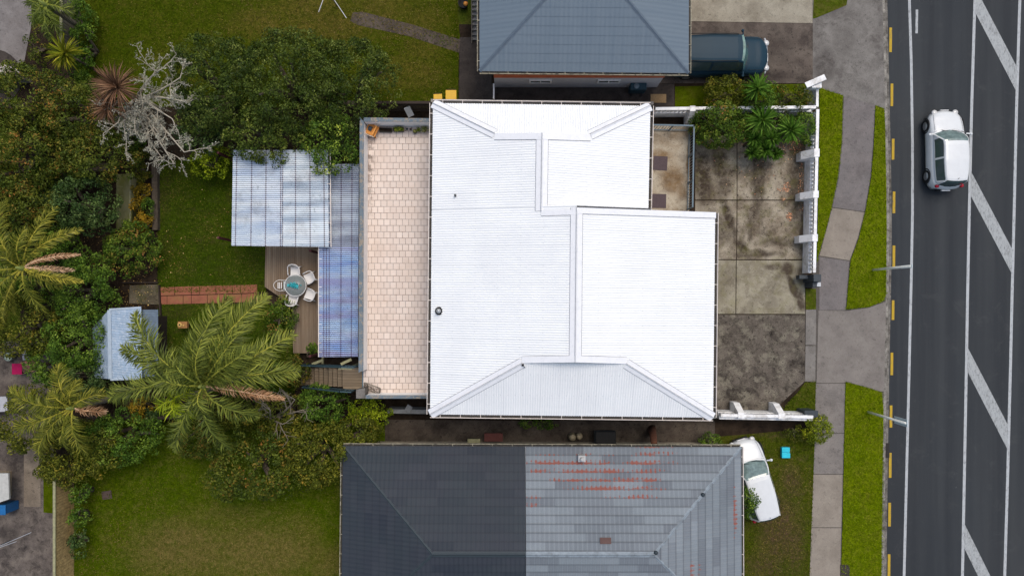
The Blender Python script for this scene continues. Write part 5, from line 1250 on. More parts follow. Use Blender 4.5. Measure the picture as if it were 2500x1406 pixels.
lb = W(1966, 228, 0); t = thing('letterbox', 'white letterbox with a pitched roof at the top end of the white wall', 'letterbox', (lb.x, lb.y, 0))
m = MB(); m.box((lb.x-.12, lb.y-.12, -.05), (lb.x+.12, lb.y+.12, 1.1)); m.build('pillar', wallp, t, world=True)
m = MB(); m.box((lb.x-.26, lb.y-.16, 1.102), (lb.x+.2, lb.y+.16, 1.4)); m.build('box', wallp, t, world=True, bevel=.02)
m = MB(); a = Vector((lb.x-.55, lb.y-.05, 1.40)); b = Vector((lb.x+.3, lb.y+.30, 1.55)); m.bar(a, b, .28, .04, (0, 0.2, 1)); m.build('roof', wallp, t, world=True, bevel=.01)
# dark gate pillars
t = thing('gate_pillar', 'charcoal gate pillar with letterbox at the end of the white front wall', 'pillar', tuple(W(1962, 680)), 0)
p = W(1968, 681); m = MB(); m.box((p.x-.16, p.y-.17, -.05), (p.x+.2, p.y+.17, 1.25)); m.build('pillar', charcoal, t, world=True, bevel=.01)
m = MB(); m.box((p.x-.62, p.y-.02, .3), (p.x-.22, p.y+.16, .72)); m.build('gate_motor', charcoal, t, world=True, bevel=.01); m = MB(); m.box((p.x-.26, p.y-.01, .35), (p.x-.16, p.y+.1, .6)); m.build('bracket', galv, t, world=True)
m = MB(); m.box((p.x-.08, p.y-.42, .0), (p.x+.3, p.y-.175, .95)); lbx = m.build('letterbox', charcoal, t, world=True, bevel=.01)
m = MB(); m.box((p.x+.12, p.y-.39, .953), (p.x+.3, p.y-.2, .97)); q = m.build('plate', plain('pale plate', (.5, .52, .55)), t, world=True)
t = thing('gate_pillar', 'charcoal pillar at the bottom corner of the front yard', 'pillar', tuple(W(1950, 1000)), 0); p = W(1958, 1002)
m = MB(); m.box((p.x-.28, p.y-.15, -.05), (p.x+.32, p.y+.13, 1.0)); m.build('pillar', charcoal, t, world=True, bevel=.01); m = MB(); m.box((p.x-.3, p.y-.17, 1.0), (p.x+.34, p.y+.15, 1.04)); m.build('cap', charcoal, t, world=True)

# patio in front of the house
patm = conc_mat('patio concrete', (0.42, 0.37, 0.29), (0.33, 0.28, 0.21), (0.19, 0.12, 0.06), .75, [(1640, 440, 45, 50, 0, .95), (1610, 380, 40, 20, 0, .9), (1660, 470, 20, 30, 0, .8), (1680, 400, 12, 60, 0, .9)], speck=.4, moss=(.06, .05, .045), moss_amt=.3)
pz = .3; m = MB(); m.prism(P2([(1560, 306), (1686, 306), (1682, 540), (1560, 540)], pz), -.05, pz); o = m.build('patio', patm); tag(o, 'small raised concrete patio stained brown beside the house', 'patio')
for i, (px, py, a, lb_) in enumerate(((1612, 399, R(-3), 'purple brown square doormat on the patio, upper one'), (1609, 491, R(-1), 'purple brown square doormat on the patio near the garage roof'))):
    p = W(px, py, pz); m = MB(); m.box((p.x-.34, p.y-.34, pz), (p.x+.34, p.y+.34, pz+.02), a); o = m.build('doormat', plain('mat rubber', (0.085, 0.062, 0.068), .9, .2, 20)); tag(o, lb_, 'mat', 'square mats on the patio')
pr = Vector((0, 0, 0)); a, b, c = W(1584, 318, pz), W(1681.5, 320, pz), W(1678, 512, pz)
railing('balustrade', 'blue grey metal balustrade round two sides of the patio', 'railing', 0, 0, bluegrey, 1.0, .13, 1.25, seg=[(a, b), (b, c)], w=.07)
# timber and masonry fences
def board_fence(name, label, A, B, h, mat, group=None, rails=None, thick=.03, capm_=None):
    A, B = Vector(A), Vector(B); d_ = (B-A).normalized(); l = (B-A).length; t = thing(name, label, 'fence', (A.x, A.y, 0), 0, group); rg = random.Random(len(label)); Z = Vector((0, 0, 1)); s_ = Vector((-d_.y, d_.x, 0))
    m = MB(); n = int(l/.14)
    for i in range(n): p = A+d_*(i+.5)*l/n; hh = h+rg.uniform(-.02, .02); m.bar(p, p+Z*hh, .125, thick, s_)
    m.build('boards', mat, t, world=True)
    m = MB(); m.bar(A+Z*(h+.02), B+Z*(h+.02), .12, .035); m.bar(A+s_*.05+Z*.4, B+s_*.05+Z*.4, .045, .09); m.bar(A+s_*.05+Z*(h-.25), B+s_*.05+Z*(h-.25), .045, .09); m.build('rails', rails or mat, t, world=True)
    n = max(1, round(l/2.2))
    for i in range(n+1): p = A+d_*i*l/n+s_*.07; m = MB(); m.bar(p-Z*.05, p+Z*(h-.05), .09, .09, s_); m.build('post', rails or mat, t, world=True)
    return t
board_fence('timber_fence', 'weathered tan timber fence beside the west yard at bottom left', W(180, 1920), W(181, 1140), 1.5, plain('weathered fence timber', (0.42, 0.29, 0.13), .9, .4, 6), rails=greenwood)
board_fence('timber_fence', 'pale timber fence between the northwest yard and the north lawn', W(193, 150), W(196, -200), 1.4, greywood, rails=greenwood)
board_fence('timber_fence', 'dark stained timber fence behind the balcony on the north boundary', W(1060, 272), W(930, 272), 1.5, darkwood)
board_fence('timber_fence', 'dark timber fence along the south boundary under the garden trees', W(240, 1012), W(850, 1012), .95, darkwood)
m = MB(); m.bar(W(950, 1000, .45), W(1075, 1002, .45), .2, .95, (0, 0, 1)); m.bar(W(1002, 990, 1.0), W(992, 1006, 1.0), .28, .1)
m.bar(W(1075, 1002, .45), W(1742, 1012, .45), .2, .95, (0, 0, 1))
o = m.build('boundary_wall', conc_mat('grey block', (0.26, 0.26, 0.25), (0.2, 0.2, 0.195), speck=.2)); tag(o, 'low grey boundary wall along the south side of the house', 'wall')
m = MB(); a = W(1004, 258, 1.5); b = W(1010, 284, .3); m.bar(W(993, 262, 1.2), W(1004, 284, .6), .3, .04); o = m.build('plank', plain('pale panel', (.4, .42, .45))); tag(o, 'pale panel leaning on the dark fence behind the balcony', 'panel')
m = MB(); m.bar(W(1055, 254, .5), W(1590, 260, .5), .15, 1.1, (0, 0, 1)); o = m.build('boundary_wall', conc_mat('pale block', (0.33, 0.31, 0.29), (0.28, 0.26, 0.24), speck=.2)); tag(o, 'pale low boundary wall between the white roof and the top neighbour', 'wall')
m = MB(); m.bar(W(1206, 214, .6), W(1206, 250, .6), .06, 1.2, (0, 0, 1)); o = m.build('gate', white); tag(o, 'thin white side gate below the orange banded wall of the top house', 'gate')

# ---------------------------------------------------------------- signposts, drain, bins
postm = plain('pale grey post', (.75, .75, .7), .6)
def signpost(label, px, py, h, arm):
    p = W(px, py); t = thing('signpost', label, 'signpost', (p.x, p.y, 0), 0, 'roadside signposts')
    m = MB(); m.lathe((p.x, p.y, 0), [(.055, -.1), (.055, h)], 10); m.build('pole', postm, t, world=True)
    m = MB(); m.box((p.x-.02+arm[0], p.y-arm[2], h-arm[1]), (p.x+.015+arm[0], p.y+arm[2], h+.05)); m.build('sign_plate', plain('sign back', (.42, .49, .53), .5), t, world=True)
    return t
signpost('grey signpost standing on the middle grass verge with a narrow sign', 2130, 659, 3.35, (0.03, .8, .07))
signpost('grey signpost with a wider sign on the lower grass verge', 2118, 1005, 3.4, (0.04, 1.0, .16))
m = MB(); p = W(2166, 1100); m.box((p.x-.17, p.y-.36, -.118), (p.x+.16, p.y+.36, -.092)); 
for i in range(8): m.box((p.x-.15, p.y-.33+i*.085, -.092), (p.x+.14, p.y-.29+i*.085, -.08))
o = m.build('drain_grate', plain('cast iron', (.02, .017, .016), .7)); tag(o, 'dark storm drain grate in the kerb channel', 'drain')
m = MB(); p = W(2062, 1392); m.box((p.x-.22, p.y-.3, 0), (p.x+.22, p.y+.3, .045)); m.box((p.x-.18, p.y-.26, .045), (p.x+.18, p.y+.26, .052)); o = m.build('access_cover', plain('dark cover', (.04, .032, .03), .8)); tag(o, 'dark square cover beside the footpath at the bottom', 'cover')
yel = plain('yellow plastic', (0.62, 0.36, 0.012), .4, .05)
def bin_(label, px, py, s, h, rz):
    p = W(px, py, h); t = thing('wheelie_bin', label, 'bin', (p.x, p.y, 0), rz, 'yellow bins by the boundary wall')
    m = MB(); a, b = s*.42, s*.5; m.add([(-a, -a, .03), (a, -a, .03), (a, a, .03), (-a, a, .03), (-b, -b, h-.06), (b, -b, h-.06), (b, b, h-.06), (-b, b, h-.06)], [(3, 2, 1, 0), (4, 5, 6, 7), (0, 1, 5, 4), (1, 2, 6, 5), (2, 3, 7, 6), (3, 0, 4, 7)]); m.build('body', black, t)
    m = MB(); m.box((-b-.02, -b-.03, h-.058), (b+.02, b+.03, h)); m.build('lid', yel, t, bevel=.02)
    m = MB(); m.bar((-b, b+.06, h-.04), (b, b+.06, h-.04), .03, .03); m.build('handle', black, t)
bin_('larger yellow lidded bin next to the north boundary wall', 1101, 234, .48, 1.0, 0); bin_('smaller yellow lidded bin left of the larger one', 1069, 241, .38, .8, R(3))
# heat pump, mat, steps beside the top house
p = W(1557, 214, .5); t = thing('heat_pump', 'dark teal heat pump unit standing against the top house wall', 'heat pump', (p.x, p.y, 0)); m = MB(); m.box((p.x-.38, p.y-.18, .1), (p.x+.38, p.y+.14, .75)); m.build('casing', plain('teal casing', (.025, .06, .08)), t, world=True, bevel=.02)
m = MB(); m.box((p.x-.3, p.y-.3, 0), (p.x-.2, p.y+.1, .1)); m.box((p.x+.2, p.y-.3, 0), (p.x+.3, p.y+.1, .1)); m.build('feet', black, t, world=True)
m = MB(); m.lathe((p.x-.1, p.y, .75), [(.13, 0), (.13, .015)], 16); m.build('fan_cover', plain('pale fan', (.2, .25, .28)), t, world=True)
p = W(1607, 241); m = MB(); m.box((p.x-.38, p.y-.22, .024), (p.x+.38, p.y+.2, .05)); o = m.build('doormat', plain('tan mat', (.25, .17, .09), .95, .2, 15)); tag(o, 'tan doormat at the corner of the top house', 'mat')
p = W(1160, 50, 0); t = thing('garden_steps', 'grey timber steps going up beside the top house wall', 'steps', (p.x, p.y, 0))
for i in range(9):
    z = .17*(i+1); a = W(1152, 98-i*12, z); b = W(1168, 88-i*12, z); m = MB(); m.box((a.x, a.y, z-.04), (b.x+.1, b.y, z)); m.build('tread', plain('grey step', (.2, .2, .2), .8, .3, 8), t, world=True)
m = MB(); m.bar(W(1152, 104, .05), W(1152, -20, 1.7), .04, .2); m.bar(W(1172, 104, .05), W(1172, -20, 1.7), .04, .2); m.build('stringer', greywood, t, world=True)
p = W(1132, 16); t = thing('potted_plant', 'black pot with green and orange plant by the grey steps', 'pot plant', (p.x, p.y, 0)); m = MB(); m.lathe((p.x, p.y, 0), [(.17, 0), (.25, .4), (.22, .41), (.2, .36)], 16); m.build('pot', black, t, world=True)
m = MB(); m.lathe((p.x+.12, p.y-.05, .3), [(.05, 0), (.12, .12), (.05, .2)], 10); m.build('flower', orangepot, t, world=True)
# clothesline frames
def wirething(label, px, py, h, arms):
    p = W(px, py, 0); t = thing('clothesline', label, 'clothesline', (p.x, p.y, 0)); m = MB(); m.lathe((p.x, p.y, 0), [(.03, 0), (.03, h)], 8); m.build('pole', galv, t, world=True)
    m = MB()
    for ax, ay in arms: m.bar(Vector((p.x, p.y, h-.05)), W(ax, ay, h), .025, .025)
    m.build('arms', galv, t, world=True)
wirething('thin grey rotary clothesline on the north lawn', 822, 15, 1.9, ((778, 30), (846, 45), (812, -30), (850, -20)))
wirething('thin white washing line arms over the west yard', 26, 1318, 1.9, ((-10, 1321), (76, 1299), (40, 1321)))
wirething('single white rail over the west yard below the palm', 30, 1052, 1.8, ((-5, 1060), (60, 1048)))
# cyan crate stack
p = W(1918, 1104, .2); t = thing('plastic_crate', 'bright cyan plastic crate on the grass near the askew car', 'crate', (p.x, p.y, .02)); cy = plain('cyan plastic', (0.02, 0.48, 0.62), .4)
m = MB(); m.box((-.19, -.25, 0), (.19, .25, .2)); m.build('crate', cy, t, bevel=.02); m = MB(); m.box((-.2, -.26, .2), (.2, -.02, .25)); m.box((-.2, .03, .2), (.18, .26, .25)); m.build('lid', cy, t, bevel=.015)

# ---------------------------------------------------------------- garden furniture on the deck
plast = plain('white plastic', (0.72, 0.70, 0.69), .45, .04); DZ = .28
def resin_chair(label, loc, rz):
    """seat faces local +x, back at -x"""
    t = thing('plastic_chair', label, 'chair', loc, rz, 'white plastic chairs round the table')
    m = MB(); n = 10; V = []
    for i in range(n):
        a = i/(n-1); x = .24-.46*a
        for j in range(5): y = (-1+j/2)*(.235-.03*a); V.append((x, y, .43-.025*math.sin(math.pi*a)-.03*(1-abs(y)/.24)*.6))
    m.add(V, [(i*5+j, i*5+j+1, (i+1)*5+j+1, (i+1)*5+j) for i in range(n-1) for j in range(4)], smooth=True)
    m.add([(v[0], v[1], v[2]-.03) for v in V], [(i*5+j, (i+1)*5+j, (i+1)*5+j+1, i*5+j+1) for i in range(n-1) for j in range(4)], smooth=True); m.build('seat', plast, t)
    m = MB()
    for k in range(7): y = (-.165+.055*k); m.bar((-.21+abs(y)*.15, y*.9, .43), (-.30+abs(y)*.35, y*1.05, .80), .034, .012, (1, 0, 0))
    m.build('backrest', plast, t)
    m = MB(); pts = [(.16, .27, .43), (.2, .275, .58), (.12, .28, .64), (-.05, .28, .66), (-.2, .25, .76), (-.29, .16, .84), (-.32, 0, .86), (-.29, -.16, .84), (-.2, -.25, .76), (-.05, -.28, .66), (.12, -.28, .64), (.2, -.275, .58), (.16, -.27, .43)]
    m.tube(pts, [.02]+[.024]*11+[.02], 6); m.build('armrest_hoop', plast, t)
    for sx, sy in ((.2, .21), (.2, -.21), (-.21, .19), (-.21, -.19)): m = MB(); m.tube([(sx, sy, .41), (sx*1.28, sy*1.25, 0)], [.026, .018], 6); m.build('leg', plast, t)
    return t
for lb_, px, py, rz in (('white plastic chair at the top of the glass table', 720, 663, R(-88)), ('white plastic chair pulled away at the upper right of the table', 756, 678, R(205)),
                        ('white plastic chair pulled away at the lower right of the table', 757, 720, R(160)), ('white plastic chair at the bottom of the glass table', 715, 731, R(80))):
    p = W(px, py, DZ+.45); resin_chair(lb_, (p.x, p.y, DZ), rz)
p = W(721, 697, 1.0); tx, ty = p.x, p.y; t = thing('garden_table', 'round glass topped garden table on the deck', 'table', (tx, ty, DZ))
gm_ = NT('table glass', .06, .5); gm_.color((0.30, 0.34, 0.34)); tr = gm_.t.nodes.new('ShaderNodeBsdfTransparent'); mx = gm_.t.nodes.new('ShaderNodeMixShader'); mx.inputs[0].default_value = .55; gm_.link(tr.outputs[0], mx.inputs[1]); gm_.link(gm_.b.outputs[0], mx.inputs[2]); gm_.link(mx.outputs[0], gm_.t.nodes['Material Output'].inputs[0])
m = MB(); m.lathe((0, 0, .708), [(.5, 0), (.5, .008)], 40); m.build('glass_top', gm_.m, t)
m = MB(); m.tube([(.51*math.cos(a), .51*math.sin(a), .715) for a in [2*math.pi*i/36 for i in range(37)]], .017, 6, caps=False); m.build('rim', plast, t)
m = MB()
for a in (R(57), R(147), R(237), R(327)): m.bar((0, 0, .69), (.5*math.cos(a), .5*math.sin(a), .69), .03, .03)
m.build('cross_frame', plast, t)
for a in (R(57), R(147), R(237), R(327)): m = MB(); m.tube([(.45*math.cos(a), .45*math.sin(a), .69), (.36*math.cos(a), .36*math.sin(a), 0)], .018, 6); m.build('leg', plast, t)
# teal cloth parasol folded flat on the table
rg = np.random.default_rng(3); N = 90; C = np.stack([rg.normal(-.06, .10, N), rg.normal(0, .055, N), .735+rg.uniform(0, .07, N)], axis=1)
V = leaf_quads(rg, C, np.tile([0, 0, 1.0], (N, 1)), .13, .5, .6); tm = leaf_mat('teal fabric leaves', [(0, (0.01, .12, .14)), (1, (0.04, .32, .36))], .5, .1)
quads_mesh('teal', V, np.stack([rg.random(N), rg.random(N)], 1), tm, (0, 0, 0)); tp = bpy.data.objects['teal']; tp.name = 'table_plant'
V2 = tp; tp.location = (tx, ty, DZ); tag(tp, 'teal leafy centrepiece lying on the glass table', 'centrepiece')
p = W(690, 697, DZ+.5); t = thing('metal_chair', 'white metal framed chair with rounded back pushed under the table on the left', 'chair', (p.x, p.y, DZ), 0)
m = MB(); m.tube([(.2, .24, .62)]+[(-.05+.3*math.cos(a), .26*math.sin(a), .64+.1*abs(math.cos(a))) for a in [R(90)+R(180)*i/12 for i in range(13)]]+[(.2, -.24, .62)], .013, 6); m.build('back_hoop', plast, t)
m = MB(); m.box((.02, -.2, .42), (.4, .2, .44)); m.build('seat', plain('pale sling', (.5, .6, .62), .6), t, bevel=.01)
m = MB()
for xx in (-.2, -.13, -.04): m.box((xx, -.15, .60), (xx+.035, .15, .62))
m.build('back_slats', plast, t)
for sx, sy in ((.36, .2), (.36, -.2), (-.02, .2), (-.02, -.2)): m = MB(); m.tube([(sx, sy, .62 if sx < .1 else .43), (sx*1.05, sy*1.1, 0)], .012, 6); m.build('leg', plast, t)

# ---------------------------------------------------------------- things on the balcony
p = W(907, 316, ZF+.5); t = thing('wooden_chair', 'orange brown wooden armchair in the top left corner of the balcony', 'chair', (p.x, p.y, ZF), R(-25))
m = MB(); m.box((-.25, -.24, .38), (.25, .24, .42)); m.build('seat', orangepot, t, bevel=.01); m = MB(); m.box((.13, -.22, .42), (.19, .22, .60)); m.build('shelf', orangepot, t)
m = MB(); m.box((-.16, -.08, .42), (.0, .1, .5)); m.lathe((-.08, .01, .5), [(.05, 0), (.07, .02), (.03, .03)], 10); m.build('cushion', plain('dark slate cushion', (.04, .06, .08)), t)
for sy in (-.27, .27): m = MB(); m.tube([(-.27, sy, .6), (0, sy*1.15, .64), (.27, sy*1.05, .6)], .018, 6); m.build('armrest', plain('pale armrest', (.6, .5, .4)), t)
for sx, sy in ((.2, .2), (.2, -.2), (-.2, .2), (-.2, -.2)): m = MB(); m.box((sx-.02, sy-.02, 0), (sx+.02, sy+.02, .38)); m.build('leg', orangepot, t)
def trough(label, px, py, w, dd, h, rz=0):
    p = W(px, py, ZF+h); t = thing('planter', label, 'planter', (p.x, p.y, ZF), rz); m = MB(); a, b = w/2, dd/2
    for lo, hi in (((-a, -b, 0), (a, -b+.02, h)), ((-a, b-.02, 0), (a, b, h)), ((-a, -b+.02, 0), (-a+.02, b-.02, h)), ((a-.02, -b+.02, 0), (a, b-.02, h))): m.box(lo, hi)
    m.build('trough', plain('dark trough', (.045, .038, .03)), t); m = MB(); m.box((-a+.02, -b+.02, .02), (a-.02, b-.02, h-.04)); m.build('soil', soil, t); return t, p
def leafball(parent, c, rx, ry, rz_, n, size, mat, seed, name='foliage', asp=.5):
    rg = np.random.default_rng(seed); d_ = unit(rg.normal(0, 1, (n, 3))); d_[:, 2] = np.abs(d_[:, 2]); P = np.array(c)+d_*np.array([rx, ry, rz_])*rg.uniform(.3, 1.05, (n, 1))
    V = leaf_quads(rg, P, d_+np.array([0, 0, .5]), size, asp, .6); b = wloc(parent); return quads_mesh(name, V, np.stack([rg.random(n), rg.random(n)], 1), mat, tuple(b), parent)
pl_green = leaf_mat('pot plant leaves', [(0, (.05, .09, .01)), (.5, (.12, .16, .02)), (1, (.3, .28, .03))]); pl_ol = leaf_mat('succulent leaves', [(0, (.08, .1, .03)), (.6, (.16, .17, .05)), (1, (.3, .26, .1))])
trough('dark rectangular planter of bare soil on the balcony', 941, 317, .56, .17, .2, R(-2))
t, p = trough('long planter full of yellow green plants on the balcony', 973, 316, .46, .16, .18); leafball(t, (p.x, p.y, ZF+.2), .25, .12, .16, 220, .07, pl_green, 5)
def pot(label, px, py, r_, h, mat, pm=None, n=0, sp=.1, seed=1, size=.07):
    p = W(px, py, ZF+h); t = thing('flower_pot', label, 'flower pot', (p.x, p.y, ZF), 0, 'small pots along the balcony wall'); m = MB(); m.lathe((0, 0, 0), [(r_*.7, 0), (r_, h), (r_*.86, h+.004), (r_*.8, h-.05)], 16); m.build('pot', mat, t)
    if n: leafball(t, (p.x, p.y, ZF+h), sp, sp, sp*1.1, n, size, pm, seed)
pot('tiny dark green empty pot on the balcony', 993.5, 315.5, .05, .1, teal); pot('tiny brown empty pot on the balcony', 1002.5, 316, .05, .09, plain('brown pot', (.1, .06, .05)))
pot('dark pot with a low green plant nearest the camera side of the row', 1013, 321, .1, .14, charcoal, pl_ol, 60, .09, 3, .08); pot('pot with a thin yellow green plant behind the dark pot', 1021, 318, .06, .14, charcoal, pl_green, 60, .12, 4)
pot('pot with a spreading olive succulent', 1036, 316, .08, .14, orangepot, pl_ol, 130, .15, 6, .08); pot('pot with an olive plant touching the white roof edge', 1051.5, 318, .07, .14, charcoal, pl_green, 70, .11, 7)
# slatted wooden gate laid at the head of the stairs
p = W(908, 948, ZF+.35); t = thing('lattice_gate', 'small grey wooden slatted gate leaning at the head of the stairs', 'gate', (p.x, p.y, ZF), R(-20)); gw = plain('old grey slats', (.2, .17, .135), .9, .3, 12)
m = MB(); z0, z1 = .12, .55
def g_(x, y): return (x, y, z0+(z1-z0)*(y+.17)/.34)
m.bar(g_(-.36, -.17), g_(.36, -.17), .045, .035); m.bar(g_(-.36, .17), g_(.36, .17), .045, .035); m.bar(g_(-.36, -.17), g_(-.36, .17), .05, .035); m.bar(g_(.36, -.17), g_(.36, .17), .07, .035); m.build('frame', gw, t)
m = MB(); m.bar(g_(-.34, .15), g_(.34, -.15), .03, .02); m.build('brace', gw, t); m = MB()
for i in range(9): x = -.29+i*.072; m.bar(g_(x, -.15), g_(x, .15), .018, .015)
m.build('slats', darkwood, t)
m = MB(); m.box((-.3, -.2, 0), (-.26, .1, .15)); m.build('prop', gw, t)
# back garden things
p = W(445, 793, .8); t = thing('birdhouse', 'small brown wooden bird box with round hole on the back lawn', 'bird box', (p.x, p.y, 0)); wd_ = plain('honey timber', (.30, .15, .05), .8, .25, 12)
m = MB(); m.box((-.04, -.04, -.02), (.04, .04, .6)); m.build('post', darkwood, t); m = MB(); m.box((-.22, -.16, .6), (.22, .16, .8)); m.build('box', wd_, t, bevel=.01)
m = MB(); m.lathe((-.11, .0, .8), [(.11, 0), (.11, .05), (.04, .052), (.035, .02)], 16); m.lathe((.06, -.03, .8), [(.05, 0), (.05, .04)], 10); m.build('entrance_ring', plain('yellow ring', (.5, .32, .1)), t)
m = MB(); m.lathe((-.11, 0, .84), [(.04, 0), (.04, .014)], 12); m.build('hole', black, t)
olive = NT('algae covered plastic', .45, .4); _c = olive.mix(olive.ramp(olive.noise(1.6, 6, .65, stretch=(1, .5, 1)), [(.35, 0), (.65, 1)]), (0.10, 0.105, 0.02), (0.17, 0.165, 0.09)); olive.color(_c); olive = olive.m
p = W(305, 485, .5); t = thing('cold_frame', 'long algae covered plastic cold frame between the trees', 'cold frame', (p.x, p.y, 0)); m = MB()
q = [W(284, 426, .5), W(322, 424, .55), W(334, 438, .3), W(327, 480, .3), W(325, 560, .3), W(284, 560, .5)]
rg_ = W(318, 440, .62), W(318, 560, .62); m.add([q[0], q[5], rg_[1], rg_[0]], [(0, 1, 2, 3)]); m.add([rg_[0], rg_[1], q[4], q[3], q[2]], [(0, 1, 2, 3, 4)]); m.add([q[0], rg_[0], q[2], q[1]], [(0, 1, 2, 3)])
a = [Vector((v.x, v.y, -.02)) for v in q]
for i, j in ((0, 5), (0, 1), (1, 2), (2, 3), (3, 4), (4, 5)): m.add([q[i], q[j], a[j], a[i]], [(0, 1, 2, 3)])
m.build('cover', olive, t, world=True); m = MB(); m.bar(rg_[0]+Vector((0, 0, .01)), rg_[1]+Vector((0, 0, .01)), .03, .02); 
for yy in (455, 478, 500): m.bar(W(286, yy, .53), W(300, yy+1, .56), .015, .01)
m.build('ribs', plain('pale rib', (.25, .25, .16)), t, world=True)
m = MB(); m.bar(W(378, 400, .12), W(380, 562, .12), .2, .26, (0, 0, 1)); m.bar(W(386, 402, .14), W(387, 562, .14), .05, .3, (0, 0, 1)); o = m.build('garden_edging', plain('old sleeper', (.07, .055, .04), .9, .4, 8)); tag(o, 'dark timber garden edging beside the yellow shrubs', 'edging')
m = MB(); m.bar(W(300, 690, .08), W(387, 690, .08), .05, .2, (0, 0, 1)); m.bar(W(389, 696, .08), W(393, 770, .08), .06, .2, (0, 0, 1)); o = m.build('garden_edging', darkwood); tag(o, 'thin dark edging board above the mossy slab', 'edging')
p = W(1707, 347, .1); m = MB(); m.box((p.x-.2, p.y-.06, 0), (p.x+.2, p.y+.05, .09), R(-6)); o = m.build('brick', plain('orange brick', (.38, .13, .05), .9, .3, 10), bevel=.006); tag(o, 'orange brick lying beside the patio railing', 'brick')
# dry leaf litter drifts (stuff)
def litter(label, spots, seed, cols):
    rg = np.random.default_rng(seed); C = []
    for px, py, rx, ry, n in spots:
        p = W(px, py); r_ = np.sqrt(rg.random(n)); a = rg.uniform(0, 6.28, n); C.append(np.stack([p.x+r_*np.cos(a)*L(rx), p.y+r_*np.sin(a)*L(ry), np.full(n, .045)+rg.random(n)*.03], 1))
    C = np.concatenate(C); N = len(C); V = leaf_quads(rg, C, np.tile([0, 0, 1.0], (N, 1)), .055, .6, .35); m_ = leaf_mat('dry leaves', cols, .8, .05)
    o = quads_mesh('leaf_litter', V, np.stack([rg.random(N), rg.random(N)], 1), m_, (C[:, 0].mean(), C[:, 1].mean(), 0)); tag(o, label, 'leaf litter', kind='stuff')
litter('brown dry leaves lying on the driveway', [(1920, 458, 9, 12, 60), (1908, 463, 12, 5, 30), (1927, 530, 8, 10, 60), (1955, 460, 8, 60, 120), (1912, 487, 6, 4, 15), (1930, 355, 40, 14, 160), (1850, 400, 120, 80, 60), (1960, 380, 15, 30, 60)], 1, [(0, (.12, .05, .025)), (.5, (.3, .12, .06)), (1, (.45, .3, .18))])
litter('small yellow leaves scattered over the back lawn and soil', [(480, 560, 90, 150, 60), (330, 720, 50, 40, 160), (420, 640, 50, 80, 40), (240, 600, 40, 50, 60), (320, 650, 60, 40, 80)], 2, [(0, (.08, .045, .015)), (.6, (.2, .12, .03)), (1, (.45, .35, .15))])

# ---------------------------------------------------------------- bits of the west and northwest neighbours
p = W(-20, 1190, 1.1); t = thing('lean_to', 'white roofed lean-to at the left edge beside the west yard', 'lean-to', (p.x, p.y, 0)); m = MB(); a = P2([(-150, 1155), (20, 1155), (22, 1218), (-20, 1232), (-150, 1232)], 1.1); m.prism(a, 1.0, 1.1); m.build('roof', plain('white roof', (.42, .42, .4)), t, world=True)
m = MB(); m.prism(P2([(-150, 1160), (-6, 1160), (-6, 1222), (-150, 1222)], 1.0), -.05, .998); m.build('wall', plain('tan wall', (.3, .24, .17)), t, world=True)
p = W(2, 1244, 1.0); t = thing('wheelie_bin', 'blue bin beside the white lean-to', 'bin', (p.x, p.y, 0)); m = MB(); m.box((-.25, -.22, .03), (.2, .2, .95)); m.build('body', plain('blue plastic', (.01, .09, .25), .4), t, bevel=.02); m = MB(); m.box((-.28, -.25, .952), (.22, .22, 1.0)); m.build('lid', plain('blue lid', (.012, .11, .3), .4), t, bevel=.02)
p = W(5, 990, 1.0); t = thing('small_shed', 'small shed with a pale grey roof at the left edge', 'shed', (p.x, p.y, 0)); m = MB(); m.prism(P2([(-90, 968), (17, 968), (18, 1004), (-90, 1010)], 1.0), .92, 1.0); m.build('roof', plain('pale roof', (.36, .37, .4)), t, world=True); m = MB(); m.prism(P2([(-90, 972), (0, 972), (0, 1000), (-90, 1000)], .9), -.05, .918); m.build('wall', plain('grey wall', (.2, .2, .2)), t, world=True)
p = W(38, 901, .8); t = thing('plastic_table', 'small table with a magenta cloth in the west yard', 'table', (p.x, p.y, 0)); m = MB(); m.box((-.24, -.26, .68), (.24, .26, .72)); m.build('cloth', plain('magenta cloth', (.30, .0, .06), .8), t, bevel=.01)
for sx, sy in ((.2, .2), (.2, -.2), (-.2, .2), (-.2, -.2)): m = MB(); m.box((sx-.02, sy-.02, 0), (sx+.02, sy+.02, .68)); m.build('leg', black, t)
sheet('paved_patch', [(50, 884), (92, 876), (88, 905), (52, 914)], .05, plain('salmon paving', (.34, .18, .12), .9, .15))
p = W(19, 871, .5); m = MB(); m.lathe((p.x, p.y, 0), [(.14, 0), (.2, .45), (.21, .48), (.1, .49)], 14); o = m.build('bucket', plain('pale green plastic', (.3, .36, .3), .5)); tag(o, 'pale round bucket left above the magenta cloth', 'bucket')
p = W(59, 867, .6); m = MB(); m.box((p.x-.18, p.y-.24, 0), (p.x+.16, p.y+.22, .5), R(8)); o = m.build('storage_box', plain('pale lilac plastic', (.32, .32, .38), .5), bevel=.03); tag(o, 'pale grey storage box above the salmon paving', 'box')
p = W(8, 170, 1.3); t = thing('garage', 'low garage with white and rust edged roof at the top left', 'garage', (p.x, p.y, 0)); m = MB(); m.prism(P2([(-300, 158), (8, 156), (46, 172), (48, 184), (-300, 190)], 1.3), 1.2, 1.3); m.build('roof', plain('chalky roof', (.42, .38, .36), .8, .1, dirt=(.2, .06, .03)), t, world=True); m = MB(); m.prism(P2([(-300, 162), (10, 162), (36, 174), (36, 184), (-300, 186)], 1.2), -.05, 1.198); m.build('wall', greywood, t, world=True)
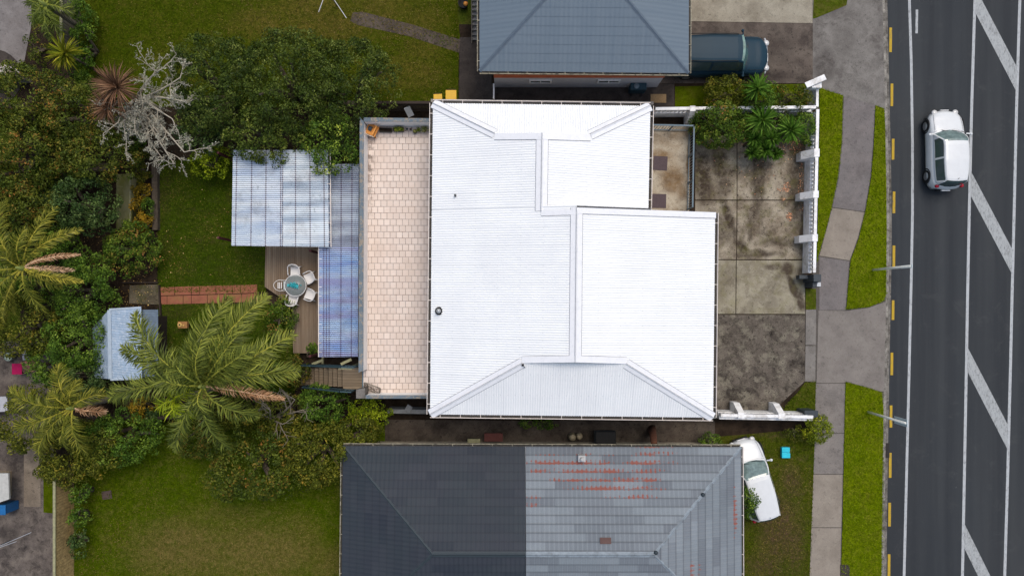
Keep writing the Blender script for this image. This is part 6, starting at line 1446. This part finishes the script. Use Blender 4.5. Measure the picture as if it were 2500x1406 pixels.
# clutter along the south side path
def simple(name, label, cat, px, py, h, fn):
    p = W(px, py, h); t = thing(name, label, cat, (p.x, p.y, .02)); fn(t); return t
def f1(t):
    m = MB(); m.box((-.45, -.2, .38), (.45, .2, .43)); m.build('seat', plain('red brown timber', (.1, .03, .025)), t, bevel=.01)
    for sx in (-.38, .38): m = MB(); m.box((sx-.03, -.18, 0), (sx+.03, .18, .38)); m.build('leg', darkwood, t)
simple('garden_bench', 'dark red bench against the wall of the half dark house', 'bench', 1205, 1067, .4, f1)
def f2(t):
    m = MB(); m.box((-.5, -.3, .5), (.5, .3, .9)); m.build('body', charcoal, t, bevel=.03); m = MB(); m.box((-.48, -.28, .9), (.48, .3, 1.0)); m.build('lid', black, t, bevel=.03)
    for sx in (-.4, .4): m = MB(); m.box((sx-.03, -.2, 0), (sx+.03, .2, .5)); m.build('leg', black, t)
simple('barbecue', 'black lidded barbecue beside the rusty roofed house', 'barbecue', 1478, 1068, .9, f2)
def f3(t):
    m = MB(); m.lathe((-.15, .05, 0), [(.12, 0), (.2, .12), (.1, .3), (.17, .42), (.05, .5)], 12); m.lathe((.2, .08, 0), [(.12, 0), (.17, .2), (.12, .38), (.04, .42)], 12); m.build('sacks', plain('cream sacking', (.32, .27, .18), .9), t)
simple('sack_pile', 'two cream coloured sacks by the wall of the rusty roofed house', 'sacks', 1405, 1070, .4, f3)
def f4(t):
    m = MB(); m.box((-.3, -.16, 0), (.3, .16, .3)); m.build('box', plain('olive drab box', (.13, .12, .07)), t, bevel=.02); m = MB(); m.box((-.31, -.17, .302), (.31, .17, .33)); m.build('lid', greenwood, t, bevel=.01)
simple('storage_box', 'small olive storage box left of the dark red bench', 'box', 1157, 1079, .3, f4)
p = W(1594, 1070, 1.2); m = MB(); m.tube([W(1592, 1046, 0), W(1594, 1060, .9), W(1597, 1082, 2.0)], [.2, .18, .15], 10)
o = m.build('tree_stump', plain('red brown bark', (.12, .05, .03), .9, .35, 8)); tag(o, 'thick red brown bare tree trunk between the two houses', 'tree trunk')
# ---------------------------------------------------------------- leaf materials
LD = leaf_mat('dark green leaves', [(0, (.018, .034, .006)), (.4, (.045, .070, .010)), (.7, (.085, .11, .014)), (1, (.19, .21, .045))], .45, gain=1.5)
LM = leaf_mat('mid green leaves', [(0, (.02, .05, .006)), (.5, (.05, .095, .010)), (1, (.12, .17, .02))], .5)
LY = leaf_mat('lime green leaves', [(0, (.05, .08, .004)), (.5, (.12, .17, .006)), (1, (.25, .28, .012))], .5)
LO = leaf_mat('olive and rust leaves', [(0, (.026, .045, .006)), (.4, (.055, .078, .009)), (.76, (.10, .11, .014)), (.9, (.15, .085, .015)), (1, (.24, .09, .025))], .55, gain=1.4)
LR = leaf_mat('green leaves with red tips', [(0, (.018, .04, .006)), (.5, (.05, .09, .009)), (.8, (.1, .13, .015)), (1, (.22, .07, .03))], .5)
LB = leaf_mat('blue green leaves', [(0, (.014, .032, .009)), (.55, (.034, .062, .015)), (1, (.09, .12, .035))], .45)
LG = leaf_mat('golden leaves', [(0, (.09, .09, .008)), (.5, (.24, .17, .012)), (1, (.42, .24, .02))], .55, gain=1.0)
LOl = leaf_mat('ochre olive leaves', [(0, (.03, .045, .006)), (.5, (.08, .095, .01)), (.85, (.14, .135, .015)), (1, (.24, .14, .02))], .55, gain=1.35)
PG = leaf_mat('palm leaflets', [(0, (.022, .034, .006)), (.4, (.062, .08, .014)), (.75, (.14, .15, .024)), (1, (.30, .25, .04))], .4)
PB = leaf_mat('bright palm leaflets', [(0, (.06, .10, .005)), (.5, (.14, .19, .008)), (1, (.30, .32, .02))], .4)
PY = leaf_mat('yellowing palm leaflets', [(0, (.024, .038, .005)), (.5, (.078, .088, .010)), (1, (.2, .17, .025))], .4)
PD = leaf_mat('dry palm leaflets', [(0, (.16, .075, .035)), (.5, (.34, .18, .09)), (1, (.5, .36, .24))], .7, gain=1.2)
SP = leaf_mat('strap leaves', [(0, (.02, .055, .006)), (.5, (.05, .11, .012)), (1, (.13, .21, .035))], .4)
SPy = leaf_mat('yellow strap leaves', [(0, (.05, .08, .006)), (.5, (.13, .14, .01)), (1, (.22, .2, .02))], .4)
SB = leaf_mat('brown strap leaves', [(0, (.09, .05, .03)), (.5, (.22, .12, .07)), (1, (.32, .2, .12))], .7, gain=1.1)
barkpale = plain('pale lichen bark', (0.38, 0.34, 0.27), .9, .25, 8); LI = leaf_mat('grey green lichen', [(0, (.2, .19, .14)), (.5, (.36, .35, .28)), (1, (.52, .52, .43))], .9, .05, gain=1.0)

# ---------------------------------------------------------------- big hedge tree north of the clear roofs
LD2 = leaf_mat('darker evergreen leaves', [(0, (.014, .028, .006)), (.4, (.036, .058, .009)), (.75, (.065, .09, .013)), (1, (.15, .17, .04))], .45, gain=1.4)
G1 = 'dense evergreen trees along the north boundary'
tree('evergreen_tree', 'dense dark evergreen at the left end of the row behind the bare tree', 'tree', 530, 215, 118, 126, 4.6, LD2, 11, 1.2, 9, .26, .098, group=G1)
tree('evergreen_tree', 'tall dense evergreen in the middle of the row with leaves over the clear roof', 'tree', 690, 205, 150, 128, 5.0, LD2, 12, 1.2, 10, .28, .098, group=G1)
tree('evergreen_tree', 'dense evergreen at the right end of the row by the yellow bins', 'tree', 848, 222, 128, 122, 4.6, LD2, 13, 1.2, 9, .26, .098, group=G1)
tree('evergreen_tree', 'glossy evergreen spilling over the pale blue clear roof', 'tree', 640, 325, 95, 72, 4.2, LD, 14, 1.4, 6, .28, .11, group=G1)
tree('evergreen_tree', 'yellow green evergreen between the clear roof and the balcony parapet', 'tree', 808, 338, 82, 74, 4.2, leaf_mat('glossy yellow green leaves', [(0, (.018, .04, .006)), (.45, (.045, .085, .010)), (.8, (.11, .15, .015)), (1, (.3, .32, .05))], .45), 15, 1.4, 6, .27, .11, group=G1)
tree('evergreen_tree', 'dark evergreen directly right of the pale bare tree', 'tree', 500, 300, 58, 78, 3.5, LB, 16, 1.0, 6, .28, .11, group=G1)
tree('shrub', 'lime green shrub at the left corner of the pale blue clear roof', 'shrub', 512, 396, 52, 36, 1.9, LY, 17, .2, 6, .22, .10)
# ---------------------------------------------------------------- west side trees
G2 = 'trees along the west boundary'
tree('broadleaf_tree', 'rust tinged tree at the top left corner above the garden', 'tree', 60, 235, 105, 75, 4.4, LO, 21, .8, 7, .30, .12, group=G2)
tree('broadleaf_tree', 'large olive tree filling the left edge beside the garden', 'tree', 45, 380, 100, 110, 4.6, LO, 22, .8, 7, .30, .12, group=G2)
tree('broadleaf_tree', 'olive green tree left of the brown spiky plants', 'tree', 195, 285, 78, 68, 4.2, LO, 23, .8, 7, .27, .11, group=G2)
tree('broadleaf_tree', 'rust topped tree above the algae covered cold frame', 'tree', 235, 385, 84, 56, 3.9, LO, 24, .8, 7, .26, .11, group=G2)
tree('broadleaf_tree', 'blue green tree left of the algae covered cold frame', 'tree', 200, 500, 70, 62, 3.6, LB, 25, .7, 7, .26, .10, group=G2)
tree('broadleaf_tree', 'olive tree on the left edge above the big yellow palm', 'tree', 60, 500, 80, 80, 3.8, LO, 26, .7, 6, .28, .12, group=G2)
tree('broadleaf_tree', 'dark green tree left of the mossy slab', 'tree', 205, 705, 70, 78, 3.2, LM, 27, .5, 7, .26, .10, group=G2)
tree('broadleaf_tree', 'dark green tree left of the pale blue shed roof', 'tree', 192, 822, 66, 78, 3.3, LM, 28, .5, 7, .26, .10, group=G2)
tree('broadleaf_tree', 'blackish green tree below the pale blue shed', 'tree', 215, 925, 60, 50, 2.8, LB, 29, .5, 6, .25, .10, group=G2)
tree('broadleaf_tree', 'sprawling green tree left of the boundary under the big palm', 'tree', 60, 790, 95, 75, 3.4, LOl, 30, .5, 6, .3, .12, group=G2)
tree('broadleaf_tree', 'dark bushy tree behind the large palm at the left edge', 'tree', 40, 640, 90, 90, 2.6, LM, 31, .4, 6, .3, .12, group=G2)
tree('broadleaf_tree', 'green tree below the corner palm at the bottom left', 'tree', 200, 1090, 100, 68, 3.2, LOl, 32, .5, 7, .3, .12, group=G2)
tree('broadleaf_tree', 'dark tree right of the corner palm on the south boundary', 'tree', 300, 1065, 85, 60, 2.8, LM, 33, .5, 6, .3, .11, group=G2)
tree('broadleaf_tree', 'mixed green tree at the left edge under the corner palm', 'tree', 70, 1030, 70, 75, 2.8, LOl, 34, .5, 6, .3, .12, group=G2)
tree('shrub', 'bushy green shrub right of the dark soil clearing', 'shrub', 318, 610, 68, 64, 1.9, LR, 35, .2, 7, .22, .095)
tree('shrub', 'low sprawling shrub at the clearing edge beside the dry palm fronds', 'shrub', 205, 655, 36, 38, 1.5, LR, 36, .2, 5, .2, .095)
for i, (px, py, rx, ry, h_, mt, lb_) in enumerate(((150, 330, 70, 60, 2.6, LO, 'rusty understorey tree between the olive trees left of the dried cordylines'), (130, 440, 60, 60, 2.6, LM, 'green understorey tree between the olive and blue green trees'), (150, 580, 50, 40, 2.2, LM, 'low dark tree above the pale dry palm fronds'), (320, 330, 34, 40, 2.2, LM, 'dark green bush under the pale bare tree'), (120, 880, 60, 60, 2.2, LM, 'dark green tree above the corner palm'), (25, 540, 60, 60, 2.4, LOl, 'olive bush at the left edge above the large palm'), (150, 1150, 55, 40, 2.0, LOl, 'ochre bush at the top of the tan timber fence'))):
    tree('understorey_tree', lb_, 'tree', px, py, rx, ry, h_, mt, 140+i, .2, 6, .26, .11, group='understorey trees along the west boundary')
for i, (px, py, rx, ry, lb_, mt) in enumerate(((338, 385, 20, 24, 'golden shrub at the top of the timber edging row', LOl), (346, 425, 18, 22, 'small olive shrub second in the edging row', LOl), (347, 470, 19, 25, 'bright golden shrub in the middle of the edging row', LG), (336, 505, 15, 16, 'small golden shrub next to the cold frame', LG), (360, 505, 16, 20, 'green shrub between golden ones against the edging', LM), (350, 545, 22, 24, 'golden shrub at the bottom end of the edging row', LG))):
    tree('shrub', lb_, 'shrub', px, py, rx, ry, .9, mt, 40+i, .05, 4, .15, .08, group='shrubs beside the timber edging')
# ---------------------------------------------------------------- south garden
G3 = 'trees and shrubs along the south boundary'
tree('shrub', 'green shrub with red tips overhanging the deck', 'shrub', 684, 778, 36, 48, 1.6, LR, 51, .3, 6, .22, .095)
tree('shrub', 'tiny bright green shrub at the lower corner of the deck', 'shrub', 765, 852, 13, 14, .7, LM, 52, .05, 4, .12, .08)
tree('shrub', 'ochre and rust shrub at the foot of the stairs', 'shrub', 722, 905, 34, 40, 1.8, LO, 53, .2, 5, .2, .10)
tree('broadleaf_tree', 'green tree just below the staircase', 'tree', 790, 985, 58, 42, 3.0, LM, 54, .5, 6, .24, .10, group=G3)
tree('shrub', 'yellow green shrub below the corner of the balcony', 'shrub', 900, 1008, 54, 36, 2.0, LY, 55, .3, 7, .17, .085, dens=.75)
tree('broadleaf_tree', 'ochre tree below the dead palm frond', 'tree', 690, 1010, 70, 50, 3.0, LOl, 56, .5, 6, .24, .10, group=G3)
tree('broadleaf_tree', 'large spreading rust and olive tree between the palm and the dark roof', 'tree', 620, 1125, 130, 100, 4.0, LO, 57, .7, 8, .3, .12, group=G3)
tree('broadleaf_tree', 'olive green tree touching the corner of the dark roof', 'tree', 770, 1100, 88, 85, 3.6, LOl, 58, .6, 7, .28, .11, group=G3)
tree('broadleaf_tree', 'green tree between the dark roof and the balcony', 'tree', 870, 1055, 62, 40, 2.8, LOl, 59, .5, 6, .26, .11, group=G3)
tree('broadleaf_tree', 'rust red leafed tree directly under the large palm', 'tree', 480, 1060, 60, 52, 2.8, LO, 60, .5, 6, .26, .11, group=G3)
tree('broadleaf_tree', 'ochre tree under the large palm by the south fence', 'tree', 570, 1010, 65, 40, 2.6, LOl, 61, .5, 6, .24, .10, group=G3)
tree('shrub', 'golden shrub below the left fronds of the large palm', 'shrub', 345, 1000, 32, 28, 1.6, LG, 62, .2, 5, .2, .09)
tree('shrub', 'dark dome shaped shrub on the south boundary below the palm', 'shrub', 365, 1022, 26, 22, 1.4, LB, 63, .2, 5, .2, .09)
tree('broadleaf_tree', 'dark understorey tree in the shade of the large palm', 'tree', 560, 900, 150, 75, 1.6, LM, 64, .2, 7, .25, .10, dens=.6, group=G3)
bare_tree('leafless_shrub', 'twisted leafless grey branches below the dead palm frond', 690, 1010, 3.4, [(660, 1000, 3.3), (720, 975, 3.4), (740, 1000, 3.2), (690, 1035, 3.2)], 8, (plain('grey brown twigs', (0.19, 0.16, 0.12), .9, .25, 8), LI), lich_n=(0, 0), per=1, deep=2)
# ---------------------------------------------------------------- north west details
bare_tree('bare_tree', 'leafless pale tree crusted with grey lichen in the top left garden', 388, 268, 4.3, [(305, 285, 3.6), (305, 330, 3.2), (355, 215, 3.9), (400, 165, 4.4), (440, 190, 4.2), (455, 250, 4.4), (390, 330, 3.2), (395, 385, 2.6), (450, 372, 3.9), (288, 300, 3.8), (425, 400, 3.4), (330, 290, 3.6), (365, 340, 3.0), (420, 290, 3.9)], 5, (barkpale, LI), lich_n=(1, 3), per=1)
rosette('brown_cordyline', 'brown dried spiky cordyline, larger of the two beside the pale bare tree', 'cordyline', 285, 212, 60, 4.4, SB, 70, 170, .05, 1.3)
rosette('brown_cordyline', 'brown dried spiky cordyline, smaller and lower, left of the pale bare tree', 'cordyline', 262, 262, 46, 3.9, SB, 71, 150, .05, 1.3)
rosette('cabbage_tree', 'yellow green cabbage tree head at the top left by the narrow hedge', 'cabbage tree', 158, 130, 44, 2.8, SPy, 72, 130, .07, 1.2)
hedges = [(205, 35, 20, 34), (208, 95, 22, 34), (206, 150, 20, 32), (204, 195, 18, 24)]
bl = []
for i, (px, py, rx, ry) in enumerate(hedges): bl += dome(px, py, rx, ry, 1.9, .1, 3, 80+i)
tree('hedge', 'narrow dark green hedge along the left side of the north lawn', 'hedge', 206, 110, 20, 90, 1.9, LM, 73, blobs=bl, clump=.2, leaf=.095)
tree('shrub', 'brown green scrub between the northwest yard and hedge', 'shrub', 95, 110, 28, 50, 1.0, LO, 74, .05, 6, .2, .1, dens=.5)
sp = [(115, -10), (80, 60), (180, 30), (150, 85), (125, 100), (70, 10), (170, -20)]
palm('small_palm', 'small dark green palm at the very top left', 120, 18, 3.2, [(a, b, 2.6, .5, .42, .25, 0, False) for a, b in sp], PG, PD, 75, .12)
G4 = 'climbers on the west fence of the south lawn'
tree('climber', 'bright green climber highest on the tan timber fence', 'climber', 200, 1205, 22, 26, 1.6, LM, 76, .2, 4, .2, .1, group=G4)
tree('climber', 'green climber in the middle of the tan timber fence', 'climber', 196, 1262, 18, 24, 1.5, LM, 77, .2, 4, .2, .1, group=G4)
tree('climber', 'darkest climber lowest on the tan timber fence', 'climber', 192, 1325, 20, 30, 1.4, LB, 78, .2, 4, .2, .1, group=G4)
p = W(257, 1210, .2); m = MB(); m.box((p.x-.25, p.y-.2, .02), (p.x+.22, p.y+.2, .05), R(8)); o = m.build('stepping_stone', plain('brown slab', (.075, .052, .045), .9, .2, 8)); tag(o, 'small brown slab lying on the south lawn', 'slab')
# ---------------------------------------------------------------- front yard planting
G5 = 'shrubs in the front yard'
tree('shrub', 'large rusty olive shrub beside the patio railing', 'shrub', 1763, 305, 68, 58, 2.3, LR, 91, .2, 8, .2, .09, dens=1.4, group=G5)
tree('shrub', 'leafy green shrub in the corner against the white front wall', 'shrub', 1958, 312, 34, 42, 1.5, LM, 92, .2, 6, .19, .085, group=G5)
tree('shrub', 'brownish shrub beyond the white wall near the dark car', 'shrub', 1772, 226, 56, 42, 2.0, LOl, 93, .2, 6, .2, .1, group=G5)
tree('shrub', 'green shrub beyond the white wall left of the letterbox', 'shrub', 1930, 240, 52, 28, 1.6, LO, 94, .1, 5, .2, .1, group=G5)
tree('shrub', 'green mound under the yuccas on the driveway edge', 'shrub', 1880, 305, 64, 46, 1.5, LM, 95, .1, 6, .2, .09, group=G5)
tree('shrub', 'deep green shrub beyond the white wall behind the yuccas', 'shrub', 1852, 240, 46, 34, 2.0, LM, 96, .2, 6, .2, .1, group=G5)
G6 = 'yuccas in the front yard'
for i, (px, py, r_, h, lb_) in enumerate(((1862, 292, 42, 2.4, 'largest yucca head, centre of the front yard clump'), (1932, 318, 38, 2.0, 'bright yucca head nearest the front wall'), (1843, 338, 24, 1.6, 'small dark yucca below the largest head'), (1886, 340, 24, 1.6, 'small yucca right of the other small dark one'), (1838, 372, 23, 1.1, 'lowest left yucca on the driveway edge'), (1868, 366, 26, 1.2, 'lowest middle yucca on the driveway edge'), (1896, 375, 17, .9, 'smallest pale yucca on the driveway edge'), (1850, 215, 36, 2.2, 'yucca head beyond the white wall'))):
    rosette('yucca', lb_, 'yucca', px, py, r_, h, SP, 100+i, 80, .075, 1.35, group=G6)
tree('shrub', 'round yellow green shrub beside the footpath below the front yard', 'shrub', 1996, 1048, 34, 34, 1.5, leaf_mat('yellow green needle leaves', [(0, (.05, .07, .005)), (.5, (.1, .13, .006)), (1, (.2, .2, .01))]), 110, .1, 6, .2, .09)
tree('shrub', 'dark green shrub at the corner of the rusty roofed house', 'shrub', 1733, 1080, 28, 18, 1.2, LM, 111, .1, 5, .18, .09)
tree('shrub', 'green shrub squeezed between the rusty roof and the askew white car', 'shrub', 1826, 1215, 20, 52, 1.9, LM, 112, .1, 6, .2, .09)
tree('shrub', 'low dark green ground shrub beside the grey boundary wall', 'shrub', 1310, 1034, 60, 12, .5, LM, 113, .05, 5, .15, .08)
tree('shrub', 'small dark shrub at the bottom of the yard near the askew car', 'shrub', 1945, 1060, 24, 16, .8, LOl, 114, .05, 5, .18, .09)
# ---------------------------------------------------------------- palms
F = []
def fr(tx, ty, tz, sag=1.0, half=.62, cv=.4, bend=0.0, dd=False): F.append((tx, ty, tz, sag, half, cv, bend, dd))
fr(330, 768, 5.4, 1.9, .78, .48, .05); fr(300, 850, 5.2, 1.8, .72, .40, -.12); fr(268, 972, 4.6, 1.8, .74, .45, -.12)
fr(560, 728, 5.8, 2.0, .80, .48, .12); fr(650, 722, 5.5, 2.0, .78, .55, .06); fr(716, 815, 5.3, 1.9, .74, .58, -.05)
fr(612, 855, 7.4, 1.2, .66, .42, .0); fr(728, 908, 5.3, 2.0, .80, .52, .12); fr(694, 974, 6.2, .9, .36, .5, .06, True)
fr(430, 1100, 4.2, 1.8, .6, .35, .05); fr(560, 1095, 4.2, 1.8, .58, .3, -.05); fr(630, 1015, 4.6, 1.7, .62, .4, -.1)
fr(425, 860, 6.2, 1.6, .66, .35, 0.0); fr(668, 868, 6.0, 1.6, .7, .5, .08); fr(605, 790, 6.4, 1.7, .7, .45, -.08); fr(375, 905, 6.0, 1.6, .7, .42, .08);  fr(500, 800, 6.6, 1.6, .66, .4, .1);  fr(500, 1010, 6.6, 1.2, .5, .5, 0); fr(490, 840, 7.6, 1.2, .5, .45, 0)
big = palm('palm_tree', 'large feathery palm with long green fronds beside the shed', 503, 940, 6.2, F, PG, PD, 200, .19)
m = MB(); c = W(498, 950, 6.2); m.tube([c, c+Vector((-.05, -.35, -.1)), c+Vector((.05, -.7, -.6))], [.1, .16, .06], 8); m.build('flower_sheath', plain('tan sheath', (.4, .24, .08)), big, world=True)
F = []
fr(436, 1010, 4.6, 1.0, .6, .7, .1); fr(462, 955, 5.2, .8, .6, .75); fr(395, 990, 4.5, .9, .55, .6); fr(468, 1015, 4.5, .9, .55, .6, -.1); fr(420, 935, 5.0, .8, .5, .7)
palm('young_palm', 'young bright green palm under the large feathery palm', 434, 972, 4.7, F, PB, PD, 201, .1)
F = []
fr(142, 893, 4.2, 1.0, .58, .65, -.1); fr(252, 958, 3.6, .9, .5, .6, .1); fr(30, 950, 4.0, 1.3, .62, .5, .1); fr(40, 1040, 3.4, 1.4, .6, .5, .1); fr(95, 1105, 3.2, 1.3, .58, .55); fr(210, 1105, 3.2, 1.2, .58, .6, .1); fr(165, 1090, 3.0, 1.1, .5, .5); fr(258, 1005, 3.2, .7, .4, .6, 0, True); fr(130, 950, 4.6, .8, .5, .6); fr(190, 930, 4.2, .8, .5, .6)
palm('palm_tree', 'yellow green palm at the bottom left corner of the garden', 186, 992, 4.0, F, PY, PD, 202, .15)
F = []
fr(12, 490, 4.2, 1.4, .5, .55, .1); fr(135, 508, 4.2, 1.4, .48, .6, -.1); fr(198, 560, 4.0, 1.1, .4, .7, .1); fr(-60, 560, 4.0, 1.3, .55, .4); fr(-70, 680, 4.0, 1.3, .55, .4); fr(-20, 760, 3.6, 1.3, .5, .4); fr(12, 800, 3.0, 1.2, .22, .7, .05); fr(40, 770, 3.2, 1.2, .25, .7, 0); fr(202, 688, 4.2, .9, .30, .9, -.05)
fr(196, 622, 4.0, .8, .22, .6, .1, True); fr(180, 660, 3.6, .8, .25, .9, 0, True); fr(110, 760, 3.4, 1.0, .5, .45); fr(60, 560, 5.2, .9, .5, .5); fr(20, 620, 5.0, .9, .5, .5); fr(150, 700, 4.2, .8, .4, .5)
palm('palm_tree', 'large palm at the left edge with pale dry frond tips over the garden', 66, 655, 4.6, F, PY, PD, 203, .16)
